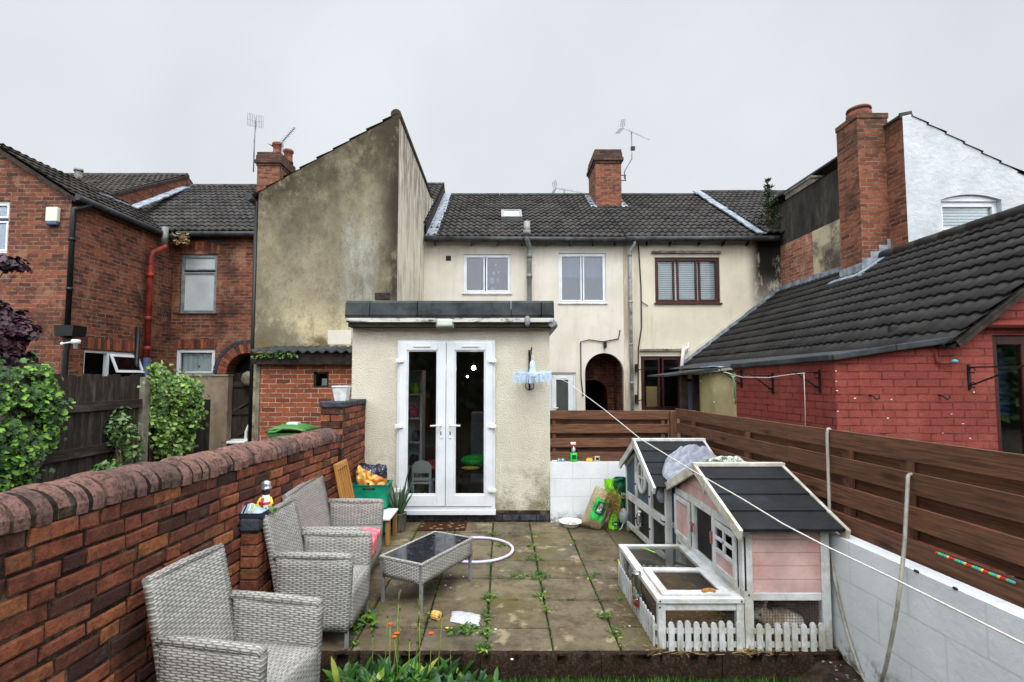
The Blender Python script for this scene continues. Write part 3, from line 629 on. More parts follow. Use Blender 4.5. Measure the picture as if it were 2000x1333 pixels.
t = NT('frosted', 0.45, 0.5); t.col(t.ramp(t.noise(.9, 4, .5), [(.3, (150, 158, 160)), (.7, (184, 190, 190))])); M['frosted'] = t.m
t = NT('table_glass', 0.06, 0.6); t.col(t.ramp(t.noise(8, 5, .7), [(.3, (14, 16, 20)), (.7, (24, 27, 32))])); t.rough(t.mr(t.noise(14, 6, .7), .45, .65, .04, .30)); M['table_glass'] = t.m
def emat(key, c, s_):
    t = NT(key); t.b.inputs['Emission Color'].default_value = s2l(c); t.b.inputs['Emission Strength'].default_value = s_; t.col(c); M[key] = t.m
emat('lit_bulb', (255, 226, 180), 70.0)
simple('smoked_pane', (72, 76, 74), .18, .08, 2, spec=.5); emat('lit_ember', (255, 150, 60), 1.2)
# doormat, sunflower sack, pastel hoop, camouflage cloth, hay sack
t = NT('doormat', .95, .1); uv = t.tc('UV'); d, _ = t.voro(1, t.mapv(uv, (7, 5, 1))); c = t.mix(t.mr(t.noise(60, 4, .7, uv), .3, .7), (56, 30, 20), (78, 46, 32)); c = t.mix(t.mr(d, .22, .34, .85, 0), c, (164, 140, 110)); t.col(c); t.bump(t.noise(300, 3, .7), .8, .01); M['doormat'] = t.m
t = NT('sunflower_sack', .35, .5); uv = t.tc('UV'); d, _ = t.voro(1, t.mapv(uv, (4.2, 3.4, 1))); o = t.sepv(uv)
c = t.ramp(d, [(.0, (70, 34, 14)), (.16, (96, 46, 16)), (.22, (236, 160, 50)), (.5, (246, 214, 130)), (.62, (214, 120, 40))])
sky_ = t.mr(t.math('ADD', o[0], t.math('MULTIPLY', o[1], .9)), .34, .44, 1, 0); c = t.mix(sky_, c, (30, 120, 214))
dkb = t.mr(t.math('SUBTRACT', t.math('MULTIPLY', o[0], .55), t.math('MULTIPLY', t.math('SUBTRACT', 1.0, o[1]), 1.0)), .02, .06); c = t.mix(dkb, c, (16, 20, 44))
wr = t.math('MULTIPLY', dkb, t.mr(t.noise(1, 2, .5, t.mapv(uv, (40, 18, 1))), .74, .8)); c = t.mix(wr, c, (220, 222, 230))
t.col(c); t.bump(t.noise(14, 4, .6), .5, .02); M['sunflower_sack'] = t.m
t = NT('hoop_pastel', .4, .4); P_ = t.sepv(t.tc('Object')); c = t.ramp(t.mr(t.math('ADD', P_[0], t.math('MULTIPLY', t.noise(4), .3)), -.45, .45), [(0, (176, 204, 222)), (.3, (206, 192, 222)), (.55, (192, 186, 218)), (.8, (226, 206, 222)), (1, (218, 216, 230))]); t.col(c); M['hoop_pastel'] = t.m
t = NT('camo_cloth', .9, .1); c = t.ramp(t.noise(16, 4, .6, None, 1.5), [(.38, (70, 86, 70)), (.46, (150, 158, 144)), (.56, (206, 206, 196)), (.66, (116, 132, 112))]); t.col(c); t.bump(t.noise(120), .3, .005); M['camo_cloth'] = t.m
t = NT('hay_sack', .45, .4); uv = t.tc('UV'); c = t.ramp(t.noise(40, 6, .75, uv), [(.3, (120, 96, 68)), (.5, (168, 146, 112)), (.7, (204, 188, 160))])
c = t.mix(t.rect(.2, .8, .26, .8), c, t.ramp(t.noise(60, 3, .7, uv), [(.4, (30, 170, 60)), (.6, (70, 214, 100))])); c = t.mix(t.rect(.34, .78, .42, .74), c, (12, 84, 58))
wr = t.math('MULTIPLY', t.rect(.42, .62, .48, .7), t.mr(t.noise(1, 2, .5, t.mapv(uv, (60, 22, 1))), .48, .54)); c = t.mix(wr, c, (220, 230, 226)); t.col(c); t.bump(t.noise(30, 5, .7, uv), .6, .02); M['hay_sack'] = t.m
t = NT('rabbit_fur', .95, .1); ob = t.tc('Object'); c = t.ramp(t.noise(9, 5, .7, t.mapv(ob, (1.4, 1, .5))), [(.25, (140, 118, 98)), (.5, (188, 170, 152)), (.75, (230, 224, 214))]); P_ = t.sepv(ob)
c = t.mix(t.mr(P_[0], .085, .12, 0, .85), c, (206, 206, 202)); c = t.mix(t.mr(P_[0], -.15, -.175, 0, .8), c, (214, 208, 202)); t.col(c); t.bump(t.noise(160, 4, .7), .8, .01); M['rabbit_fur'] = t.m
simple('eye_black', (12, 10, 10), .15, .02, 3, spec=.6)

# green-grey algae low on the white timber, worn grey grain higher up
m_ = M['white_paint']; tr_ = m_.node_tree; bs_ = tr_.nodes['Principled BSDF']; src = bs_.inputs['Base Color'].links[0].from_socket
class _W(NT):
    def __init__(s, m): s.m = m; s.t = m.node_tree; s.b = s.t.nodes['Principled BSDF']; s._tc = None
w_ = _W(m_); pz_ = w_.sepv(w_.pos())[2]; ob = w_.tc('Object')
c = w_.mix(w_.math('MULTIPLY', w_.mr(pz_, .26, .0, 0, 1, True), w_.mr(w_.noise(16, 7, .75, w_.mapv(ob, (1, 1, .3))), .42, .72, 0, .8)), src, (126, 122, 100))
c = w_.mix(w_.mr(w_.noise(20, 7, .8, w_.mapv(ob, (1, 1, .35), (3, 2, 1))), .62, .86, 0, .5), c, (140, 138, 130)); w_.col(c)
# ------------------------------------------------------------------ ground
g = MB(); g.poly([(-300, -300, -.175), (300, -300, -.175), (300, 500, -.175), (-300, 500, -.175)]); structure(g.build('ground', 'ground'))
g = MB(); g.poly([(-.92, -6, -.155), (2.26, -6, -.155), (2.26, 3.47, -.155), (-.92, 3.47, -.155)]); structure(g.build('lawn', 'lawn'))
g = MB(); g.poly([(-1.75, 1.2, -.022), (-.93, 1.2, -.022), (-.93, 3.0, -.022), (-1.3, 3.0, -.022), (-1.3, 3.6, -.022), (2.2, 3.6, -.022), (2.2, 6.6, -.022), (-1.75, 6.6, -.022)]); structure(g.build('joint_soil', 'joint_soil'))
g = MB()
for i in range(-4, 6):
    for j in range(-6, 8):
        x0, y0 = -.105 + .45 * i, 3.83 + .455 * j; x1, y1 = x0 + .45, y0 + .455
        if j == -1: y0 = 3.5
        if j < -1 and i >= -1: continue
        x0 = max(x0, -1.745); x1 = min(x1, 2.24); y1 = min(y1, 6.6)
        if x1 - x0 < .05 or y1 - y0 < .05: continue
        if j < -1:
            y1 = min(y1, 2.98)
            if i == -2: x1 = -.95
            if y1 - y0 < .05: continue
        zz = U(-.004, .004); tx, ty = U(-.003, .003), U(-.003, .003); e = U(.0035, .008); b = .006
        P_ = [(x0 + e, y0 + e), (x1 - e, y0 + e), (x1 - e, y1 - e), (x0 + e, y1 - e)]; Q_ = [(x0 + e + b, y0 + e + b), (x1 - e - b, y0 + e + b), (x1 - e - b, y1 - e - b), (x0 + e + b, y1 - e - b)]
        zf = lambda x, y: zz + tx * (x - x0) / .45 + ty * (y - y0) / .45; g.r = random.random()
        g.poly([(x, y, zf(x, y)) for x, y in Q_])
        for k in range(4):
            p, q = P_[k], P_[(k + 1) % 4]; r_, s_ = Q_[(k + 1) % 4], Q_[k]; g.poly([(*p, -.01), (*q, -.01), (*r_, zf(*r_)), (*s_, zf(*s_))]); g.poly([(*p, -.03), (*q, -.03), (*q, -.01), (*p, -.01)])
structure(g.build('patio', 'slab'))
g = MB()
for k in range(-1, 4):
    x0 = -.93 + k * .79; n = 16
    def ff(u, v, x0=x0):
        x = x0 + .002 + u * .786; y, z = (3.505 - .02 * 0, .003) if v > .8 else (3.462, -.19 + v * .235)
        if v > .55 and v <= .8: y, z = 3.468, -.004
        d = mnoise.noise(Vector((x * 14, v * 6, k))) * .012; return (x, y - abs(d), z + d * .4)
    g.grid(ff, 40, 8, True)
structure(g.build('kerb', 'edge_stone'))
g = MB()
def ff(u, v):
    x = 1.9 + u * .36; y = 3.0 + v * .52; k = max(0, min(1, u * 2.2)) * max(0, min(1, v * .75 + u * .3)); return (x, y - .03, -.165 + .14 * k + .022 * k * mnoise.noise(Vector((x * 12, y * 12, 0))))
g.grid(ff, 16, 20); structure(g.build('soil', 'soil'))

# ------------------------------------------------------------------ kitchen extension with the French doors
ext = thing('kitchen_extension', 'cream pebbledashed flat-roofed extension with French doors', 'extension', (-.66, 6.6, 0))
YF = 6.6; dx0, dx1, dz0, dz1 = -1.335, -.085, .10, 2.295
PF = lambda u, v, w: (u, YF + w, v)
m = MB(); cells(m, PF, -1.93, .617, .135, 2.46, [(dx0, dx1, .135, dz1)], .12)
m.poly([(-1.93, YF, .135), (-1.93, 12, .135), (-1.93, 12, 2.46), (-1.93, YF, 2.46)]); m.poly([(.617, YF, .135), (.617, 12, .135), (.617, 12, 2.46), (.617, YF, 2.46)])
m.build('wall', 'pebbledash', ext, recalc=False)
m = MB()
for k in range(12):
    x = -1.93 + k * .2155
    if x > .55: break
    m.box(x + .004, min(x + .2085, .612), 6.585, 6.62, .012, .082)
m.build('plinth', 'blue_brick', ext, bevel=.004)
m = MB(); m.box(-1.93, .612, 6.592, 6.7, -.02, .098); m.box(-1.93, dx0 - .0, 6.597, 6.7, .0985, .1345); m.box(dx1, .612, 6.597, 6.7, .0985, .1345); m.build('plinth_bedding', 'mortar_dark', ext)
m = MB(); xs = [-1.97, -1.66, -1.06, .12, .50, .665]
for a, b in zip(xs[:-1], xs[1:]):
    m.prism([(a + .003, 6.40, 2.565), (a + .003, 6.385, 2.60), (a + .003, 6.41, 2.755), (a + .003, 6.47, 2.79), (a + .003, 6.62, 2.795), (a + .003, 6.62, 2.565)], (b - a - .012 + U(0, .006), 0, 0))
m.poly([(-1.97, 6.6, 2.70), (.66, 6.6, 2.70), (.66, 12, 2.70), (-1.97, 12, 2.70)]); m.build('roof', 'felt', ext, bevel=.012)
m = MB(uv='wood'); m.box(-1.955, .645, 6.398, 6.6, 2.508, 2.562); m.build('fascia', 'peel_board', ext, bevel=.006, label='fascia board with flaking white paint')
m = MB(uv='wood'); m.box(-1.94, .635, 6.43, 6.605, 2.452, 2.505); m.build('soffit_board', 'dark_timber', ext, bevel=.005)
m = MB(); m.tube([(.63, 6.42, 2.50), (.67, 6.55, 2.485), (.69, 8.5, 2.46)], .05, 10); m.build('gutter', 'grey_plastic', ext)
# frame, leaves, threshold
m = MB(); ft = .045
m.box(dx0, dx0 + ft, 6.56, 6.66, .16, dz1 - .004); m.box(dx1 - ft, dx1, 6.56, 6.66, .16, dz1 - .004); m.box(dx0 + ft, dx1 - ft, 6.56, 6.66, dz1 - ft, dz1 - .004); m.box(dx0 + ft, dx1 - ft, 6.56, 6.66, .16, .19)
fr = m.build('door_frame', 'pvc', ext, bevel=.004)
m = MB(); m.box(dx0 - .005, dx1 + .01, 6.50, 6.66, .10, .158); m.build('threshold', 'pvc', ext, bevel=.006)
mid = (dx0 + dx1) / 2
for k, (a, b) in enumerate(((dx0 + .03, mid - .003), (mid + .003, dx1 - .03))):
    m = MB(); y0, y1 = 6.535, 6.60; gz0, gz1 = .335, 2.165
    ga, gb = (a + .095, b - .105) if k == 0 else (a + .105, b - .095)
    m.box(a, ga, y0, y1, .20, dz1 - .03); m.box(gb, b, y0, y1, .20, dz1 - .03); m.box(ga, gb, y0, y1, .20, gz0); m.box(ga, gb, y0, y1, gz1, dz1 - .03)
    for (p, q, r_, s_) in ((ga, gb, gz0, gz0 + .018), (ga, gb, gz1 - .018, gz1), (ga, ga + .018, gz0 + .018, gz1 - .018), (gb - .018, gb, gz0 + .018, gz1 - .018)): m.box(p, q, 6.548, 6.59, r_, s_)
    d = m.build('door', 'pvc', ext, bevel=.005)
    m = MB(); m.box(ga + .01, gb - .01, 6.565, 6.572, gz0 + .01, gz1 - .01); m.build('pane', 'glass', d)
    m = MB(); cx = (a + b) / 2 + (.01 if k else -.01); m.box(cx - .11, cx + .11, 6.52, 6.535, 2.205, 2.222); m.build('trickle_vent', 'white_plastic', d, bevel=.003)
    hx = gb + .05 if k == 0 else ga - .05; sg = -1 if k == 0 else 1
    m = MB(); m.box(hx - .014, hx + .014, 6.522, 6.535, 1.05, 1.27); m.tube([(hx, 6.53, 1.21), (hx, 6.485, 1.21), (hx + sg * .03, 6.475, 1.212), (hx + sg * .13, 6.475, 1.205)], .011, 8)
    if k: m.tube([(hx, 6.475, 1.21), (hx + .13, 6.475, 1.21)], .012, 8)
    m.build('handle', 'white_plastic', d)
    m = MB(); m.box(hx - .007, hx + .007, 6.518, 6.524, 1.09, 1.135); m.build('keyhole', 'black_plastic', d)
    for z in (2.03, 1.20, .40):
        m = MB(); ex = a if k == 0 else b; m.box(ex - .045, ex + .055, 6.505, 6.533, z - .022, z + .022) if k == 0 else m.box(ex - .055, ex + .045, 6.505, 6.533, z - .022, z + .022); m.tube([(ex, 6.512, z - .03), (ex, 6.512, z + .03)], .012, 8); m.build('hinge', 'white_plastic', d, bevel=.004)
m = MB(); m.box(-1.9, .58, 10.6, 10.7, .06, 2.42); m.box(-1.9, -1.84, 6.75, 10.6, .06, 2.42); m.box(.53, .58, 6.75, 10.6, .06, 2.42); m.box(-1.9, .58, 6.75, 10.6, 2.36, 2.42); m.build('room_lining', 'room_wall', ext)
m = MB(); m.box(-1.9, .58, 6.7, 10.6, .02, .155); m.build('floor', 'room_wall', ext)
# things seen through the doors
t_ = thing('shelf_unit', 'tall white open shelf unit inside, behind the left door pane', 'shelf', (-1.5, 7.6, .07))
m = MB(); m.box(-1.56, -1.53, 7.45, 7.75, .16, 1.92); m.box(-1.18, -1.15, 7.45, 7.75, .16, 1.92); m.box(-1.53, -1.18, 7.74, 7.75, .16, 1.92); m.build('carcass', 'room_white', t_)
for k in range(6): m = MB(); m.box(-1.53, -1.18, 7.45, 7.74, .18 + k * .345, .20 + k * .345); m.build('shelf', 'room_white', t_)
for k, (x, z, mt) in enumerate(((-1.28, .545, 'toy_dark'), (-1.25, .89, 'black_plastic'), (-1.3, 1.235, 'pink_cloth'), (-1.27, 1.58, 'toy_lime'))):
    m = MB(); m.lathe([(.055, 0), (.07, .05), (.06, .13), (.03, .16)], (x, 7.55, z), 12); tag(m.build('shelf_jar', mt), ['squat dark pot on the low shelf of the white unit indoors', 'black pot on the middle shelf of the white unit indoors', 'pinkish pot on an upper shelf of the white unit indoors', 'lime green pot on the highest filled shelf indoors'][k], 'pot')
t_ = thing('child_chair', 'small grey white child\'s chair standing just inside the left door', 'chair', (-1.12, 7.0, .07))
def kx(x, y, z): return (-1.08 + x, 7.0 + y, .16 + z)
m = MB(kx); m.prism([(-.13, -.02, .37), (.13, -.02, .37), (.13, -.02, .47), (.09, -.02, .52), (0, -.02, .545), (-.09, -.02, .52), (-.13, -.02, .47)], (0, .025, 0)); m.box(-.13, .13, -.02, .005, .27, .31); m.build('backrest', 'room_white', t_, bevel=.004)
m = MB(kx); m.box(-.15, .15, -.02, .26, .225, .25); m.build('seat', 'room_white', t_, bevel=.004)
for a, b in ((-.13, -.015), (.1, -.015), (-.13, .22), (.1, .22)): m = MB(kx); m.box(a, a + .03, b, b + .03, 0, .37 if b < 0 else .225); m.build('leg', 'room_white', t_)
t_ = thing('child_table', 'low white child\'s table with a pink patterned top behind the small chair', 'table', (-1.05, 7.7, .07))
m = MB(); m.box(-1.24, -.78, 7.32, 7.44, .52, .55); m.build('tabletop', 'pink_cloth', t_); m = MB(); m.box(-1.22, -1.17, 7.34, 7.42, .07, .52); m.build('leg', 'room_white', t_); m = MB(); m.box(-.86, -.81, 7.34, 7.42, .07, .52); m.build('leg', 'room_white', t_)
m = MB(); m.box(-.50, -.02, 8.3, 8.7, .07, 1.25); tag(m.build('fridge', 'grey_cloth', None, bevel=.02), 'pale grey kitchen cabinet dimly seen through the right door pane', 'cabinet')
m = MB(); m.ball((-.38, 7.5, .62), (.22, .18, .085)); tag(m.build('toy_tub', 'label_green'), 'bright green toy tub inside, seen through the right pane', 'tub')
m = MB(); m.ball((-.44, 7.3, .545), (.13, .08, .025)); tag(m.build('toy_disc', 'toy_yellow'), 'flat yellow toy in front of the green tub indoors', 'toy')
t_ = thing('bench', 'dark low bench indoors carrying the green tub', 'bench', (-.38, 7.5, .07))
m = MB(); m.box(-.64, -.12, 7.2, 7.7, .48, .52); m.build('seat', 'dark_timber', t_); m = MB(); m.box(-.6, -.56, 7.24, 7.28, .07, .48); m.build('leg', 'dark_timber', t_); m = MB(); m.box(-.24, -.2, 7.24, 7.28, .07, .48); m.build('leg', 'dark_timber', t_)
for p, r_, lb in ((at(925, 719, 8.2), .034, 'larger glowing ceiling bulb seen through the right door pane'), (at(913, 736, 8.6), .016, 'smaller glowing bulb below the larger one indoors')):
    t_ = thing('ceiling_bulb', lb, 'lamp', p); m = MB(); m.ball(p, r_); m.build('bulb', 'lit_bulb', t_); m = MB(); m.tube([p, (p.x, p.y, 2.36)], .004, 6); m.build('cord', 'black_plastic', t_)
p = at(829, 966, 7.3); m = MB(); m.ball(p, .022); tag(m.build('night_light', 'lit_ember'), 'tiny orange glow low behind the child\'s chair', 'lamp')
# fittings on the front
p = at(869, 631, 6.42); t_ = thing('bulkhead_lamp', 'oblong glass bulkhead lamp under the extension roof above the doors', 'lamp', p)
m = MB(); m.box(p.x - .115, p.x + .115, p.y - .01, p.y + .04, p.z - .065, p.z + .06); m.build('housing', 'grey_plastic', t_, bevel=.012)
m = MB(); m.box(p.x - .10, p.x + .10, p.y - .055, p.y - .011, p.z - .05, p.z + .048); m.build('lens', 'bulb_glass', t_, bevel=.022)
p = at(1030, 627, 6.36); t_ = thing('motion_sensor', 'small grey motion sensor on the extension roof edge', 'sensor', p)
m = MB(); m.lathe([(.012, -.07), (.03, -.05), (.036, 0), (.034, .04), (.015, .06)], p, 14); m.build('sensor_head', 'grey_plastic', t_); m = MB(); m.box(p.x - .02, p.x + .02, p.y, p.y + .09, p.z + .0, p.z + .03); m.build('bracket', 'grey_plastic', t_)
p = at(1034, 684, 6.58); t_ = thing('hanging_bracket', 'black iron hanging basket bracket on the pebbledash right of the doors', 'bracket', p)
m = MB(); z0 = at(1034, 762, 6.58).z; m.box(p.x - .012, p.x + .012, 6.575, 6.6, z0, p.z); m.build('back_bar', 'black_iron', t_)
m = MB(); m.tube([(p.x, 6.58, p.z - .02), (p.x + .01, 6.35, p.z - .02), (p.x + .012, 6.30, p.z + .015), (p.x + .012, 6.27, p.z - .01)], .008, 6); m.tube([(p.x, 6.58, z0 + .05), (p.x + .005, 6.5, z0 + .02), (p.x - .02, 6.44, z0 + .09), (p.x + .01, 6.34, p.z - .03)], .007, 6)
for sx in (-1, 1): m.tube([(p.x + sx * .055 * math.sin(a), 6.56, z0 + .05 - .05 * math.cos(a)) for a in [k * .35 for k in range(10)]], .006, 5)
m.build('scroll_arm', 'black_iron', t_)
c0 = at(1040, 735, 6.32); t_ = thing('peg_airer', 'pale blue round peg airer hanging from the iron bracket', 'airer', c0)
m = MB(); m.lathe([(.012, .19), (.024, .18), (.034, .15), (.034, .10), (.05, .04), (.06, .0), (.05, -.02)], c0, 14); m.build('hub', 'pale_blue_plastic', t_)
m = MB(); m.tube([(c0.x, c0.y, c0.z + .19), (c0.x + .018, c0.y, c0.z + .22), (c0.x + .01, c0.y, c0.z + .25), (c0.x - .012, c0.y, c0.z + .25)], .006, 6); m.build('hook', 'white_plastic', t_)
m = MB()
for k in range(12):
    a = k * math.pi / 6; m.tube([(c0.x + .05 * math.cos(a), c0.y + .05 * math.sin(a), c0.z + .01), (c0.x + .23 * math.cos(a), c0.y + .23 * math.sin(a), c0.z + .035)], .004, 5)
m.tube([(c0.x + .22 * math.cos(a * math.pi / 12), c0.y + .22 * math.sin(a * math.pi / 12), c0.z + .035) for a in range(24)], .0035, 5, closed=True); m.tube([(c0.x + .13 * math.cos(a * math.pi / 12), c0.y + .13 * math.sin(a * math.pi / 12), c0.z + .025) for a in range(24)], .005, 5, closed=True); m.build('arm_ring', 'pale_blue_plastic', t_)
for k in range(40):
    a = k * math.pi / 20 + .1; rr = (.225, .14, .225, .18)[k % 4]; q = Vector((c0.x + rr * math.cos(a), c0.y + rr * math.sin(a), c0.z)); dx = U(-.03, .03); q.z += U(-.02, .015)
    m = MB(); m.bar((q.x - .005, q.y, q.z + .06), (q.x - .005 + dx, q.y, q.z - .075), .007, .005); m.bar((q.x + .005, q.y, q.z + .055), (q.x + .014 + dx, q.y, q.z - .075), .007, .005); m.build('peg', 'pale_blue_plastic', t_)

# ------------------------------------------------------------------ shared house parts
FY = 12.0
PFY = lambda u, v, w: (u, FY + w, v)
def yw(px0, px1, py0, py1, Y=FY, off=.05):
    a = at(px0, py1, Y); b = at(px1, py0, Y); return a.x, b.x, a.z, b.z, (lambda u, v, w, a=a, Y=Y, off=off: (a.x + u, Y + off - w, a.z + v))
def stack(parent, x0, x1, y0, y1, z0, z1, mat, pots=(), corbel=.05, top='brick_stack', nm='chimney'):
    m = MB(); m.box(x0, x1, y0, y1, z0, z1 - .42); c = m.build(nm, mat, parent, bevel=.012); m = MB()
    for k, (o_, a, b) in enumerate(((.022, .42, .345), (corbel, .345, .24), (.03, .24, .10), (.012, .10, 0))): m.box(x0 - o_, x1 + o_, y0 - o_, y1 + o_, z1 - a, z1 - b)
    m.build('corbelled_top', 'brick_soot', c, bevel=.012)
    for (x, y, h) in pots:
        m = MB(); m.lathe([(.15, 0), (.145, .06), (.125, .09), (.125, h - .1), (.155, h - .08), (.155, h - .02), (.13, h), (.10, h - .05)], (x, y, z1 - .003), 18); m.build('chimney_pot', 'pot_clay', c)
    return c
def lead_line(m, p, q, w=.2, th=.02, up=(0, 0, 1), n=10):
    p, q = Vector(p), Vector(q)
    for k in range(n): a, b = p.lerp(q, k / n), p.lerp(q, (k + 1) / n + .02); m.bar(a + Vector((0, 0, U(-.01, .01))), b + Vector((0, 0, U(-.01, .015))), w * U(.85, 1.1), th, up)
def aerial(label, base, mast, head, tilt, yag=.9, col='alu'):
    base = Vector(base); t_ = thing('tv_aerial', label, 'aerial', base); m = MB(); pts = [base + Vector(q) for q in mast]; m.tube(pts, .018, 6); m.build('mast', 'grey_pipe', t_)
    top = pts[-1]; d = Vector(head).normalized(); m = MB(); p0 = top - d * yag * .35; p1 = top + d * yag * .65; m.bar(p0, p1, .022, .022); sd_ = d.cross(Vector((0, 0, 1))).normalized(); sd_ = (sd_ * math.cos(tilt) + d.cross(sd_) * math.sin(tilt)).normalized()
    for k in range(11): q = p0.lerp(p1, .22 + k * .078); L = .13 - k * .005; m.bar(q - sd_ * L, q + sd_ * L, .010, .010)
    m.build('boom', col, t_); m = MB(); vv = d.cross(sd_)
    for s_ in (-1, 1):
        e = p0 + vv * (.03 * s_); f_ = p0 + vv * (.20 * s_) - d * .06
        for k in range(5): q = e.lerp(f_, k / 4); m.bar(q - sd_ * .16, q + sd_ * .16, .010, .010)
        for k in (-1, 0, 1): m.bar(e + sd_ * .16 * k, f_ + sd_ * .16 * k, .010, .010)
    m.build('reflector', col, t_)

# ------------------------------------------------------------------ cream house with the weathered gable (number one of the cream pair)
ha = thing('rendered_house', 'cream rendered terraced house with a tall stained gable wing and white windows', 'house', (0, 12, 0))
GX0, GX1, GY = -4.31, -1.835, 8.9; ridge_z, eave_z = 7.43, 5.10
m = MB(); m.poly([(GX0, GY, -.2), (GX1, GY, -.2), (GX1, GY, 6.54), (GX0, GY, 5.10)]); m.build('gable_wall', 'render_gable', ha, label='gable wall stained brown and grey with algae', recalc=False)
m = MB(); m.poly([(GX1, GY, -.2), (GX1, FY + 3.6, -.2), (GX1, FY + 3.6, 6.54), (GX1, GY, 6.54)]); m.build('return_wall', 'render_side', ha, recalc=False)
m = MB(); m.poly([(GX0, GY, -.2), (GX0, FY, -.2), (GX0, FY, 5.10), (GX0, GY, 5.10)]); m.build('side_wall', 'render_ochre', ha)
w1 = yw(905, 998, 497, 573); w2 = yw(1092, 1183, 495, 592); dr = yw(1074, 1125, 728, 880); ar = yw(1144, 1218, 690, 880)
m = MB(); hs = [(w[0], w[1], w[2], w[3]) for w in (w1, w2)] + [(dr[0], dr[1], -.2, dr[3]), (ar[0], ar[1], -.2, ar[3])]
XH = 2.87
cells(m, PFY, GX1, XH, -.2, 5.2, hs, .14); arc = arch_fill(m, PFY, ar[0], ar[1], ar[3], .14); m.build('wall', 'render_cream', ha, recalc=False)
W2 = [(0.045, .53 * (w1[1] - w1[0]) - .02, .045, w1[3] - w1[2] - .045), (.53 * (w1[1] - w1[0]) + .02, w1[1] - w1[0] - .045, .045, w1[3] - w1[2] - .045)]
def two(w, f): a, h = w[1] - w[0], w[3] - w[2]; return [(.04, f * a - .012, .04, h - .04), (f * a + .012, a - .04, .04, h - .04)], a, h
pn, a_, h_ = two(w1, .46); windowset(ha, w1[4], a_, h_, pn, 'pvc', 'glass_sky', sill=('white_paint', .08), blind=[(0.05, a_ - .05, .05, h_ - .05)], blind_mat='reflected_sky_blue', back=.55, label='small white two-light upstairs window')  # the blue sheet stands in for sky reflected in these panes
p = at(962, 545, 12.2); m = MB(); 
for k in range(7): m.ball((p.x + U(-.10, .16), 12.22, p.z + U(-.42, .40)), (U(.02, .06), .02, U(.03, .12)))
m.build('window_ornament', 'room_white', ha)
pn, a_, h_ = two(w2, .50); windowset(ha, w2[4], a_, h_, pn, 'pvc', 'glass_sky', sill=('white_paint', .08), blind=[(.04, a_ - .04, .55 * h_, h_ - .04)], blind_mat='curtain_grey', back=.22, label='taller white two-light upstairs window with a half drawn blind')
a_, h_ = dr[1] - dr[0], dr[3] + .1; P2 = lambda u, v, w: (dr[0] + u, FY + .05 - w, -.1 + v)
m = MB(P2); m.box(0, .05, 0, h_, -.05, .01); m.box(a_ - .05, a_, 0, h_, -.05, .01); m.box(.05, a_ - .05, h_ - .05, h_, -.05, .01); bk = m.build('back_door', 'pvc', ha, bevel=.004)
m = MB(P2); m.box(.055, .16, 0, h_ - .06, -.03, .015); m.box(a_ - .18, a_ - .055, 0, h_ - .06, -.03, .015); m.box(.16, a_ - .18, h_ - .17, h_ - .06, -.03, .015); m.box(.16, a_ - .18, 0, .2, -.03, .015); m.build('door_leaf', 'pvc', bk, bevel=.004)
m = MB(P2); m.box(.15, a_ - .17, .19, h_ - .16, -.02, -.01); m.build('pane', 'smoked_pane', bk); m = MB(P2); m.box(.1, .12, 1.15, 1.3, .015, .03); m.tube([(.11, 1.22, .03), (.11, 1.22, .06), (.2, 1.22, .065)], .012, 6); m.build('handle', 'white_plastic', bk)
m = MB(P2); m.box(.26, a_ - .22, h_ - .125, h_ - .105, .015, .03); m.build('trickle_vent', 'white_plastic', bk)
m = MB()   # passage: brick tunnel with a lower inner arch
x0, x1 = ar[0], ar[1]; m.poly([(x0, 12.14, -.2), (x0, 16, -.2), (x0, 16, 2.6), (x0, 12.14, 2.6)]); m.poly([(x1 - .0, 12.14, -.2), (x1, 16, -.2), (x1, 16, 2.6), (x1, 12.14, 2.6)]); m.poly([(x0, 12.14, 2.6), (x1, 12.14, 2.6), (x1, 16, 2.6), (x0, 16, 2.6)])
PI_ = lambda u, v, w: (u, 13.1 + w, v); iz = at(1170, 742, 13.1).z; cells(m, PI_, x0, x1, -.2, 2.6, [(x0, x1 - .16, -.2, iz)], .3); arch_fill(m, PI_, x0, x1 - .16, iz, .3); m.poly([(x0, 16, -.2), (x1, 16, -.2), (x1, 16, 2.6), (x0, 16, 2.6)]); m.build('passage', 'brick_left', ha)
def mainroof(parent, xa, xb, dz=0.0, y1=15.5, mat='tile_dark', zr=ridge_z, ze=eave_z, ye=11.82, nm='roof', back=True):
    u = Vector((0, y1 - ye, zr - ze)); m = MB(); tiles(m, (xa, ye, ze + dz), (1, 0, 0), u, xb - xa, u.length, .30, .16, .045, .036, 6)
    m.poly([(xa, ye + .04, ze + dz - .05), (xb, ye + .04, ze + dz - .05), (xb, y1, zr + dz - .05), (xa, y1, zr + dz - .05)])
    if back: m.poly([(xa, y1, zr + dz), (xb, y1, zr + dz), (xb, 20, ze + dz), (xa, 20, ze + dz)])
    n = int((xb - xa) / .45) + 1; L = (xb - xa) / n
    for k in range(n): m.tube([(xa + k * L + .004, y1, zr + dz + .0), (xa + (k + 1) * L - .004, y1, zr + dz + U(-.004, .006))], .085, 10)
    return m.build(nm, mat, parent, recalc=False)
ra = mainroof(ha, -1.74, XH)
m = MB(); m.poly([(-1.74, 11.82, 5.06), (XH, 11.82, 5.06), (XH, 12.0, 5.06), (-1.74, 12, 5.06)]); m.build('soffit', 'dark_timber', ha)
rh = mainroof(ha, GX0, -1.775, .34)
m = MB(); m.poly([(-1.77, 11.8, 5.0), (-1.77, 15.5, 7.4), (-1.77, 15.5, 7.75), (-1.77, 11.8, 5.40)]); m.build('verge', 'dark_timber', rh)
m = MB(); lead_line(m, (-1.66, 11.78, 5.13), (-1.66, 15.4, 7.46), .24, .02); m.build('flashing', 'lead', ra)
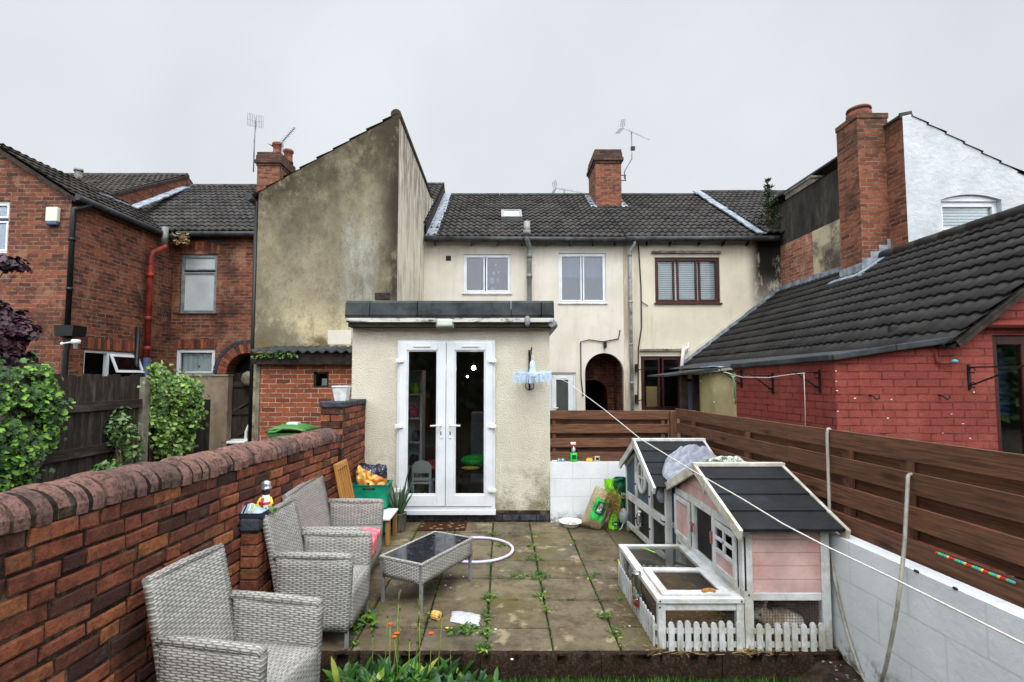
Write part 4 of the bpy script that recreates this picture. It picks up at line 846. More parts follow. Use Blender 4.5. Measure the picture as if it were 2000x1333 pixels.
u = Vector((GX1 - GX0 + .12, 0, 6.60 - 5.06)); m = MB(); tiles(m, (GX0 - .14, GY - .015, 4.985), (0, 1, 0), u, 4.0, u.length, .34, .16, .02, .035, 5); m.build('roof', 'tile_old', ha, recalc=False)
m = MB(); m.tube([(GX1 - .06, GY - .004, 6.53), (GX1 - .06, 13, 6.53)], .095, 12); m.build('ridge_capping', 'render_gable', ha)
m = MB(); m.tube([(GX0 - .16, GY - .05, 5.0), (GX0 - .16, FY, 4.97)], .06, 8); m.build('gutter', 'dark_gutter', ha)
m = MB(); m.tube([(GX0 - .05, GY + .05, 4.95), (GX0 - .05, GY + .05, 0)], .04, 8); m.build('downpipe', 'black_plastic', ha)
m = MB(); p = at(747, 579, GY); m.box(p.x - .13, p.x + .13, GY - .012, GY + .02, p.z - .06, p.z + .06); m.build('air_brick', 'dark_timber', ha)
m = MB(); p = at(876, 505, FY); m.box(p.x - .06, p.x + .06, FY - .01, FY + .02, p.z - .06, p.z + .06); m.build('air_brick', 'dark_timber', ha)
m = MB(); p = at(663, 659, GY); m.box(p.x - .2, p.x + .2, GY - .006, GY + .02, p.z - .13, p.z + .12); m.build('render_patch', 'render_cream', ha, bevel=.004)
m = MB(); m.tube([(-1.80, 11.76, 5.05), (XH, 11.76, 5.03)], .065, 10); gt = m.build('gutter', 'dark_gutter', ha)
for px in (848, 920, 971, 1020, 1068, 1114, 1160, 1203): p = at(px, 470, 11.78); m = MB(); m.box(p.x - .012, p.x + .012, 11.74, 11.96, 4.93, 5.02); m.build('gutter_bracket', 'black_iron', gt)
m = MB(); p = at(1034, 520, 11.9); q0 = at(1029, 434, 11.62); m.tube([(q0.x, 11.6, q0.z), (q0.x, 11.6, 5.08)], .075, 12); m.tube([(q0.x, 11.6, 5.10), (q0.x, 11.62, 5.0), (p.x, 11.86, 4.88), (p.x, 11.9, 4.78), (p.x, 11.9, -.1)], .055, 12)
for z in (5.15, 4.68, 4.2): m.tube([(q0.x if z > 5 else p.x, 11.6 if z > 5 else 11.9, z - .05), (q0.x if z > 5 else p.x, 11.6 if z > 5 else 11.9, z + .05)], .085 if z > 5 else .066, 12)
m.build('soil_pipe', 'grey_pipe', ha)
p = at(1152, 700, 11.95); m = MB(); c1 = at(1134, 668, 11.97); c2 = at(1150, 664, 11.97); c3 = at(1178, 668, 11.97); c4 = at(1208, 662, 11.97); c5 = at(1211, 645, 11.97); c6 = at(1135, 740, 11.97); c7 = at(1139, 775, 11.97)
m.tube([c7, c6, c1, c2, c3, c4, c5], .013, 6); m.build('cable', 'black_plastic', ha); m = MB(); p = at(1182, 672, 11.94); m.box(p.x - .03, p.x + .03, 11.9, 12, p.z - .09, p.z + .05); m.build('outside_light', 'black_iron', ha)
m = MB(); m.box(GX1 + .02, XH, 12.85, 12.95, 2.7, 5.1); m.box(GX1 + .02, ar[0] - .02, 12.85, 12.95, -.2, 2.7); m.box(GX1 + .02, XH, 12.15, 12.85, 2.66, 2.7); m.build('window_backing', 'room_wall', ha)  # backing added behind the windows to keep the rooms dim
p0 = at(1163.5, 420, 14.3); p1 = at(1213, 292, 14.3); c = stack(ha, p0.x, p1.x, 14.3, 15.4, 6.3, p1.z, 'brick_stack', [], .06)
m = MB(); m.lathe([(.10, 0), (.13, .03), (.12, .08), (.05, .10)], (p1.x - .2, 14.75, p1.z), 12); m.build('chimney_pot', 'pot_clay', c)
m = MB(); zz = 6.62; m.bar((p0.x - .16, 14.2, zz - .02), (p1.x + .16, 14.2, zz - .02), .26, .03, (0, -.5, 1)); lead_line(m, (p0.x - .06, 14.15, zz), (p0.x - .06, 15.3, zz + .75), .16, .03); lead_line(m, (p1.x + .06, 14.15, zz), (p1.x + .06, 15.3, zz + .75), .16, .03); m.build('flashing', 'lead', c)
p = at(1000, 421, 12.55); sl = Vector((0, 3.68, 2.33)).normalized(); nn = Vector((0, -sl.z, sl.y)); t_u = lambda a, b, h: Vector((p.x + a, 13.0, 5.10 + (13.0 - 11.82) * .633)) + sl * b + nn * h
m = MB(); 
for a0, a1, b0, b1 in ((-.27, .27, -.02, .06), (-.27, .27, .62, .70), (-.27, -.20, .06, .62), (.20, .27, .06, .62)): m.prism([t_u(a0, b0, 0), t_u(a1, b0, 0), t_u(a1, b1, 0), t_u(a0, b1, 0)], nn * .14)
sk = m.build('roof_window', 'alu', ra); m = MB(); m.poly([t_u(-.2, .06, .12), t_u(.2, .06, .12), t_u(.2, .62, .12), t_u(-.2, .62, .12)]); m.build('pane', 'frosted', sk)

# ------------------------------------------------------------------ second cream house, brown windows
hb = thing('rendered_house', 'ochre cream rendered house with brown framed windows and white blinds', 'house', (4.7, 12, 0))
w3 = yw(1280, 1405, 503, 592); w4 = yw(1253, 1331, 696, 802)
m = MB(); cells(m, PFY, XH, 6.62, -.2, 5.2, [w3[:4], w4[:4]], .12); m.build('wall', 'render_ochre', hb, recalc=False)
a_, h_ = w3[1] - w3[0], w3[3] - w3[2]; windowset(hb, w3[4], a_, h_, [(.05, a_ * .31, .05, h_ - .05), (a_ * .35, a_ * .655, .05, h_ - .05), (a_ * .685, a_ - .05, .05, h_ - .05)], 'brown_frame', 'glass', t=.06, sill=('brown_frame', .1), blind='slat', back=.055, label='three-light brown upstairs window with white slatted blinds')
a_, h_ = w4[1] - w4[0], w4[3] - w4[2]; fr_ = windowset(hb, w4[4], a_, h_, [(.05, a_ * .47, .05, h_ - .05), (a_ * .53, a_ - .05, .05, h_ - .05)], 'brown_frame', 'glass', t=.06, sill=('brown_frame', .06), label='dark brown ground floor window with a tan box inside')
p = at(1269, 775, 12.3); m = MB(); m.box(p.x - .13, p.x + .13, 12.13, 12.3, p.z - .26, p.z + .24); m.build('cardboard_box', 'tan_box', fr_)
m = MB(); m.box(XH + .02, 6.6, 12.7, 12.8, -.2, 5.1); m.build('window_backing', 'inner_shade', hb)  # dark sheet put in so the rooms behind the glass look unlit
m = MB()
for (a, b, y) in ((1273, 1408, 493), (1250, 1336, 684)):
    q0, q1 = at(a, y, 11.97), at(b, y, 11.97); n = 30
    for k in range(n): x0 = q0.x + (q1.x - q0.x) * k / n; m.box(x0, x0 + (q1.x - q0.x) / n * .86, 11.93, 12.0, q0.z - .03, q0.z + U(.015, .03))
m.build('drip_course', 'concrete', hb)
rb = mainroof(hb, XH + .005, 6.1)
m = MB(); m.poly([(XH, 11.82, 5.06), (6.6, 11.82, 5.06), (6.6, 12.0, 5.06), (XH, 12, 5.06)]); m.build('soffit', 'dark_timber', hb)
m = MB(); m.tube([(XH + .01, 11.76, 5.05), (6.45, 11.76, 5.06)], .065, 10); gt = m.build('gutter', 'dark_gutter', hb)
for px in (1266, 1312, 1368, 1416, 1464): p = at(px, 470, 11.78); m = MB(); m.box(p.x - .012, p.x + .012, 11.74, 11.96, 4.93, 5.02); m.build('gutter_bracket', 'black_iron', gt)
m = MB(); a = at(1240, 470, 11.76); b = at(1231, 500, 11.9); m.tube([(a.x, 11.76, 5.02), (a.x, 11.8, 4.93), (b.x, 11.92, 4.82), (b.x, 11.93, 4.7), (b.x, 11.93, -.1)], .036, 10)
for z in (4.72, 3.6, 2.6, 1.7): m.tube([(b.x, 11.93, z - .03), (b.x, 11.93, z + .03)], .046, 10)
m.build('downpipe', 'silver_pipe', hb)
m = MB(); m.tube([at(1247, 478, 11.97), at(1252, 560, 11.97), at(1253, 640, 11.97), at(1247, 680, 11.97), at(1246, 790, 11.97)], .014, 6); m.tube([at(1253, 590, 11.97), at(1266, 598, 11.97)], .01, 5); m.build('cable', 'dark_timber', hb)
m = MB(); a, b = at(1335, 684, 11.9), at(1330, 730, 11.9); m.tube([(a.x + .1, 11.92, a.z + .06), (a.x, 11.9, a.z), (b.x, 11.9, b.z)], .045, 8); m.tube([at(1344, 700, 11.97), at(1344, 670, 11.97)], .012, 5); m.build('waste_pipe', 'white_plastic', hb)
m = MB(); lead_line(m, at(1336, 712, 11.93), at(1519, 572, 11.93), .02, .15, (0, 0, 1), 12); m.build('flashing', 'lead', hb)
m = MB(); lead_line(m, at(1331, 704, 11.975), at(1513, 565, 11.975), .02, .08, (0, 0, 1), 9); m.build('render_fillet', 'render_ochre', hb)
m = MB(); 
for py in (705, 765): p = at(1246, py + 20, 11.9); m.box(p.x - .05, p.x + .0, 11.88, 12, p.z - .02, p.z + .16); m.bar((p.x - .06, 11.9, p.z), (p.x + .1, 11.88, p.z + .05), .02, .02)
m.build('shutter_stay', 'black_iron', hb)
# neighbour's higher roof at the far right end
hc = thing('end_house_roof', 'dark tiled roof of the next house, raised beyond the lead valley', 'house', (6.4, 14, 5))
rc = mainroof(hc, 6.14, 12.0, .10, nm='roof')
m = MB(); lead_line(m, (6.10, 11.8, 5.2), (6.02, 15.4, 7.52), .24, .03, n=14); m.build('flashing', 'lead', rc)
# ------------------------------------------------------------------ red brick house on the left with its two-storey wing
hr = thing('brick_house', 'red brick terraced house on the left with a two-storey rear wing', 'house', (-8, 12, 0))
RX, RY = -7.79, 9.1; SLR = .64
tz = lambda x: 5.12 + SLR * (RX - x)
m = MB(); wl_ = at(20, 392, RY); wlb = at(20, 495, RY)
PFR = lambda u, v, w: (u, RY + w, v)
cells(m, PFR, -14, RX, -.2, 5.12, [(-10.0, wl_.x, wlb.z, wl_.z)], .1)
m.poly([(-11.0, RY, 5.12), (RX, RY, 5.12), (-9.4, RY, tz(-9.4))])
lw_a, lw_b = atX(165, 683, RX), atX(272, 690, RX); lz1 = lw_a.z; lz0 = lz1 - 1.0
PSR = lambda u, v, w: (RX - w, u, v)
cells(m, PSR, RY, FY, -.2, 5.16, [(lw_a.y, lw_b.y, lz0, lz1)], .1)
u1 = yw(350, 425, 497, 612); u2 = yw(342, 420, 682, 735); u2 = (u2[0], u2[1], u2[2] - .6, u2[3], None); aL = at(443, 690, FY); ax0, ax1, az = aL.x, aL.x + .98, aL.z
cells(m, PFY, RX, GX0 + .02, -.2, 5.30, [u1[:4], u2[:4], (ax0, ax1, -.2, az)], .11); arch_fill(m, PFY, ax0, ax1, az, .4)
m.build('wall', 'brick_left', hr, recalc=False)
m = MB(); m.box(-13.9, RX - .4, 9.6, 9.7, -.1, 5); m.box(RX - .9, RX - .8, 9.7, 12, -.1, 5); m.box(RX - .3, GX0, 12.6, 12.7, -.1, 5.1); m.build('window_backing', 'inner_shade', hr)  # dark sheets set behind the openings for the gloom indoors
Pw = lambda u, v, w: (-10.0 + u, RY + .06 - w, wlb.z + v); a_, h_ = wl_.x + 10.0, wl_.z - wlb.z
windowset(hr, Pw, a_, h_, [(.05, a_ - .05, .05, h_ * .62), (.05, a_ - .05, h_ * .68, h_ - .05)], 'pvc', 'glass_sky', blind=[(.05, a_ - .05, .05, h_ - .05)], blind_mat='curtain_grey', back=.25, label='white window at the upstairs front of the wing')
a_, h_ = u1[1] - u1[0], u1[3] - u1[2]; windowset(hr, u1[4], a_, h_, [(.04, a_ - .04, .04, h_ * .70), (.04, a_ - .04, h_ * .73, h_ - .04)], 'grey_plastic', 'frosted', t=.06, sill=('dark_timber', .08), label='grey sash window with frosted panes upstairs')
a_, h_ = u2[1] - u2[0], u2[3] - u2[2]; windowset(hr, lambda u, v, w: (u2[0] + u, FY + .05 - w, u2[2] + v), a_, h_, [(.05, a_ - .05, .05, h_ - .62), (.05, a_ - .05, h_ - .56, h_ - .05)], 'pvc', 'glass', blind=[(.05, a_ - .05, .05, h_ - .05)], blind_mat='blind_white', back=.12, label='white ground floor window with a blind')
a_, h_ = lw_b.y - lw_a.y, lz1 - lz0; fl = windowset(hr, lambda u, v, w: (RX - .04 + w, lw_a.y + u, lz0 + v), a_, h_, [], 'pvc', t=.05, name='window', label='low white side window with a casement tilted open')
m = MB(lambda u, v, w: (RX - .04 + w, lw_a.y + u, lz0 + v)); m.box(a_ * .42 - .03, a_ * .42 + .03, .05, h_ - .05, -.05, .02); m.build('mullion', 'pvc', fl)
m = MB(lambda u, v, w: (RX - .04 + w + (h_ - .06 - v) * .42, lw_a.y + u, lz0 + v)); b0, b1 = a_ * .42 + .03, a_ - .03
m.box(b0, b1, h_ - .10, h_ - .05, .015, .05); m.box(b0, b1, h_ - .42, h_ - .37, .015, .05); m.box(b0, b0 + .05, h_ - .37, h_ - .10, .015, .05); m.box(b1 - .05, b1, h_ - .37, h_ - .10, .015, .05); cs = m.build('casement', 'pvc', fl, bevel=.004)
m = MB(lambda u, v, w: (RX - .04 + w + (h_ - .06 - v) * .42, lw_a.y + u, lz0 + v)); m.box(b0 + .05, b1 - .05, h_ - .37, h_ - .10, .028, .034); m.build('pane', 'glass', cs)
m = MB()     # brick lintels, blue brick bands, soldier courses
def soldier(m, P, u0, u1, v, h=.215, camber=0.0, lift=0.0):
    n = max(2, int(round((u1 - u0) / .077))); w = (u1 - u0) / n
    for k in range(n):
        c = camber * (1 - ((k + .5) / n * 2 - 1) ** 2); m.r = random.random(); a, b = u0 + k * w + .004, u0 + (k + 1) * w - .004
        q = [P(a, v + c, -.012), P(b, v + c, -.012), P(b, v + c + h, -.012), P(a, v + c + h, -.012)]; m.prism(q, Vector(P(a, v + c, .05)) - Vector(P(a, v + c, -.012)))
soldier(m, PFY, u1[0] - .06, u1[1] + .06, u1[3] + .01, .2, .10); m.build('lintel', 'brick_solid', hr); m = MB(); soldier(m, PFY, u2[0] - .04, u2[1] + .04, u2[3] + .01); m.build('lintel', 'brick_solid', hr); m = MB(); soldier(m, PSR, lw_a.y - .1, lw_b.y + .1, lz1 + .02); m.build('lintel', 'brick_solid', hr); m = MB()
def archring(m, c, vs, r0, r1, n, y0, y1, a0=0, a1=math.pi):
    for k in range(n):
        t0, t1 = a0 + (a1 - a0) * (k + .06) / n, a0 + (a1 - a0) * (k + .94) / n; m.r = random.random()
        q = [(c + r * math.cos(t_), y0, vs + r * math.sin(t_)) for r, t_ in ((r0, t0), (r1, t0), (r1, t1), (r0, t1))]; m.prism(q, (0, y1 - y0, 0))
ac, avs = (ax0 + ax1) / 2, az - (ax1 - ax0) / 2; archring(m, ac, avs, .495, .70, 20, FY - .014, FY + .05); m.build('arch_ring', 'brick_solid', hr)
m = MB(); archring(m, ac, avs, .71, .80, 24, FY - .016, FY + .05); m.build('blue_brick_ring', 'blue_brick', hr); m = MB(); soldier(m, PFY, u1[0] - .06, u1[1] + .06, u1[3] + .23, .07, .10); m.build('blue_brick_band', 'blue_brick', hr)
m = MB(); m.poly([(ax0, 12.4, -.2), (ax0, 15, -.2), (ax0, 15, 2.5), (ax0, 12.4, 2.5)]); m.poly([(ax1, 12.4, -.2), (ax1, 15, -.2), (ax1, 15, 2.5), (ax1, 12.4, 2.5)]); m.poly([(ax0, 12.4, 2.5), (ax1, 12.4, 2.5), (ax1, 15, 2.5), (ax0, 15, 2.5)]); m.poly([(ax0, 15, -.2), (ax1, 15, -.2), (ax1, 15, 2.5), (ax0, 15, 2.5)]); m.build('passage', 'inner_shade', hr)
m = MB(uv='wood')
for k in range(8): m.box(ax0 + .02 + k * .12, ax0 + .135 + k * .12, 12.30, 12.33, -.15, 1.95 + U(-.01, .01))
for z in (.3, .95, 1.6): m.box(ax0 + .02, ax1 - .02, 12.26, 12.299, z, z + .12)
m.bar((ax0 + .06, 12.27, .42), (ax1 - .05, 12.27, .95), .03, .11); m.bar((ax0 + .06, 12.27, 1.07), (ax1 - .05, 12.27, 1.6), .03, .11); m.build('gate', 'old_gate', hr)
p = at(490, 742, 12.2); m = MB(); m.lathe([(.1, -.06), (.2, .0), (.22, .12), (.19, .24), (.1, .3)], (p.x, 12.22, p.z - .1), 16); m.build('stone_ball', 'concrete', hr)
# roofs
rA = mainroof(hr, -10.2, GX0 + .0, .0, zr=7.72, ze=5.24)
u = Vector((-1.73, 0, 1.73 * SLR)); m = MB(); tiles(m, (RX + .12, RY - .06, 5.05), (0, 1, 0), u, 5.2, u.length, .34, .16, .026, .04, 5)
m.poly([(RX + .12, RY - .05, 5.02), (RX + .12, 14, 5.02), (-9.4, 14, 5.02 + 1.73 * SLR), (-9.4, RY - .05, 5.02 + 1.73 * SLR)]); m.poly([(-9.4, 14, 5.05 + 1.73 * SLR), (-9.4, RY - .05, 5.05 + 1.73 * SLR), (-11.2, RY - .05, 5.05), (-11.2, 14, 5.05)]); rB = m.build('roof', 'tile_old', hr, recalc=False)
m = MB(uv='wood'); q0, q1 = Vector((RX + .13, RY - .04, 5.0)), Vector((-9.42, RY - .04, 5.0 + 1.75 * SLR)); m.bar(q0, q1, .07, .06, (0, 1, 0)); m.build('bargeboard', 'dark_timber', hr)
m = MB(); m.tube([(RX + .17, RY - .08, 5.06), (RX + .17, FY - .1, 5.06)], .06, 8); m.tube([(RX + .2, 11.78, 5.18), (GX0 - .2, 11.78, 5.18)], .06, 8); m.build('gutter', 'dark_gutter', hr)
m = MB(); m.poly([(RX, 11.82, 5.2), (GX0, 11.82, 5.2), (GX0, 12.0, 5.2), (RX, 12, 5.2)]); m.poly([(RX + .14, RY, 5.03), (RX + .14, 12, 5.03), (RX - .02, 12, 5.03), (RX - .02, RY, 5.03)]); m.build('soffit', 'dark_timber', hr)
m = MB(); a, b, c_ = at(188, 378, 11.15), at(258, 407, 12.25), at(362, 366, 15.2); lead_line(m, a, b, .22, .03, n=6); lead_line(m, b, c_, .24, .03, n=10); m.build('flashing', 'lead', rA)
m = MB(); a = atX(160, 408, RX + .1); m.tube([(RX + .17, a.y + .1, 5.02), (RX + .15, a.y + .0, 4.93), (RX + .05, a.y - .12, 4.86), (RX + .05, a.y - .12, 4.7), (RX + .05, a.y - .12, 2.72)], .045, 10)
for z in (4.3, 3.4): m.tube([(RX + .05, a.y - .12, z - .03), (RX + .05, a.y - .12, z + .03)], .056, 10)
m.build('downpipe', 'black_plastic', hr)
m = MB(); m.prism([(RX - .06, RY - .14, 2.55), (RX + .24, RY - .14, 2.55), (RX + .26, RY - .14, 2.74), (RX - .09, RY - .14, 2.74)], (0, .3, 0)); m.tube([(RX + .07, RY + .02, 2.55), (RX + .05, RY - .02, 2.3), (RX + .03, RY - .05, 0)], .05, 8); m.build('hopper', 'black_plastic', hr, bevel=.01)
p = at(148, 668, RY - .15); m = MB(); m.lathe([(.03, -.12), (.035, -.04), (.07, -.03), (.07, .03), (.05, .04)], p, 12); m.tube([(p.x - .03, p.y, p.z), (p.x - .28, p.y + .05, p.z - .03)], .014, 6); m.ball((p.x - .28, p.y + .05, p.z - .03), .03); m.build('outside_light', 'white_plastic', hr)
p = at(303, 450, 11.2); pr_ = [atX(319, 445, RX + .16), atX(319, 478, RX + .16), atX(318, 484, RX + .16), atX(297, 494, RX + .14), atX(296, 505, RX + .14), atX(290, 655, RX + .14), atX(289, 735, RX + .14)]
Yp = pr_[3].y; zz = [v.z for v in pr_]
m = MB(); m.tube([(RX + .22, Yp + .28, zz[1] - .02), (RX + .22, Yp + .28, zz[2]), (RX + .13, Yp + .02, zz[3]), (RX + .12, Yp, zz[4]), (RX + .12, Yp, 2.25)], .062, 12)
for z in (4.05, 3.1, 2.45): m.tube([(RX + .12, Yp, z - .05), (RX + .12, Yp, z + .05)], .076, 12)
sp = m.build('soil_pipe', 'red_pipe', hr, label='rust red cast iron soil pipe'); m = MB(); m.tube([(RX + .22, Yp + .28, zz[1]), (RX + .22, Yp + .28, zz[0])], .066, 12); m.build('vent_pipe', 'grey_pipe', sp); m = MB(); m.tube([(RX + .12, Yp, 2.25), (RX + .12, Yp, -.1)], .066, 12); m.build('lower_pipe', 'blue_pipe', sp)
m = MB(); m.tube([(RX + .05, Yp - .2, 0), (RX + .05, Yp - .2, 2.9)], .045, 8); m.build('waste_pipe', 'black_plastic', hr)  # black tube put in for a dark vertical band on the brickwork
p0, p1 = at(503, 297, 14.5), at(547, 297, 14.5); c = stack(hr, p0.x, p1.x, 14.5, 15.6, 6.6, p0.z, 'brick_stack', [(p1.x - .17, 14.72, .36), (p1.x - .1, 15.3, .42)], .06)
m = MB(); lead_line(m, (p0.x - .1, 14.42, 7.02), (p1.x + .1, 14.42, 7.02), .26, .03, (0, -.5, 1), 4); m.build('flashing', 'lead', c)
p = at(103, 423, RY - .05); m = MB(); m.box(p.x - .105, p.x + .105, RY - .09, RY, p.z - .105, p.z + .165); tb = m.build('alarm_box', 'alarm', None, bevel=.02); tag(tb, 'cream burglar alarm box with a blue base high on the brick wing', 'alarm box'); m = MB(); m.box(p.x - .1, p.x + .1, RY - .085, RY, p.z - .165, p.z - .106); m.build('strobe', 'alarm_blue', tb, bevel=.02)
p = at(38, 700, RY - .1); m = MB(uv='wood'); m.box(p.x - .4, p.x + .25, RY - .12, RY - .01, p.z - .05, p.z + .02); m.box(p.x - .35, p.x + .2, RY - .10, RY - .01, p.z - .2, p.z - .09); m.build('timber_ledge', 'dark_timber', hr)
# moss tuft hanging from the valley gutter
m = MB(); p = at(350, 468, 11.7); leafcloud(m, lambda: ((p.x + U(-.22, .2), 11.7 + U(-.1, .1), p.z + U(-.10, .14)), (0, -1, .3)), 160, .07, shape=3); tag(m.build('gutter_weed', 'straw', None, recalc=False), 'dry straw coloured weeds growing out of the valley gutter', 'weeds')
# taller house far left
hl = thing('neighbouring_house', 'taller roofed house behind the brick wing with a brick gable step', 'house', (-13, 14, 0))
rr0 = mainroof(hl, -18, -9.72, 0, zr=8.07, ze=6.08 - .18 * .53, nm='roof', mat='tile_old')
m = MB(); m.poly([(-9.72, 11.82, 4.8), (-9.72, 15.5, 7.3), (-9.72, 15.5, 8.02), (-9.72, 11.82, 5.95)]); m.poly([(-9.72, 15.5, 7.3), (-9.72, 15.5, 8.02), (-9.72, 20, 5.5), (-9.72, 20, 4.8)]); m.build('gable_wall', 'brick_far', hl)
m = MB(); m.bar((-9.70, 11.8, 5.98), (-9.70, 15.5, 8.05), .07, .07); m.build('verge', 'dark_timber', hl); p = at(153, 345, 14.8); m = MB(); m.tube([(p.x, 14.8, p.z - .5), (p.x, 14.8, p.z + .14)], .1, 12); m.tube([(p.x, 14.8, p.z + .15), (p.x, 14.8, p.z + .22)], .12, 12); m.build('vent_pipe', 'grey_pipe', hl)

# ------------------------------------------------------------------ brick outhouse with the corrugated roof
ho = thing('outhouse', 'small orange brick outhouse with a black corrugated roof edge', 'outhouse', (-2.9, 8.2, 0))
OY = 8.2; PFO = lambda u, v, w: (u, OY + w, v); q0, q1 = at(612, 757, OY), at(642, 727, OY)
m = MB(); cells(m, PFO, -3.86, -1.86, -.2, 2.12, [(q0.x, q1.x, q0.z, q1.z)], .1); m.poly([(-3.86, OY, -.2), (-3.86, GY, -.2), (-3.86, GY, 2.12), (-3.86, OY, 2.12)]); m.build('wall', 'brick_out', ho, recalc=False)
m = MB(); m.box(-3.93, -3.865, OY - .01, GY, -.2, 2.1); m.build('corner_post', 'concrete', ho)
m = MB(); m.box(q0.x - .02, q1.x + .02, OY + .02, OY + .06, q0.z - .02, q0.z + .02); m.box(q0.x, q0.x + .03, OY + .02, OY + .06, q0.z + .02, q1.z); m.box(q1.x - .03, q1.x, OY + .02, OY + .06, q0.z + .02, q1.z); m.box(q0.x, q1.x, OY + .02, OY + .06, q1.z - .03, q1.z + .01); wf = m.build('window', 'dark_timber', ho); m = MB(); m.box(q0.x + .03, q1.x - .03, OY + .04, OY + .045, q0.z + .02, q1.z - .03); m.build('pane', 'glass', wf); m = MB(); m.box(q0.x + .1, q1.x - .06, OY + .1, OY + .16, q0.z + .03, q0.z + .14); m.build('white_tub', 'room_white', wf); m = MB(); m.box(q0.x - .1, q1.x + .1, OY + .3, OY + .32, q0.z - .2, q1.z + .2); m.build('window_backing', 'inner_shade', wf)
m = MB(); 
for k in range(60):
    a, b = -3.96 + k * .0355, -3.96 + (k + 1) * .0355; za, zb = .022 * math.sin(k * 1.5), .022 * math.sin((k + 1) * 1.5)
    for (yy, y2, zt) in ((7.98, GY, 0),): m.poly([(a, yy, 2.235 + za), (b, yy, 2.235 + zb), (b, y2, 2.36 + zb), (a, y2, 2.36 + za)]); m.poly([(a, yy, 2.215 + za), (b, yy, 2.215 + zb), (b, yy, 2.235 + zb), (a, yy, 2.235 + za)])
m.build('corrugated_roof', 'felt', ho, recalc=False); m = MB(uv='wood'); m.box(-3.94, -1.9, 8.06, 8.19, 2.03, 2.20); m.build('fascia', 'dark_timber', ho)
m = MB(); leafcloud(m, lambda: ((U(-3.9, -3.2), 8.0 + U(-.02, .05), 2.14 + U(-.02, .06)), (0, -1, .4)), 70, .05, shape=3); tag(m.build('roof_moss', 'weed', None, recalc=False), 'bright moss and weeds caught under the corrugated outhouse roof edge', 'moss')

# ------------------------------------------------------------------ white gabled house on the right with party wall and tall stack
hw = thing('white_gabled_house', 'white rendered gable house on the right with blackened side wall and tall stack', 'house', (7.5, 8.4, 0))
WX, WY = 6.77, 8.4; ap = at(1778, 224, WY); wz = lambda x: ap.z - .56 * max(0, x - ap.x)
wa, wb = at(1842, 476, WY), at(1955, 380, WY); PWW = lambda u, v, w: (u, WY + w, v)
m = MB(); wz0 = wa.z - .5; cells(m, PWW, WX, 13, -.2, wz0, [], .1); tp = wb.z
m.poly([(WX, WY, wz0), (wa.x, WY, wz0), (wa.x, WY, wz(wa.x)), (ap.x, WY, ap.z), (WX, WY, ap.z - .03)]); m.poly([(wb.x, WY, wz0), (13, WY, wz0), (13, WY, wz(13)), (wb.x, WY, wz(wb.x))])
n = 10
for k in range(n):
    xa, xb = wa.x + (wb.x - wa.x) * k / n, wa.x + (wb.x - wa.x) * (k + 1) / n; ca = lambda x: tp - .09 + .09 * (1 - ((x - wa.x) / (wb.x - wa.x) * 2 - 1) ** 2)
    m.poly([(xa, WY, ca(xa)), (xb, WY, ca(xb)), (xb, WY, wz(xb)), (xa, WY, wz(xa))]); m.poly([(xa, WY, ca(xa)), (xb, WY, ca(xb)), (xb, WY + .14, ca(xb)), (xa, WY + .14, ca(xa))])
m.poly([(wa.x, WY, wz0), (wa.x, WY + .14, wz0), (wa.x, WY + .14, tp - .09), (wa.x, WY, tp - .09)]); m.poly([(wb.x, WY, wz0), (wb.x, WY + .14, wz0), (wb.x, WY + .14, tp - .09), (wb.x, WY, tp - .09)]); m.build('wall', 'white_render', hw, recalc=False)
a_, h_ = wb.x - wa.x, tp - wz0 - .09; f_ = windowset(hw, lambda u, v, w: (wa.x + u, WY + .10 - w, wz0 + v), a_, h_, [(.05, a_ - .05, .05, h_ - .55), (.05, a_ - .05, h_ - .49, h_ - .06)], 'pvc', 'glass', blind='slat', back=.055, t=.06, label='white arched-head window with white blinds')
m = MB(); m.prism([(wa.x, WY + .05, tp - .1), (wb.x, WY + .05, tp - .1)] + [(wb.x - (wb.x - wa.x) * k / 10, WY + .05, tp - .09 + .085 * (1 - (k / 5 - 1) ** 2)) for k in range(11)], (0, .05, 0)); m.build('head_panel', 'pvc', f_)
m = MB(); m.box(wa.x - .3, wb.x + .3, WY + .5, WY + .55, wz0 - .3, tp + .2); m.build('window_backing', 'room_wall', hw)
m = MB(); m.poly([(WX, 9.3, -.2), (WX, WY, -.2), (WX, WY, ap.z - .03), (WX, 9.3, ap.z - .03)]); m.build('brick_return', 'brick_tall', hw)
SX = 6.62
m = MB(); m.poly([(SX, 9.2, 4.92), (SX, 14, 4.96), (SX, 14, 5.95), (SX, 9.2, 5.95)]); m.build('side_wall', 'render_black', hw, label='sooty black rendered side wall')
m = MB(); m.poly([(SX + .003, 10.75, -.2), (SX + .003, 14, -.2), (SX + .003, 14, 4.96), (SX + .003, 10.75, 4.93)]); m.build('lower_brickwork', 'brick_pale', hw)
m = MB(); m.poly([(SX, 9.2, -.2), (SX, 10.75, -.2), (SX, 10.75, 4.93), (SX, 9.2, 4.92)]); m.build('lower_render', 'render_patch', hw)
m = MB(); m.poly([(SX - .02, 9.2, 5.95), (SX - .02, 14, 5.95), (SX + .3, 14, 5.97), (SX + .3, 9.2, 5.97)]); m.build('parapet_coping', 'render_black', hw); m = MB(); m.box(SX + .02, SX + .5, 10.75, 11.75, 5.975, 6.10); m.box(SX + .0, SX + .52, 10.72, 11.78, 6.10, 6.15); m.build('chimney_base', 'concrete', hw)
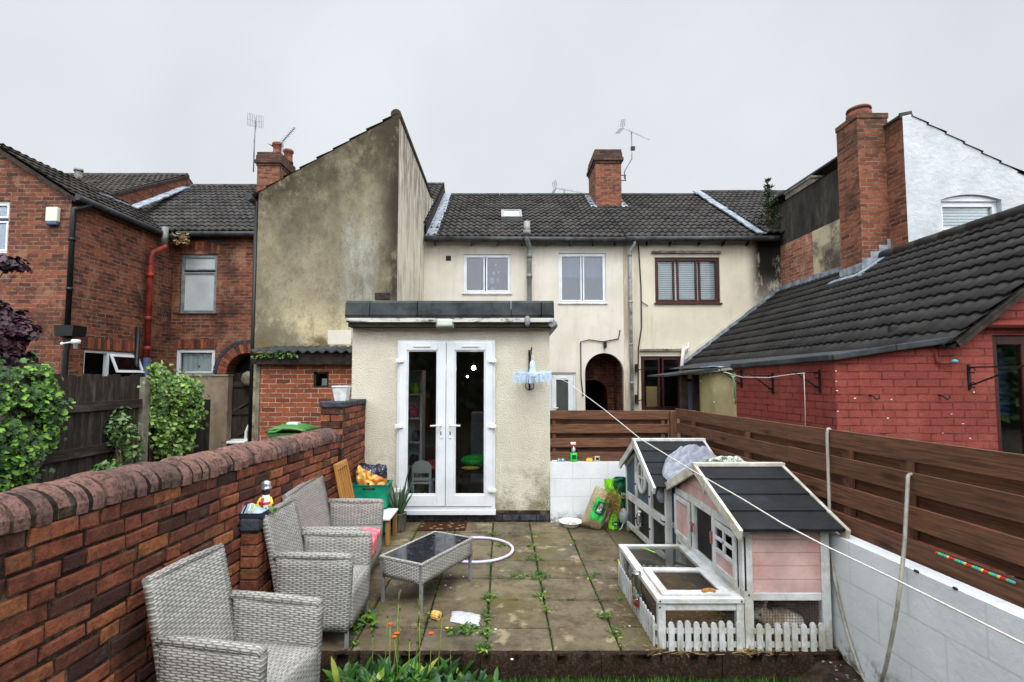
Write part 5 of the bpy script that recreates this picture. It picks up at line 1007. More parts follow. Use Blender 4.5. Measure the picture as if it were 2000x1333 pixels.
u = Vector((6.5, 0, -6.5 * .56)); m = MB(); um = -u; tiles(m, (ap.x + 6.5, WY - .02, ap.z - 6.5 * .56 - .04), (0, 1, 0), um, 4.6, um.length, .34, .16, .02, .035, 5); m.poly([(ap.x - .02, WY + .01, ap.z - .03), (ap.x + 6.5, WY + .01, ap.z - 6.5 * .56 - .03), (ap.x + 6.5, 13, ap.z - 6.5 * .56 - .03), (ap.x - .02, 13, ap.z - .03)]); m.build('roof', 'tile_dark', hw, recalc=False)
m = MB(); m.bar((WX - .03, WY + .02, ap.z - .02), (ap.x + .04, WY + .02, ap.z + .02), .1, .03, (0, 1, 0)); m.bar((WX + .06, WY + .04, ap.z - .01), (WX + .06, 13, ap.z - .01), .18, .04); m.build('ridge_tile', 'tile_dark', hw)
p0, p1 = at(1674, 222, 8.8), at(1735, 218, 8.8); cx0, cx1 = 6.28, 6.83; ztop = 6.50
m = MB(); m.box(cx0, cx1, 8.8, 9.36, 2.5, ztop - .10); m.box(cx0 - .012, cx1 + .012, 8.788, 9.372, ztop - .10, ztop); c = m.build('chimney', 'brick_tall', hw, bevel=.012)
m = MB(); m.lathe([(.19, 0), (.20, .05), (.20, .10), (.17, .14), (.17, .155), (.20, .16), (.19, .20), (.12, .235), (.03, .24)], (6.5, 9.05, ztop), 18); m.build('chimney_pot', 'pot_clay', c)
rz = lambda x: .757 * x - 1.115
m = MB(); k = 0
for (xa, xb) in ((cx0 - .02, cx0 + .13), (cx0 + .13, cx0 + .28), (cx0 + .28, cx0 + .43), (cx0 + .43, cx1 + .02)): m.poly([(xa, 8.785, rz(xa) - .05), (xb, 8.785, rz(xb) - .05), (xb, 8.785, rz(xb) + .16), (xa, 8.785, rz(xb) + .16)])
m.poly([(cx0 - .015, 8.785, rz(cx0) - .1), (cx0 - .015, 9.4, rz(cx0) - .1), (cx0 - .015, 9.4, rz(cx0) + .16), (cx0 - .015, 8.785, rz(cx0) + .18)])
m.bar((cx0 - .12, 8.72, rz(cx0) - .04), (cx1 + .02, 8.72, rz(cx1) + .02), .16, .03, (-.6, 0, 1)); m.bar((cx0 - .12, 8.66, rz(cx0 - .1) + .03), (cx0 - .12, 9.5, rz(cx0 - .1) + .03), .16, .03, (-.6, 0, 1)); m.build('flashing', 'lead', c)
m = MB(); lead_line(m, (SX - .06, 9.35, rz(SX - .06) + .02), (SX - .06, 12, rz(SX - .06) + .02), .02, .2, (1, 0, 0) if False else (0, 0, 1), 10); m.build('wall_flashing', 'lead', hw)

# ------------------------------------------------------------------ red painted single-storey building
hp = thing('red_painted_building', 'red painted brick outbuilding with a dark tiled lean-to roof', 'building', (4, 5, 0))
BY = 5.0; q = at(1937, 655, BY); dX, dZ = q.x, q.z; zc = 1.985
m = MB(); m.poly([(3.25, BY, -.2), (4.40, BY, -.2), (4.40, BY, 2.17), (3.25, BY, zc)]); m.poly([(4.40, BY, -.2), (dX, BY, -.2), (dX, BY, rz(dX) - .05), (4.40, BY, 2.17)])
m.poly([(dX, BY, dZ), (7.2, BY, dZ), (7.2, BY, rz(7.2) - .05), (dX, BY, rz(dX) - .05)]); m.poly([(6.6, BY, -.2), (7.2, BY, -.2), (7.2, BY, dZ), (6.6, BY, dZ)])
m.poly([(dX, BY, -.2), (dX, BY + .12, -.2), (dX, BY + .12, dZ), (dX, BY, dZ)]); m.poly([(dX, BY, dZ), (6.6, BY, dZ), (6.6, BY + .12, dZ), (dX, BY + .12, dZ)])
m.poly([(3.25, BY, -.2), (3.06, 6.7, -.2), (3.06, 6.7, 1.95), (3.25, BY, zc)]); m.poly([(3.06, 6.7, -.2), (4.2, 6.75, -.2), (4.2, 6.75, 2.05), (3.06, 6.7, 1.95)]); m.build('wall', 'brick_painted', hp, recalc=False)
u = Vector((6.64 - 4.24, 0, rz(6.64) - rz(4.24))); m = MB(); tiles(m, (4.24, 4.86, rz(4.24) + .0), (0, 1, 0), u, 7.16, u.length, .275, .15, .022, .026, 8)
m.poly([(4.3, 4.87, rz(4.3) - .04), (6.64, 4.87, rz(6.64) - .04), (6.64, 12.0, rz(6.64) - .04), (4.3, 12, rz(4.3) - .04)]); m.poly([(6.62, 4.87, rz(6.64)), (9, 4.87, rz(6.64) - 1.8), (9, 9.3, rz(6.64) - 1.8), (6.62, 9.3, rz(6.64))])
m.build('roof', 'tile_near', hp, recalc=False)
m = MB(); n = 16
for k in range(9): m.tube([(6.63, 4.86 + k * .45 + .004, rz(6.63) + .02), (6.63, 4.86 + (k + 1) * .45 - .004, rz(6.63) + .02 + U(-.004, .006))], .09, 10)
m.build('ridge_tile', 'tile_near', hp)
m = MB(uv='wood'); m.bar((4.36, 4.90, rz(4.36) - .055), (6.62, 4.90, rz(6.62) - .055), .07, .05, (0, 1, 0)); m.build('verge_mortar', 'dark_timber', hp)
m = MB(); m.poly([(3.06, 6.72, 1.96), (3.24, 4.98, 2.0), (4.42, 4.98, 2.18), (4.45, 12, 2.16), (3.9, 12, 2.02), (3.3, 8.5, 1.98)]); m.build('felt_apron', 'felt', hp)
m = MB(); pts = [(3.02, 6.72, 1.962), (3.20, 4.96, 2.005), (3.8, 4.945, 2.098), (4.44, 4.945, 2.188)]
for a, b in zip(pts[:-1], pts[1:]): m.bar(a, b, .055, .062)
m.build('gutter', 'felt', hp, bevel=.012)
# brown door with glass and curtain
m = MB(); m.box(dX + .002, dX + .07, BY + .03, BY + .1, -.15, dZ - .002); m.box(dX + .07, 6.5, BY + .03, BY + .1, dZ - .09, dZ - .002); m.box(dX + .31, dX + .55, BY + .03, BY + .1, -.15, dZ - .09); m.build('door', 'brown_frame', hp, bevel=.005)
m = MB(); m.box(dX + .07, dX + .31, BY + .05, BY + .056, -.1, dZ - .09); m.box(dX + .55, 6.4, BY + .05, BY + .056, -.1, dZ - .09); m.build('door_pane', 'glass', hp)
simple('curtain_navy', (50, 74, 108), .8, .25, 30)
m = MB()
for k in range(26): z1 = dZ - .1 - k * .026; m.poly([(dX + .06, BY + .2 + .02 * (k % 2), z1), (dX + .34, BY + .2 + .02 * (k % 2), z1 - .015), (dX + .34, BY + .2 + .02 * ((k + 1) % 2), z1 - .041), (dX + .06, BY + .2 + .02 * ((k + 1) % 2), z1 - .026)], smooth=True)
m.build('curtain', 'curtain_navy', hp); simple('door_green', (96, 104, 100), .6, .06, 6)
m = MB(uv='wood'); m.box(dX + .12, dX + .30, BY + .3, BY + .33, -.1, 1.30); m.build('inner_board', 'door_green', hp); m = MB(); m.box(dX - .3, 6.8, BY + .9, BY + .95, -.2, 2.4); m.box(dX + .6, 6.8, BY + .3, BY + .33, -.2, 2.4); m.build('window_backing', 'inner_shade', hp)
m = MB(); q = at(1906, 634, BY - .06)
for k in range(34): x0 = q.x + k * .035; m.tube([(x0, BY - .09, q.z - .02), (x0 + .005, BY, q.z + .045)], .020, 6)
m.build('door_hood', 'brick_painted', hp)
# iron brackets and hooks on the red walls
def bracket(name, label, px, py0, py1, on, reach, left=True, grp='wrought iron brackets on the red walls'):
    if on == 'front': q = at(px, py0, BY); q2 = at(px, py1, BY); o = Vector((q.x, BY - .01, q.z)); d = Vector((.25, -.95, 0)) if not left else Vector((-.3, -.95, 0)); 
    else: q = at(px, py0, on); q2 = at(px, py1, on); o = Vector((q.x - .01, on, q.z)); d = Vector((-1, -.12, 0))
    d.normalize(); h = q.z - q2.z; t_ = thing(name, label, 'bracket', o, grp); m = MB(); b = o + Vector((0, 0, -h)); m.bar(o + Vector((0, 0, .03)), b, .022, .012); m.build('back_bar', 'black_iron', t_)
    m = MB(); e = o + d * reach; m.bar(o, e, .014, .014); m.bar(e + d * .0, b + Vector((0, 0, h * .2)) + d * .01, .013, .013); m.tube([e, e + d * .03 + Vector((0, 0, .01)), e + d * .04 + Vector((0, 0, .04))], .007, 5)
    for c_ in (o + d * .03 + Vector((0, 0, -.03)), b + d * .03 + Vector((0, 0, h * .22))): m.tube([c_ + d * (.025 * math.cos(a * .7)) + Vector((0, 0, .025 * math.sin(a * .7))) for a in range(9)], .006, 5)
    m.build('arm', 'black_iron', t_)
def sideY(px): # depth on the side wall of the red building for a photo column
    k = (px - 980) / 1000; return (3.25 + .1118 * 5) / (k + .1118)
bracket('wall_bracket', 'iron bracket on the red side wall beside the khaki panel', 1449, 727, 758, sideY(1449), .24)
bracket('wall_bracket', 'middle iron bracket on the darker red side wall', 1510, 734, 770, sideY(1510), .24)
bracket('wall_bracket', 'iron bracket on the red side wall holding the looped rope', 1602, 728, 768, sideY(1602), .26)
bracket('wall_bracket', 'large scrolled iron bracket left of the brown door', 1890, 718, 762, 'front', .42, False)
for (px, py, lb) in ((1698, 776, 'rusty hook low on the red front wall, left one'), (1834, 776, 'rusty hook on the red front wall nearer the brown door')):
    q = at(px, py, BY); m = MB(); m.tube([(q.x, BY, q.z + .02), (q.x, BY - .05, q.z + .01), (q.x + .02, BY - .07, q.z - .02), (q.x + .05, BY - .06, q.z - .01), (q.x + .055, BY - .06, q.z + .02)], .008, 6); tag(m.build('wall_hook', 'black_iron'), lb, 'hook')
q = at(1826, 690, BY); q2 = at(1850, 708, BY); m = MB(); m.tube([(q.x, BY - .01, q.z), (q.x, BY - .02, q2.z), (q.x + .04, BY - .03, q2.z - .01), (q2.x, BY - .05, q2.z)], .010, 6); ho_ = m.build('wall_pipe', 'brick_painted'); tag(ho_, 'thin red pipe with teal tape under the near eave', 'pipe'); m = MB(); m.ball((q2.x + .03, BY - .05, q2.z + .01), (.03, .02, .016)); m.build('tape', 'teal_toy', ho_)
# white chips in the red paint
m = MB()
for k in range(12):
    x, z = U(3.28, 4.7), U(.9, 1.9); w, h = U(.006, .024), U(.004, .010); m.box(x, x + w, BY - .003, BY - .0005, z, z + h)
for z in (1.87, 1.77, 1.68, 1.48, 1.29, 1.18): m.box(3.253, 3.253 + U(.010, .024), BY - .003, BY - .0005, z, z + U(.005, .010))
each(m, 'paint_chip', 'stone_white', hp)
# rope strung along the brackets
pts = [at(1412, 727, 6.4), at(1450, 737, 5.9), at(1500, 738, 5.5), at(1550, 731, 5.2), at(1572, 729, 5.05)]; m = MB(); m.tube(pts, .0032, 5); m.tube([at(1570, 729, 5.05), at(1572, 780, 5.06), at(1573, 842, 5.07)], .0028, 5); tag(m.build('short_washing_line', 'rope'), 'thin cord looped between the red wall brackets, one end hanging', 'rope')
m = MB(); m.tube([at(1416, 727, 6.4), at(1428, 731, 6.3), at(1434, 745, 6.3), at(1436, 790, 6.4)], .007, 5); tag(m.build('knotted_rope', 'green_rope'), 'knotted green cord hanging at the khaki panel edge', 'cord')
# khaki side panel and lean-to porch
t_ = thing('porch', 'dark lean-to porch with a khaki panel beside the red building', 'porch', (2.9, 7.5, 0))
m = MB(); a, b = at(1366, 728, 7.7), at(1436, 724, 6.72)
def kf(u, v): return (a.x + (b.x - a.x) * u + .012 * math.sin(u * 9), a.y + (b.y - a.y) * u, -.1 + v * (a.z + (b.z - a.z) * u + .1))
m.grid(kf, 16, 6); pn_ = m.build('side_panel', 'khaki', t_, solid=.01)
for px, py in ((1369, 745), (1394, 742), (1397, 763), (1396, 786), (1399, 812), (1434, 736), (1435, 782), (1371, 732), (1388, 731), (1404, 730)):
    f_ = (px - 1366) / 70; Y_ = 7.7 + (6.72 - 7.7) * f_; q = at(px, py, Y_ - .03); m = MB(); m.ball(q, (.014, .014, .014), 8, 5); m.build('press_stud', 'white_plastic', pn_)
m = MB(); e0, e1, e2, e3 = at(1303, 736, 8.2), at(1437, 719, 6.7), Vector((4.0, 9.5, 2.0)), Vector((2.9, 10.2, 1.835)); m.prism([e0, e1, e2, e3], (0, 0, .028)); m.build('roof', 'felt', t_)
m = MB(); m.bar(at(1357, 730, 7.75), at(1432, 720, 6.68), .03, .03); m.build('edge_batten', 'hutch_trim', t_)
m = MB(uv='wood'); 
for px in (1336, 1361): q = at(px, 800, 8.0); m.box(q.x - .05, q.x + .05, 7.95, 8.05, -.2, 1.86)
m.build('post', 'dark_timber', t_); m = MB(); m.box(3.22, 4.2, 9.2, 9.25, -.2, 1.8); m.build('back_panel', 'inner_shade', t_); q = at(1348, 770, 8.6); m = MB(); m.box(q.x - .07, q.x + .07, 8.6, 8.63, -.2, 1.75); m.build('light_strip', 'curtain_grey', t_)
m = MB(); q = at(1405, 717, 7.2); m.grid(lambda u, v: (q.x - .12 + u * .38, 7.3 + v * .3 - u * .2, q.z + .0 + .012 * math.sin(u * 9) * math.cos(v * 5)), 14, 8); tag(m.build('tarpaulin', 'blue_sheet', None, solid=.012), 'crumpled blue grey sheet lying on the porch roof', 'sheet')

# ------------------------------------------------------------------ conifer seedling and aerials
p = at(1502, 443, 12.1); t_ = thing('conifer_seedling', 'small conifer growing out of the valley gutter at the dark wall', 'tree', (p.x, 12.1, 5.1)); tp_ = at(1501, 352, 12.1)
m = MB(); m.tube([(p.x, 12.1, 5.05), (p.x + .03, 12.1, 5.5), (tp_.x, 12.1, tp_.z - .1)], [.022, .016, .006], 6); m.build('trunk', 'pine_bark', t_)
m = MB()
for k in range(95):
    f = random.random(); z = 5.25 + f * (tp_.z - 5.25); L = (1 - f) * .32 + .06; a = U(0, 6.28); c_ = Vector((p.x + .02, 12.1, z)); d = Vector((math.cos(a), math.sin(a), .25)) * L
    if z < 5.5 and random.random() < .4: d *= 1.3
    for j in range(16): q = c_ + d * (j / 15); n_ = Vector((U(-1, 1), U(-1, 1), U(-.2, 1))).normalized() * U(.04, .09); m.r = random.random(); s_ = n_.cross(Vector((0, 0, 1))).normalized() * .014; m.poly([q - s_, q + s_, q + n_])
m.build('crown', 'conifer', t_, recalc=False)
aerial('thin tall aerial seen edge-on beside the left chimney', at(495, 336, 14.4), [(0, 0, 0), (0, 0, .9), (.02, 0, 1.45)], (-.42, .9, .30), 1.57, 1.1)
aerial('aerial on the left chimney pointing up to the right', at(549, 345, 14.6), [(0, 0, 0), (0, 0, .6), (.02, 0, 1.05)], (.8, -.35, .62), .3, .85)
aerial('low aerial on the ridge between the roof window and chimney', at(1102, 384, 15.6), [(0, 0, -.1), (0, 0, .22)], (.9, -.3, -.28), .6, .85)
aerial('tall aerial on a bent mast bracketed to the middle chimney', at(1220, 350, 14.6), [(0, 0, 0), (0, 0, .22), (.22, 0, .60), (.22, 0, 1.42)], (.84, -.3, -.58), .5, .9)
m = MB(); q = at(1216, 345, 14.6); m.bar((q.x - .05, 14.6, q.z + .03), (q.x + .1, 14.6, q.z + .03), .02, .02); m.bar((q.x - .05, 14.6, q.z - .12), (q.x + .1, 14.6, q.z - .12), .02, .02); m.bar((q.x + .08, 14.6, q.z - .14), (q.x + .08, 14.6, q.z + .05), .02, .02); mf = tag(m.build('mast_bracket', 'black_iron'), 'iron bracket holding the bent aerial mast to the chimney', 'bracket'); q = at(1236, 290, 14.6); m = MB(); m.box(q.x - .06, q.x + .06, 14.57, 14.63, q.z - .06, q.z + .05); m.build('amplifier_box', 'black_plastic', mf)
# ------------------------------------------------------------------ left garden wall, brick by brick
def wallz(y): return -.0315 * (y - 1.82)          # the wall drops slightly towards the house
def brickface(m, X, y0, y1, z0, rows, nx=1, jit=.006, slope=True, zf=None):
    for r_ in range(rows):
        y = y0 - (.1125 if r_ % 2 else 0) - U(0, .21)
        while y < y1:
            L = .215 if random.random() < .78 else .103
            a, b = max(y, y0), min(y + L, y1); y += L + .014
            if b - a < .03: continue
            zz = z0 + r_ * .0755 + U(-.004, .003); dx = U(-.7, 1) * jit; m.r = random.random(); e = .006; s0, s1 = (wallz(a), wallz(b)) if slope else (0, 0); tw = U(-.002, .002)
            A = [(X - .03, a, zz + s0), (X - .03, b, zz + s1), (X - .03, b, zz + s1 + .062), (X - .03, a, zz + s0 + .062)]
            B = [(X + dx - .005, a, zz + s0), (X + dx - .005, b, zz + s1), (X + dx - .005, b, zz + s1 + .062), (X + dx - .005, a, zz + s0 + .062)]
            J = (lambda: U(-.008, .006)) if random.random() < .25 else (lambda: U(-.004, .003))
            B = [(p[0], p[1] + J(), p[2] + J()) for p in B]; e = U(.005, .010)
            D = [(X + dx + tw, B[0][1] + e, B[0][2] + e), (X + dx, B[1][1] - e, B[1][2] + e), (X + dx - tw, B[2][1] - e, B[2][2] - e), (X + dx, B[3][1] + e, B[3][2] - e)]
            m.poly(D)
            for k in range(4): j = (k + 1) % 4; m.poly([B[k], B[j], D[j], D[k]]); m.poly([A[k], A[j], B[j], B[k]])
gw = thing('brick_garden_wall', 'weathered red brick garden wall with rounded coping bricks on the left', 'wall', (-1.86, 3.5, 0))
WXL = -1.745; Z0 = 1.255
m = MB(); brickface(m, WXL, .6, 5.55, Z0 - 19 * .0755 + .004, 19); m.build('brickwork', 'brick_solid', gw, recalc=False)
m = MB(); m.poly([(WXL - .009, .6, -.25), (WXL - .009, 5.6, -.25), (WXL - .009, 5.6, Z0 + wallz(5.6)), (WXL - .009, .6, Z0 + wallz(.6))]); m.poly([(-1.965, .6, -.25), (-1.965, 5.6, -.25), (-1.965, 5.6, Z0 + wallz(5.6)), (-1.965, .6, Z0 + wallz(.6))]); m.poly([(WXL - .01, .6, Z0 + wallz(.6) - .002), (-1.965, .6, Z0 + wallz(.6) - .002), (-1.965, 5.6, Z0 + wallz(5.6) - .002), (WXL - .01, 5.6, Z0 + wallz(5.6) - .002)]); m.build('mortar', 'mortar_dark', gw, recalc=False)
m = MB(); y = .6; cw = .235; prof = [(.125, 0), (.128, .045), (.118, .072), (.098, .098), (.062, .122), (.02, .134), (-.02, .134), (-.062, .122), (-.098, .098), (-.118, .072), (-.128, .045), (-.125, 0)]
mc_ = MB()
while y < 5.52:
    w = U(.070, .084); zz = Z0 + wallz(y) + U(-.008, .007); dx = U(-.008, .008); m.r = random.random(); sc = U(.96, 1.04); rz_ = U(-.02, .02)
    A = [(WXL - .112 + dx + px * sc, y, zz + pz * sc) for px, pz in prof]; B = [(WXL - .112 + dx + px * sc + rz_ * .08, y + w, zz + pz * sc + wallz(w + 1.82)) for px, pz in prof]
    e = .013; Ai = [(WXL - .112 + dx + px * sc * .90, y, zz + (pz * sc - .013 if pz > 0 else 0)) for px, pz in prof]; A2 = [(p[0], p[1] + e, p[2]) for p in A]; B2 = [(p[0], p[1] - e, p[2]) for p in B]; Bi = [(WXL - .112 + dx + px * sc * .90, y + w, zz + (pz * sc - .013 if pz > 0 else 0)) for px, pz in prof]
    i0 = m._add(Ai); i1 = m._add(A2); i2 = m._add(B2); i3 = m._add(Bi); k_ = len(prof)
    for (p, q) in ((i0, i1), (i1, i2), (i2, i3)):
        for k in range(k_ - 1): m.face((p + k, p + k + 1, q + k + 1, q + k), [(0, 0), (1, 0), (1, 1), (0, 1)], False)
    m.face(tuple(range(i0, i0 + k_)), [(0, 0)] * k_); m.face(tuple(range(i3, i3 + k_)), [(0, 0)] * k_)
    y += w + U(.008, .018)
m.build('coping', 'coping_brick', gw)
m = MB(); m.prism([(WXL - .112 + px * .92, .6, Z0 + wallz(.6) + pz * .90) for px, pz in prof], (0, 4.95, wallz(4.95 + 1.82))); m.build('coping_mortar', 'mortar_dark', gw)
# taller end of the wall against the extension
ge = thing('wall_end_pier', 'taller dark stained brick end of the garden wall with blue coping', 'wall', (-1.87, 6.1, 0))
m = MB(); brickface(m, WXL, 5.66, 6.595, -.1, 21, slope=False, jit=.004)
def brickfront(m, Y, x0, x1, z0, rows, fl=1):
    for r_ in range(rows):
        x = x0 - (.1125 if r_ % 2 else 0)
        while x < x1:
            a, b = max(x, x0), min(x + .215, x1); x += .225
            if b - a < .03: continue
            zz = z0 + r_ * .0755; d = U(-.003, .004); m.r = random.random(); m.box(a + .002, b - .002, Y + d, Y + .05, zz, zz + .065, skip=('k',))
brickfront(m, 5.64, -1.985, WXL, -.1, 21); m.build('brickwork', 'brick_solid', ge, recalc=False)
m = MB(); m.box(-1.98, WXL - .006, 5.65, 6.6, -.2, 1.48); m.build('mortar', 'mortar_dark', ge)
m = MB(); k = 0; y = 5.625
while y < 6.55: m.box(-2.0, WXL + .012, y + .003, min(y + .105, 6.595), 1.482, 1.545 + U(-.004, .004)); y += .11
m.build('coping', 'blue_brick', ge, bevel=.012)
pc = at(686, 778, 5.95); t_ = thing('plant_pot', 'square white tapered pot on top of the wall end', 'pot', (-1.845, 5.95, 1.546)); m = MB()
m.prism([(-1.91, 5.88, 1.546), (-1.79, 5.88, 1.546), (-1.765, 5.86, 1.70), (-1.935, 5.86, 1.70)], (0, .14, 0)); m.build('body', 'pot_white', t_, bevel=.006); m = MB(); m.box(-1.94, -1.76, 5.85, 6.01, 1.70, 1.718); m.build('rim', 'pot_white', t_, bevel=.004)
# small pier on the patio side
gp = thing('brick_pier', 'short brick pier with dark cap bricks standing between the front armchairs', 'pier', (-1.69, 3.58, 0))
m = MB()
for r_ in range(10):
    zz = .02 + r_ * .0755; m.r = random.random(); m.box(-1.735, -1.622 + U(-.003, .003), 3.472 + U(-.003, .003), 3.585, zz, zz + .065); m.r = random.random(); m.box(-1.735, -1.622 + U(-.003, .003), 3.592, 3.70, zz, zz + .065)
m.build('brickwork', 'brick_solid', gp, bevel=.005); m = MB(); m.box(-1.738, -1.63, 3.48, 3.692, 0, .78); m.build('mortar', 'mortar_dark', gp)
m = MB(); m.box(-1.742, -1.612, 3.46, 3.58, .785, .868); m.box(-1.742, -1.612, 3.588, 3.71, .785, .866); m.build('coping', 'blue_brick', gp, bevel=.014)
# toys and ornament on the pier
o_ = Vector((-1.69, 3.53, .871)); t_ = thing('toy_trainer', 'grey and navy child\'s trainer with pink and lime straps on the pier', 'shoe', o_)
m = MB(); m.prism([(o_.x - .075, o_.y - .06, o_.z), (o_.x + .085, o_.y - .055, o_.z), (o_.x + .095, o_.y + .045, o_.z), (o_.x - .07, o_.y + .055, o_.z)], (0, 0, .032)); m.build('sole', 'toy_dark', t_, bevel=.012)
m = MB(); m.grid(lambda u, v: (o_.x - .072 + u * .155, o_.y - .055 + v * .105, o_.z + .032 + (.062 - .042 * u) * math.sin(math.pi * v) ** .6 * (1 - (2 * u - 1) ** 4)), 14, 10); m.build('upper', 'toy_grey', t_)
for k, mt in enumerate(('toy_pink', 'toy_dark', 'print_white', 'toy_lime')):
    m = MB(); x = o_.x - .06 + k * .026; m.tube([(x + .01 * math.sin(a), o_.y - .06 + a * .0125 + .004, o_.z + .036 + (.060 - .008 * k) * math.sin(math.pi * a / 9) ** .6) for a in range(10)], .0045, 6); m.build('strap', mt, t_)
q = Vector((-1.66, 3.66, .87)); t_ = thing('garden_figure', 'small garden ornament figure in red and white with a silver hat behind the trainer', 'ornament', q)
m = MB(); m.lathe([(.03, 0), (.042, .02), (.036, .07), (.028, .10), (.02, .115)], q, 14); m.build('coat', 'print_white', t_); m = MB(); m.lathe([(.044, .055), (.046, .062), (.043, .07)], q, 14); m.tube([(q.x, q.y - .04, q.z + .1), (q.x - .01, q.y - .045, q.z + .06), (q.x, q.y - .045, q.z + .03)], .008, 6); m.build('sash', 'toy_red', t_)
m = MB(); m.ball(q + Vector((0, 0, .14)), (.028, .028, .032), 12, 8); m.build('head', 'skin_doll', t_); m = MB(); m.lathe([(.04, .155), (.036, .165), (.03, .185), (.034, .20), (.012, .215)], q, 12); m.build('hat', 'silver_foil', t_)
for s_ in (-1, 1): m = MB(); m.tube([q + Vector((s_ * .03, 0, .095)), q + Vector((s_ * .05, -.01, .06)), q + Vector((s_ * .035, -.03, .04))], [.011, .010, .008], 6); m.build('arm', 'toy_yellow', t_)
m = MB(); leafcloud(m, lambda: ((q.x + U(-.03, .08), q.y + U(-.07, .02), q.z + U(0, .03)), (0, -1, .5)), 50, .035, shape=3); tag(m.build('green_sprig', 'weed', None, recalc=False), 'dark green leafy sprig at the foot of the little figure', 'sprig')

# ------------------------------------------------------------------ white block walls
def wx(y): return 2.236 + .037 * (3.52 - y) if y < 3.6 else 2.233
bw = thing('white_block_wall', 'white painted low block wall along the right side of the garden', 'wall', (2.3, 3.5, 0))
m = MB(); n = 20
ys = [.6 + (6.6 - .6) * k / n for k in range(n + 1)]
for a, b in zip(ys[:-1], ys[1:]):
    m.poly([(wx(a), a, -.25), (wx(b), b, -.25), (wx(b), b, .75), (wx(a), a, .75)], [(a, .075 - .25), (b, .075 - .25), (b, .75 - .075), (a, .75 - .075)])
    m.poly([(wx(a), a, .75), (wx(b), b, .75), (wx(b) + .1, b, .755), (wx(a) + .1, a, .755)]); m.poly([(wx(a) + .1, a, -.25), (wx(b) + .1, b, -.25), (wx(b) + .1, b, .755), (wx(a) + .1, a, .755)])
m.build('blockwork', 'white_block', bw, weld=True)
m = MB()
for (y, s_) in ((2.63, .010), (2.86, .012)): x = wx(y); m.ball((x, y, .752), (.008, s_ * 1.6, .008), 8, 5)
m.build('paint_chip', 'blue_brick', bw)
bw2 = thing('white_block_wall', 'short white painted block wall between the extension and the blue hutch', 'wall', (1.4, 6.6, 0))
m = MB(); m.poly([(.615, 6.6, -.1), (2.4, 6.6, -.1), (2.4, 6.6, .735), (.615, 6.6, .735)], [(.615, .05), (2.4, .05), (2.4, .885), (.615, .885)]); m.poly([(.615, 6.6, .735), (2.4, 6.6, .735), (2.4, 6.72, .74), (.615, 6.72, .74)]); m.poly([(.615, 6.72, -.1), (2.4, 6.72, -.1), (2.4, 6.72, .74), (.615, 6.72, .74)]); m.build('blockwork', 'white_block', bw2)
# brown hit-and-miss fences
def fence(name, label, A, B, z0, pitch_a, pitch_b, hb, post_at, cap=True):
    A, B = Vector(A), Vector(B); d = (B - A); L = d.length; d.normalize(); nrm = Vector((d.y, -d.x, 0)); t_ = thing(name, label, 'fence', A)
    for k in range(4):
        za, zb = z0[0] + k * pitch_a, z0[1] + k * pitch_b; s0 = 0.0
        while s0 < L - .01:
            s1 = min(L, s0 + 2.42); a, b = A + d * s0, A + d * s1; za_, zb_ = za + (zb - za) * s0 / L + U(-.006, .006), za + (zb - za) * s1 / L + U(-.006, .006)
            m = MB(uv='wood'); m.bar((a.x, a.y, za_ + hb / 2), (b.x, b.y, zb_ + hb / 2), .020, hb); m.build('board', 'fence_brown', t_, bevel=.003); s0 = s1 + .003
    for k in range(4):
        za, zb = z0[0] + (k - .5) * pitch_a + .0, z0[1] + (k - .5) * pitch_b
        if k == 0: continue
        a, b = A - nrm * .085, B - nrm * .085; m = MB(uv='wood'); m.bar((a.x, a.y, za + hb / 2), (b.x, b.y, zb + hb / 2), .020, hb - .02); m.build('rear_board', 'fence_brown', t_)
    for s_ in post_at:
        p = A + d * s_ - nrm * .035; f = s_ / L; zt = (z0[0] + 3 * pitch_a + hb) * (1 - f) + (z0[1] + 3 * pitch_b + hb) * f; m = MB(uv='wood'); m.bar((p.x, p.y, .0), (p.x, p.y, zt - .005), .05, .048, (d.x, d.y, 0)); m.build('post', 'fence_brown', t_)
    return t_
f1 = fence('slatted_fence', 'brown slatted timber fence along the right boundary wall', (2.245, 6.64, 0), (2.475, .9, 0), (.735, .742), .187, .197, .125, [.45, 1.7, 3.05, 3.55, 4.6, 5.4])
f2 = fence('slatted_fence', 'short brown slatted timber fence behind the spray bottle', (.625, 6.66, 0), (2.17, 6.66, 0), (.745, .745), .178, .178, .112, [.05, 1.46], )
m = MB(uv='wood'); m.box(2.165, 2.245, 6.60, 6.70, .3, 1.385); m.build('post', 'fence_brown', f2, bevel=.005)
# little things on the fence: white strip, bead string
def fpl(px, py, off=.0):
    d = _ray(px, py); k = d.x / d.y; Y = (2.511 + off) / (k + .04007); return at(px, py, Y)
m = MB(); m.bar(fpl(1921, 1042, .05), fpl(2060, 1078, .05), .012, .018); tag(m.build('white_batten', 'white_paint'), 'white strip of wood tucked into the fence at the right edge', 'batten')
m = MB(); cols = ('toy_red', 'toy_yellow', 'teal_toy', 'label_green'); t_ = thing('bead_string', 'string of multicoloured beads lying along the lowest fence board', 'beads', (2.3, 2.6, .92))
for k in range(28):
    f = k / 27; px, py = 1830 + 150 * f, 1080 + 58 * f; q = fpl(px, py, -.012); m = MB(); m.ball(q, (.010, .010, .008), 8, 5); m.build('bead', cols[(k * 7 + k // 3) % 4], t_)

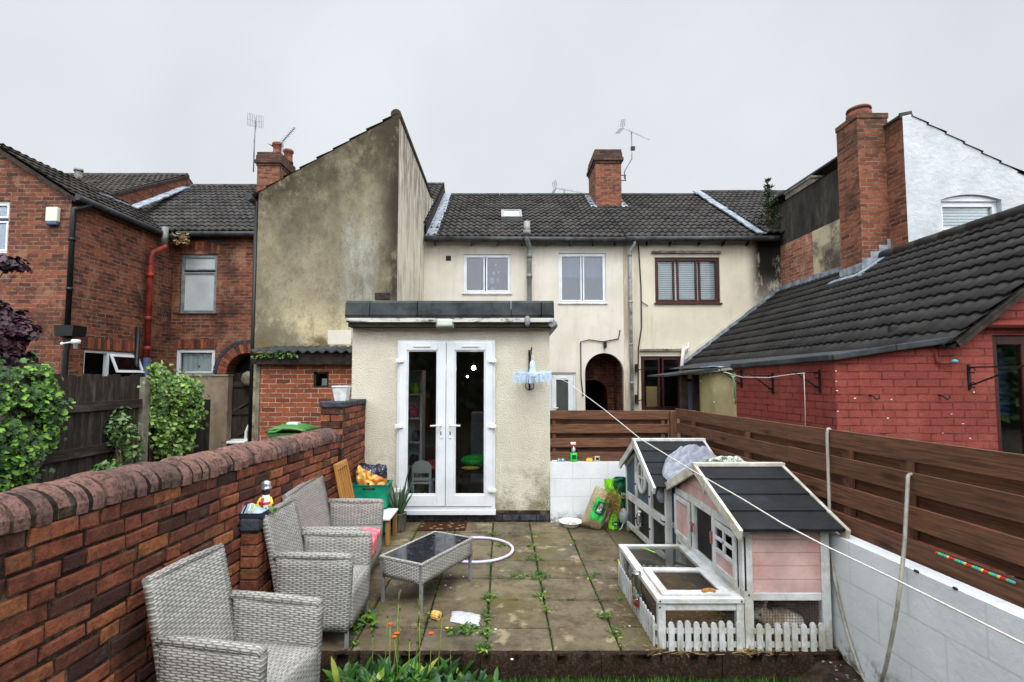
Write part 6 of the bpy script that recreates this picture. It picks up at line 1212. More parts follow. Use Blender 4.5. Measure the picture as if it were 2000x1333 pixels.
# ------------------------------------------------------------------ neighbour's yard: old fence, block panel, creepers, bin, chair
FXn = -5.0
nf = thing('old_board_fence', 'dark weathered vertical board fence in the neighbouring yard', 'fence', (FXn, 6.3, 0))
m = MB(uv='wood'); y = 4.4
while y < 7.0: m.box(FXn + U(-.006, .006), FXn + .02, y + .003, y + .098, -.1, 1.84 + U(-.015, .02)); y += .1
m.build('boards', 'old_fence', nf)
for z in (1.46, .93, .3): m = MB(uv='wood'); m.box(FXn + .0, FXn + .075, 4.4, 7.05, z - .05, z + .06); m.build('rail', 'old_fence', nf)
m = MB(); m.box(FXn - .03, FXn + .09, 7.06, 7.18, -.2, 1.82); m.box(FXn - .03, FXn + .09, 5.02, 5.12, -.2, 1.80); m.build('post', 'concrete', nf, bevel=.008)
m = MB(uv='wood'); y = 7.2
while y < 8.7: m.box(FXn + U(-.006, .006), FXn + .02, y + .003, y + .098, -.1, 1.45 + U(-.015, .02)); y += .1
m.build('boards', 'old_fence', nf)
t_ = thing('block_panel_wall', 'plain brown rendered block wall beside the arched passage gate', 'wall', (-5.0, 8.9, 0)); a, b = at(385, 735, 8.9), at(446, 735, 8.9); m = MB(); m.box(a.x - .3, b.x, 8.9, 9.05, -.2, a.z); m.build('blockwork', 'block_render', t_); m = MB(); m.box(a.x - .3, b.x + .01, 8.88, 9.07, a.z + .002, a.z + .03); m.build('coping', 'concrete', t_)
def ivy(name, label, Y0, Y1, zt, zb, thick, n, size, mat, X=FXn, dens=None):
    t_ = thing(name, label, 'climber', (X, (Y0 + Y1) / 2, 0)); m = MB()
    def fn():
        while True:
            u, v = random.random(), random.random(); y = Y0 + (Y1 - Y0) * u; z = zb(u) + (zt(u) - zb(u)) * v
            bl = .5 + .5 * mnoise.noise(Vector((y * 2.6, z * 2.6, 3)))
            if bl < .42 and random.random() < .82: continue
            x = X + .02 + thick * (.25 + .75 * bl) * U(.3, 1.0) * math.sin(math.pi * min(1, max(0.06, v * .9 + .1))) ** .5; 
            if random.random() < .14: y += random.gauss(0, .13); z += random.gauss(0, .10)
            return (x, y, z), (1, -.35, .35)
    leafcloud(m, fn, n, size, .25); m.build('leaves', mat, t_, recalc=False); m = MB()
    for k in range(14):
        y = U(Y0, Y1); m.tube([(X + .03, y, zb(.5) - .2), (X + .05, y + U(-.1, .1), (zb(.5) + zt(.5)) / 2), (X + .06, y + U(-.2, .2), zt(.5) - .1)], .008, 5)
    m.build('stems', 'pine_bark', t_); return t_
ivy('ivy', 'dense bright green ivy covering the fence at the far left', 4.2, 5.66, lambda u: 1.97 + .06 * math.sin(u * 7) - .5 * max(0, u - .85), lambda u: -.1 + max(0, u - .5) * 2.6 + .16 * math.sin(u * 23), .27, 4200, .062, 'ivy')
ivy('ivy', 'pale green variegated ivy hanging over the fence beside the concrete post', 7.2, 8.25, lambda u: 1.97 + .05 * math.sin(u * 9) - .25 * u * u, lambda u: .95 - .45 * math.sin(u * 3.1) + .22 * (1 - u) + .12 * math.sin(u * 21), .30, 3200, .064, 'ivy_pale')
def bush(name, label, cat, c, r, n, size, mat, clumps=9, trunk=True, shape=3):
    t_ = thing(name, label, cat, (c[0], c[1], -.17)); cs = [(Vector(c) + Vector((U(-1, 1) * r[0] * .6, U(-1, 1) * r[1] * .6, U(-1, 1) * r[2] * .7)), U(.3, .55)) for _ in range(clumps)]; m = MB()
    def fn():
        cc, k = random.choice(cs); d = Vector((random.gauss(0, 1), random.gauss(0, 1), random.gauss(0, 1))).normalized() * U(.4, 1) ** .5; return cc + Vector((d.x * r[0] * k, d.y * r[1] * k, d.z * r[2] * k)), d
    leafcloud(m, fn, n, size, .3, shape); m.build('crown' if trunk else 'leaves', mat, t_, recalc=False)
    m = MB()
    for cc, k in cs: b = Vector((c[0], c[1], -.17)); m.tube([b, b.lerp(cc, .5) + Vector((U(-.05, .05), 0, 0)), cc], [.02, .013, .005], 5)
    m.build('trunk', 'pine_bark', t_); return t_
c = at(245, 860, 6.6); bush('shrub', 'small rose-leaved shrub growing up the fence in front of the post', 'shrub', (c.x, 6.6, .95), (.28, .3, .55), 900, .06, 'shrub'); c = at(205, 905, 6.0)
bush('shrub', 'low leafy shrub just above the wall coping, left of the taller one', 'shrub', (c.x, 6.0, .72), (.3, .25, .18), 420, .055, 'shrub', 6)
for p_, lb in ((at(25, 535, 7.0), 0), ):
    t_ = thing('purple_maple', 'purple-leaved maple reaching in at the left edge', 'tree', (-7.7, 7.0, -.17)); m = MB()
    cl_ = [at(-10, 505, 7.0), at(20, 512, 7.0), at(-20, 600, 7.0), at(15, 615, 7.0), at(40, 640, 7.0), at(10, 660, 6.9), at(-25, 680, 7.0), at(25, 690, 7.0), at(-60, 560, 7.0), at(-80, 640, 7.0)]
    def fn():
        k = random.randrange(len(cl_)); d = Vector((random.gauss(0, 1), random.gauss(0, 1), random.gauss(0, 1))).normalized(); r = (.24, .3, .11) if k < 2 else (.2, .3, .16); q = cl_[k] + Vector((d.x * r[0], d.y * r[1], d.z * r[2])) * U(.3, 1); q.z -= abs(d.x) * .08; return q, d
    leafcloud(m, fn, 2200, .085, .4); m.build('crown', 'purple_leaf', t_, recalc=False); m = MB(); b = Vector((-7.9, 7.0, -.17)); m.tube([b, b + Vector((0, 0, 1.2)), b + Vector((.1, 0, 2.2))], [.06, .05, .035], 7)
    for q in cl_: m.tube([b + Vector((.02, 0, 1.1 + U(0, .8))), (b + q) / 2 + Vector((0, 0, .9)), q], [.02, .014, .006], 5)
    m.build('trunk', 'pine_bark', t_)
t_ = thing('wheelie_bin', 'green wheelie bin behind the wall, only its lid showing', 'bin', (-3.15, 7.3, -.17)); a, b = at(532, 838, 7.2), at(601, 838, 7.2); zt = a.z
m = MB(); m.prism([(a.x + .03, 7.1, -.1), (b.x - .03, 7.1, -.1), (b.x, 7.05, zt - .05), (a.x, 7.05, zt - .05)], (0, .5, 0)); m.build('body', 'bin_green', t_)
m = MB(); m.grid(lambda u, v: (a.x - .02 + (b.x - a.x + .04) * u, 7.02 + .6 * v, zt - .03 + .09 * (math.sin(math.pi * u) ** .5) * (math.sin(math.pi * (v * .9 + .08)) ** .5)), 18, 12); m.build('lid', 'bin_green', t_, solid=.02); m = MB(); m.tube([(a.x + .08, 7.03, zt), (a.x + .04, 6.98, zt - .03), (a.x + .14, 6.98, zt - .02), (a.x + .2, 7.03, zt + .01)], .015, 6); m.build('handle', 'bin_green', t_)
m = MB(); m.box((a.x + b.x) / 2 - .05, (a.x + b.x) / 2 + .1, 7.2, 7.32, zt + .05, zt + .085); m.build('sticker', 'print_white', t_)
t_ = thing('garden_chair', 'white plastic garden chair by the passage gate', 'chair', at(478, 900, 9.2)); q = at(480, 832, 9.2); m = MB(); m.tube([(q.x, 9.2, q.z - .7), (q.x + .01, 9.2, q.z - .1), (q.x + .05, 9.2, q.z), (q.x + .16, 9.2, q.z)], .025, 8); m.build('back_frame', 'white_plastic', t_); q2 = at(466, 862, 9.1); m = MB(); m.box(q2.x - .22, q2.x + .2, 8.9, 9.3, q2.z - .03, q2.z + .02); m.build('seat', 'white_plastic', t_, bevel=.02); m = MB(); m.box(q2.x - .2, q2.x - .16, 8.92, 8.96, -.17, q2.z - .03); m.build('leg', 'white_plastic', t_)

# ------------------------------------------------------------------ rattan furniture (faces +X in its own space)
def wickchair(name, label, w, cat, arms=True):
    t_ = thing(name, label, cat, (0, 0, 0)); hw = w / 2; at_ = .045
    def slab(fn, nu, nv, th, nm):
        m = MB()
        m.grid(fn, nu, nv); 
        me_uv = [[(u * slab.L[0], v * slab.L[1]) for u, v in q] for q in m.uv]; m.uv = me_uv
        return m.build(nm, 'wicker', t_, solid=th)
    slab.L = (w - .04, .55); dip = .02
    slab(lambda u, v: (-.235 - .115 * v ** 1.2 - .02 * math.sin(math.pi * u) * v, -hw + .02 + (w - .04) * u, .30 + .56 * v + .0 * u), 10, 10, .035, 'backrest')
    slab.L = (w - .07, .47); slab(lambda u, v: (-.24 + .47 * v, -hw + .035 + (w - .07) * u, .372 + .006 * math.cos(u * 9)), 8, 8, .03, 'seat')
    for s_ in (-1, 1):
        slab.L = (.48, .49); y = s_ * (hw - at_ / 2)
        slab(lambda u, v: (-.25 + .49 * u + .02 * v * (1 if u > .5 else 0), y + .006 * math.sin(math.pi * u), .125 + .475 * v - .012 * u), 8, 8, at_, 'arm')
        m = MB(); m.tube([(-.27, y, .606), (-.1, y, .607), (.1, y, .602), (.235, y, .597), (.25, y, .585)], .026, 8); a_ = m.build('arm_rail', 'wicker', t_)
    slab.L = (w - .06, .25); slab(lambda u, v: (.238, -hw + .04 + (w - .08) * u, .125 + .255 * v), 8, 4, .03, 'apron')
    slab.L = (w - .06, .25); slab(lambda u, v: (-.235, -hw + .04 + (w - .08) * u, .125 + .20 * v), 8, 4, .03, 'rear_panel')
    m = MB(); m.tube([(-.352, -hw + .02, .862), (-.365, 0, .866), (-.352, hw - .02, .862)], .020, 8); m.build('top_rail', 'wicker', t_)
    for sx in (-.225, .228):
        for s_ in (-1, 1): m = MB(); m.box(sx - .012, sx + .012, s_ * (hw - .022) - .012, s_ * (hw - .022) + .012, 0, .14); m.build('leg', 'steel_leg', t_, bevel=.003)
    return t_
ch = wickchair('rattan_armchair', 'grey rattan armchair nearest the camera, cut off by the photo edge', .545, 'armchair'); ch['group'] = 'grey rattan armchairs'
dup(ch, (-1.262, 3.775, .004), R(0), 'grey rattan armchair in the middle, between the pier and the sofa')
ch.location = (-1.262, 2.625, .0); ch.rotation_euler = (0, 0, R(-9))
so = wickchair('rattan_sofa', 'two-seat grey rattan sofa with a pink cloth on its seat', 1.0, 'sofa'); so.location = (-1.39, 4.60, .004); so.rotation_euler = (0, 0, R(3))
m = MB()
def pk(u, v):
    x, y = -1.50 + .34 * u, 4.22 + .62 * v; z = .398 + .018 * mnoise.noise(Vector((x * 14, y * 14, 0))) + .02
    if u > .82: k = (u - .82) / .18; x = -1.14 + .012; z = .41 - .16 * k * (1 if .2 < v < .75 else .3) ; y += .0
    return (x, y, z)
m.grid(pk, 26, 26); tag(m.build('pink_towel', 'pink_cloth', None, solid=.012), 'crumpled pink cloth draped over the front of the sofa seat', 'cloth')
# coffee table
t_ = thing('coffee_table', 'low grey rattan coffee table with a wet black glass top', 'table', (0, 0, 0)); L_, W_, H_ = .76, .42, .375
def panel(fn, Lx, Ly, nm):
    m = MB(); m.grid(fn, 8, 4); m.uv = [[(u * Lx, v * Ly) for u, v in q] for q in m.uv]; m.build(nm, 'wicker', t_, solid=.02)
for s_ in (-1, 1):
    panel(lambda u, v: (-L_ / 2 + .01 + (L_ - .02) * u, s_ * (W_ / 2 - .012), .215 + .145 * v - .0 * u), L_, .15, 'side_panel'); panel(lambda u, v: (s_ * (L_ / 2 - .012), -W_ / 2 + .03 + (W_ - .06) * u, .215 + .145 * v), W_, .15, 'end_panel')
m = MB(); m.box(-L_ / 2 - .004, L_ / 2 + .004, -W_ / 2 - .004, -W_ / 2 + .02, H_ - .022, H_); m.box(-L_ / 2 - .004, L_ / 2 + .004, W_ / 2 - .02, W_ / 2 + .004, H_ - .022, H_); m.box(-L_ / 2 - .004, -L_ / 2 + .02, -W_ / 2 + .02, W_ / 2 - .02, H_ - .022, H_); m.box(L_ / 2 - .02, L_ / 2 + .004, -W_ / 2 + .02, W_ / 2 - .02, H_ - .022, H_); m.build('rim', 'wicker', t_, bevel=.006)
m = MB(); m.box(-L_ / 2 + .02, L_ / 2 - .02, -W_ / 2 + .02, W_ / 2 - .02, H_ - .012, H_ - .004); m.build('tabletop', 'table_glass', t_)
for sx in (-1, 1):
    for sy in (-1, 1): m = MB(); m.box(sx * (L_ / 2 - .02) - .012, sx * (L_ / 2 - .02) + .012, sy * (W_ / 2 - .02) - .012, sy * (W_ / 2 - .02) + .012, 0, .36); m.build('leg', 'steel_leg', t_, bevel=.003)
t_.location = (-.622, 4.47, .0); t_.rotation_euler = (0, 0, R(62))
# hoop
m = MB(); m.tube([(-.27 + .385 * math.cos(a * math.pi / 36), 5.48 + .385 * math.sin(a * math.pi / 36), .018) for a in range(72)], .014, 10, closed=True); tag(m.build('toy_hoop', 'hoop_pastel'), 'pastel lilac plastic hoop lying on the slabs behind the table', 'hoop')
# doormat, aloe, stool, crate, bag, slatted board
m = MB(); m.box(-1.0, -.43, 6.17, 6.50, .003, .016); o = m.build('doormat', 'doormat'); 
uvl = o.data.uv_layers[0].data
for l in o.data.loops: v = o.data.vertices[l.vertex_index].co; uvl[l.index].uv = ((v.x + 1.0) / .57, (v.y - 6.17) / .33)
tag(o, 'brown doormat with a pale flower pattern below the French doors', 'doormat')
c = Vector((-1.225, 6.18, .004)); t_ = thing('potted_aloe', 'spiky aloe in a shiny metal pot left of the doors', 'plant', c)
m = MB(); m.lathe([(.078, 0), (.082, .005), (.098, .205), (.103, .21), (.098, .212), (.092, .195)], c, 24); m.build('pot', 'pot_metal', t_); m = MB(); m.lathe([(.001, .19), (.093, .19)], c, 18, cap=False); m.build('soil', 'soil', t_)
m = MB()
for k in range(17):
    a = U(0, 6.28); ln = U(.22, .42) if k else .55; tl = U(.15, .55) if k else .12; b = c + Vector((.03 * math.cos(a), .03 * math.sin(a), .19)); d = Vector((math.cos(a) * tl, math.sin(a) * tl, 1)).normalized(); pts = [b + d * (ln * f) + Vector((math.cos(a), math.sin(a), 0)) * (.05 * f * f) for f in (0, .3, .6, .85, 1)]; m.r = random.random(); m.tube(pts, [.017, .016, .011, .006, .001], 6)
m.build('leaves', 'aloe', t_)
t_ = thing('low_stool', 'low white-topped stool with oak legs beyond the sofa', 'stool', (-1.33, 5.85, .004)); m = MB(); m.box(-1.52, -1.20, 5.60, 6.05, .275, .30); m.build('seat', 'stool_top', t_, bevel=.008)
for x, y in ((-1.5, 5.63), (-1.255, 5.63), (-1.5, 5.99), (-1.255, 5.99)): m = MB(uv='wood'); m.box(x, x + .045, y, y + .045, .004, .275); m.build('leg', 'oak', t_, bevel=.003)
t_ = thing('stacking_crate', 'green plastic crate with slotted sides by the wall end', 'crate', (-1.53, 6.1, .31))
def cratebox(z0, h, t_):
    x0, x1, y0, y1 = -1.735, -1.325, 5.98, 6.28
    for (nm, P, w) in (('front', lambda u, v, q: (x0 + u, y0 + q, z0 + v), x1 - x0), ('back', lambda u, v, q: (x0 + u, y1 - q, z0 + v), x1 - x0), ('left', lambda u, v, q: (x0 + q, y0 + u, z0 + v), y1 - y0), ('right', lambda u, v, q: (x1 - q, y0 + u, z0 + v), y1 - y0)):
        m = MB(); hs = []
        for r_ in range(3):
            for k in range(int((w - .06) / .05)):
                if nm == 'front' and k in (3, 4) : continue
                hs.append((.035 + k * .05, .065 + k * .05, .03 + r_ * .035, .05 + r_ * .035))
        cells(m, P, 0, w, 0, h, hs + [(w * .33, w * .67, h - .045, h - .025)], .006); m.build('side', 'crate_green', t_, recalc=False)
    m = MB(); m.box(x0 - .008, x1 + .008, y0 - .008, y0 + .012, z0 + h, z0 + h + .014); m.box(x0 - .008, x1 + .008, y1 - .012, y1 + .008, z0 + h, z0 + h + .014); m.box(x0 - .008, x0 + .012, y0 + .012, y1 - .012, z0 + h, z0 + h + .014); m.box(x1 - .012, x1 + .008, y0 + .012, y1 - .012, z0 + h, z0 + h + .014); m.build('rim', 'crate_green', t_)
    m = MB(); m.box(x0, x1, y0, y1, z0, z0 + .008); m.build('base', 'crate_green', t_)
cratebox(.31, .255, t_)
t_ = thing('stacking_crate', 'lower green crate under the slotted one, hidden by the sofa arm', 'crate', (-1.53, 6.1, .03)); cratebox(.03, .25, t_)
def sack(name, label, cat, c, w, d, h, mat, rot, tilt=0, n=20, seed=0, top=.5):
    m = MB(); M_ = Matrix.Translation(c) @ Matrix.Rotation(rot, 4, 'Z') @ Matrix.Rotation(tilt, 4, 'Y')
    for s_ in (-1, 1):
        def f(u, v, s_=s_):
            a, b = 2 * u - 1, v; prof_ = max(0, 1 - abs(a) ** 3.2) ** .5; vp = max(0, 1 - abs(2 * b - 1) ** 4) ** .5; bul = d / 2 * prof_ * vp; q = Vector((a * w / 2 * (1 - .10 * (1 - vp)), s_ * (bul + .0005), b * h))
            q += Vector((0, s_ * .035 * d / .2 * vp * prof_ * mnoise.noise(Vector((a * 4, b * 5, seed + s_ * 3))), .02 * mnoise.noise(Vector((a * 3, seed, b * 3))))); return M_ @ q
        m.grid(f, n, n)
    o = m.build(name, mat, None, weld=True); return tag(o, label, cat)
sack('seed_sack', 'plastic sack printed with sunflowers lying in the green crate', 'sack', Vector((-1.53, 6.10, .49)), .36, .22, .30, 'sunflower_sack', R(4), 0, 22, 3)
m = MB(); q = Vector((-1.66, 6.08, .77)); m.grid(lambda u, v: (q.x - .07 + .2 * u, q.y - .03 + .12 * v, q.z - .02 + .05 * math.sin(math.pi * u) * math.sin(math.pi * v) + .03 * mnoise.noise(Vector((u * 6, v * 6, 1)))), 12, 10); tag(m.build('black_bag', 'black_plastic', None, solid=.006), 'scrunched black bag neck on top of the sunflower sack', 'bag')
t_ = thing('slatted_bed_end', 'pine slatted frame leaning against the wall behind the sofa', 'frame', (-1.66, 5.4, .0))
def sl_(u, v, w): return (-1.52 - .20 * (v / .92) + w, 5.28 + u, v + .004)
m = MB(sl_, uv='wood'); m.box(0, .035, 0, .92, 0, .03); m.build('stile', 'pine', t_, bevel=.003); m = MB(sl_, uv='wood'); m.box(.345, .38, 0, .92, 0, .03); m.build('stile', 'pine', t_, bevel=.003); m = MB(sl_, uv='wood'); m.box(.035, .345, .86, .92, 0, .028); m.build('rail', 'pine', t_, bevel=.003); m = MB(sl_, uv='wood'); m.box(.035, .345, .05, .1, 0, .028); m.build('rail', 'pine', t_)
for k in range(4): m = MB(sl_, uv='wood'); m.box(.08 + k * .07, .106 + k * .07, .1, .86, .004, .024); m.build('slat', 'pine', t_, bevel=.002)
# ------------------------------------------------------------------ rabbit hutches
def wiremesh(m, o, u, v, w, h, sp=.019, r=.0009):
    o, u, v = Vector(o), Vector(u).normalized(), Vector(v).normalized()
    for k in range(1, int(w / sp)): m.bar(o + u * (k * sp), o + u * (k * sp) + v * h, r * 2, r * 2, u.cross(v))
    for k in range(1, int(h / sp)): m.bar(o + v * (k * sp) + u.cross(v) * .0012, o + v * (k * sp) + u * w + u.cross(v) * .0012, r * 2, r * 2, u.cross(v))
def picket(parent, P, u0, u1, h, n, w=.038, rails=True):
    h0 = h
    """P(u, v, w): w outward"""
    if rails:
        m = MB(P); m.box(u0, u1, .115 * h / .2, .15 * h / .2, 0, .01); m.box(u0, u1, .02, .055, 0, .01); each(m, 'picket_rail', 'white_paint', parent)
    for k in range(n):
        c = u0 + (u1 - u0) * (k + .5) / n + U(-.003, .003); t0 = U(-.004, .004); h = h0 + U(-.009, .006); m = MB(P); pts = [P(c - w / 2, .0 + t0, .011), P(c + w / 2, .0 + t0, .011), P(c + w / 2, h - .018, .011), P(c + w * .3, h - .004, .011), P(c, h, .011), P(c - w * .3, h - .004, .011), P(c - w / 2, h - .018, .011)]
        off = Vector(P(0, 0, .023)) - Vector(P(0, 0, .011)); m.xf = None; m.prism(pts, off); m.build('picket', 'white_paint', parent)
def gableroof(t_, x0, x1, yn, yr, yf, zn, zr, zf, trim='hutch_trim', boards=4):
    for (ya, za, yb, zb, nm) in ((yn, zn, yr, zr, 0), (yf, zf, yr, zr, 1)):
        sl = Vector((0, yb - ya, zb - za)); L = sl.length; s_ = sl.normalized(); nn = Vector((0, -s_.z, s_.y)) if nm == 0 else Vector((0, s_.z, -s_.y)); nn = nn if nn.z > 0 else -nn
        m = MB(); b = L / boards
        for k in range(boards):
            p, q = Vector((0, ya, za)) + s_ * (k * b), Vector((0, ya, za)) + s_ * ((k + 1) * b + .012); lo, hi = nn * .022, nn * .012
            m.prism([(x0, *(p)[1:]), (x0, *(q)[1:]), (x0, *(q + hi)[1:]), (x0, *(p + lo)[1:])], (x1 - x0, 0, 0))
        m.build('roof', 'hutch_felt', t_)
        m = MB(uv='wood')
        for x in (x0 - .012, x1 + .012): m.bar(Vector((x, ya, za)) - s_ * .02 - nn * .012, Vector((x, yb, zb)) - nn * .012 + s_ * .0, .024, .075, nn)
        each(m, 'bargeboard', trim, t_, bevel=.003)
    m = MB(uv='wood'); m.bar((x0 - .03, yr, zr + .022), (x1 + .03, yr, zr + .022), .055, .03); m.build('ridge_board', trim, t_, bevel=.004)
def lapboards(m, P, u0, u1, v0, v1, bh=.085, th=.014, clip=None):
    v = v0
    while v < v1 - .004:
        e = min(v + bh, v1); a0, b0, a1, b1 = u0, u1, u0, u1
        if clip: (a0, b0), (a1, b1) = clip(v), clip(e - .003)
        if b0 - a0 > .01: m.r = random.random(); q = [P(a0, v, 0), P(b0, v, 0), P(b1, e - .003, 0), P(a1, e - .003, 0)]; m.prism(q, Vector(P(0, 0, -th)) - Vector(P(0, 0, 0)))
        v = e
# pink hutch
PX0, PX1, PY0, PY1 = 1.625, 2.205, 3.52, 4.88; PYR = 4.20; EZ, RZ = .800, 1.085
t_ = thing('rabbit_hutch', 'pink and white wooden rabbit hutch with a black roof and a caged run', 'hutch', (1.6, 4.1, 0)); hp_ = t_
gableroof(t_, PX0 - .05, PX1 + .05, PY0 - .09, PYR, PY1 + .06, EZ - .005, RZ, EZ - .012)
m = MB(uv='wood'); pw = .06
for (x, y) in ((PX0, PY0), (PX1 - pw, PY0), (PX0, PY1 - .05), (PX1 - pw, PY1 - .05)): m.box(x, x + pw, y, y + .05, .003, EZ)
each(m, 'post', 'white_paint', t_, bevel=.004)
m = MB(uv='wood'); m.box(PX0 + pw, PX1 - pw, PY0 + .005, PY0 + .04, .315, .365); m.box(PX0 + pw, PX1 - pw, PY0 + .005, PY0 + .04, .01, .04); each(m, 'rail', 'white_paint', t_, bevel=.004)
PFr = lambda u, v, w: (PX0 + u, PY0 - w, v)
m = MB(); lapboards(m, lambda u, v, w: (PX0 + u, PY0 + .012 - w, v), pw, PX1 - PX0 - pw, .366, EZ - .002, .088); m.build('front_boards', 'hutch_pink', t_, bevel=.002)
m = MB(); wiremesh(m, (PX0 + pw, PY0 + .02, .04), (1, 0, 0), (0, 0, 1), PX1 - PX0 - 2 * pw, .275); m.build('wire_mesh', 'wire', t_)
picket(t_, PFr, pw - .005, PX1 - PX0 - pw + .005, .185, 8)
# gable face (looks towards -X); u runs from the near post to the far post
GF = lambda u, v, w: (PX0 - w, PY0 + u, v); GL = PY1 - PY0
def gclip(v):
    if v <= EZ - .02: return (.0, GL)
    f = (v - EZ + .02) / (RZ - EZ + .02); return ((PYR - PY0) * f + .03, GL - (GL - (PYR - PY0)) * f - .03)
m = MB(); lapboards(m, lambda u, v, w: GF(u, v, w - .004), 0, GL, .80, RZ - .03, .088, clip=gclip); m.build('gable_boards', 'hutch_pink', t_, bevel=.002)
m = MB(uv='wood'); m.xf = GF; m.box(.05, GL - .05, .74, .80, -.02, .012); m.box(.05, GL - .05, .315, .375, -.02, .012); m.box(.0, .06, .375, .74, -.02, .010); m.box(.44, .50, .375, .74, -.02, .012); m.box(.86, .92, .375, .74, -.02, .012); each(m, 'gable_frame', 'white_paint', t_, bevel=.004)
def hatch(u0, u1, v0, v1, kind, lbl):
    m = MB(GF, uv='wood'); e = .042; w1 = .030
    m.box(u0, u0 + e, v0, v1, .013, w1); m.box(u1 - e, u1, v0, v1, .013, w1); m.box(u0 + e, u1 - e, v0, v0 + e, .013, w1); m.box(u0 + e, u1 - e, v1 - e, v1, .013, w1)
    if kind == 'window': c = (u0 + u1) / 2; m.box(c - .014, c + .014, v0 + .16, v1 - e, .013, w1); m.box(u0 + e, u1 - e, v0 + .135, v0 + .165, .013, w1); m.box(u0 + e, u1 - e, (v0 + .165 + v1 - e) / 2 - .012, (v0 + .165 + v1 - e) / 2 + .012, .013, w1)
    h = m.build('hatch', 'white_paint', t_, bevel=.003, label=lbl)
    if kind == 'window': m = MB(); lapboards(m, lambda u, v, w: GF(u, v, w + .02), u0 + e, u1 - e, v0 + e, v0 + .135, .06, .01); m.build('panel', 'hutch_pink', h)
    else: m = MB(); lapboards(m, lambda u, v, w: GF(u, v, w + .02), u0 + e, u1 - e, v0 + e, v1 - e, .088, .01); m.build('panel', 'hutch_pink', h)
    return h
hatch(.065, .435, .378, .738, 'window', 'white hatch with a four-pane window'); hf = hatch(.925, GL - .06, .378, .738, 'solid', 'pink boarded hatch')
m = MB(GF); m.box(.835, .855, .52, .60, .03, .045); m.box(.81, .86, .58, .60, .03, .05); m.build('latch', 'pink_latch', t_); m = MB(GF); m.box(.445, .465, .55, .64, .02, .04); m.build('latch', 'pink_latch', t_)
m = MB(); wiremesh(m, GF(.50, .375, -.01), (0, 1, 0), (0, 0, 1), .36, .365); m.build('wire_mesh', 'wire', t_)
m = MB(GF); pts = [GF(.62 + .055 * s_ * f, .985 - .13 * g + .02, .012) for s_, f, g in ((0, 0, .95), (1, .45, .65), (1, .95, .25), (1, .8, .02), (1, .35, -.06), (0, 0, .06), (-1, .35, -.06), (-1, .8, .02), (-1, .95, .25), (-1, .45, .65))]; m.xf = None; m.prism(pts, Vector((-.008, 0, 0))); m.build('heart', 'hutch_trim', t_)
m = MB(); m.box(PX0 + .02, PX1 - .02, PY0 + .03, PY1 - .03, .325, .335); m.build('floor', 'dark_timber', t_); m = MB(); m.box(PX1 - .02, PX1 - .005, PY0 + .05, PY1 - .05, .01, EZ); m.box(PX0 + .05, PX1 - .02, PY1 - .03, PY1 - .015, .01, EZ); each(m, 'back_boards', 'hutch_pink', t_)
# run in front of the gable face
RX0, RX1, RY0, RY1, RH = 1.045, PX0 - .005, 3.52, 4.64, .335
m = MB(uv='wood')
for (x, y) in ((RX0, RY0), (RX1 - .05, RY0), (RX0, RY1 - .04), (RX1 - .05, RY1 - .04)): m.box(x, x + .05, y, y + .045, .003, RH - .035)
each(m, 'run_post', 'white_paint', t_, bevel=.004)
m = MB(uv='wood'); m.box(RX0 - .01, RX1, RY0 - .01, RY0 + .045, RH - .034, RH); m.box(RX0 - .01, RX0 + .05, RY0 + .045, RY1, RH - .034, RH); m.box(RX1 - .07, RX1, RY0 + .045, RY1, RH - .034, RH); m.box(RX0 + .05, RX1 - .07, RY1 - .04, RY1, RH - .034, RH); m.box(RX0 + .05, RX1 - .07, 4.03, 4.085, RH - .034, RH); m.box(RX0 + .05, RX1 - .05, RY0 + .006, RY0 + .034, RH - .085, RH - .036); m.box(RX0 + .008, RX0 + .034, RY0 + .045, RY1 - .04, RH - .06, RH - .036); m.box(RX0 + .008, RX0 + .034, RY0 + .045, RY1 - .04, .004, .03); m.build('run_frame', 'white_paint', t_, bevel=.004)
m = MB(uv='wood'); a, b, c, d, e = RX0 + .035, RX1 - .075, RY0 + .03, 4.02, .055; m.box(a, b, c, c + e, RH + .001, RH + .02); m.box(a, b, d - e, d, RH + .001, RH + .02); m.box(a, a + e, c + e, d - e, RH + .001, RH + .02); m.box(b - e, b, c + e, d - e, RH + .001, RH + .02); lid = m.build('run_lid', 'white_paint', t_, bevel=.003); m = MB(); wiremesh(m, (a + e, c + e, RH + .01), (1, 0, 0), (0, 1, 0), b - a - 2 * e, d - c - 2 * e); m.build('wire_mesh', 'wire', lid); m = MB(uv='wood'); m.bar((1.36, c + .01, RH + .03), (1.42, c + .035, RH + .03), .02, .016); m.bar((1.42, c + .035, RH + .03), (1.445, c + .01, RH + .03), .02, .016); m.build('latch', 'pine', lid)
m = MB(); wiremesh(m, (RX0 + .05, 4.085, RH - .01), (1, 0, 0), (0, 1, 0), RX1 - RX0 - .12, RY1 - .04 - 4.085); wiremesh(m, (RX0 + .05, RY0 + .02, .01), (1, 0, 0), (0, 0, 1), RX1 - RX0 - .1, RH - .09); wiremesh(m, (RX0 + .02, RY0 + .045, .02), (0, 1, 0), (0, 0, 1), RY1 - RY0 - .085, RH - .08); wiremesh(m, (RX0 + .05, RY1 - .02, .01), (1, 0, 0), (0, 0, 1), RX1 - RX0 - .1, RH - .05); m.build('wire_mesh', 'wire', t_)
picket(t_, lambda u, v, w: (RX0 + u, RY0 - w, v), .052, RX1 - RX0 - .02, .19, 9); picket(t_, lambda u, v, w: (RX0 - w, RY1 - u, v), .02, RY1 - RY0 - .03, .19, 17); picket(t_, lambda u, v, w: (RX0 + u, RY1 - .03 - w, v), .06, RX1 - RX0 - .06, .17, 8)
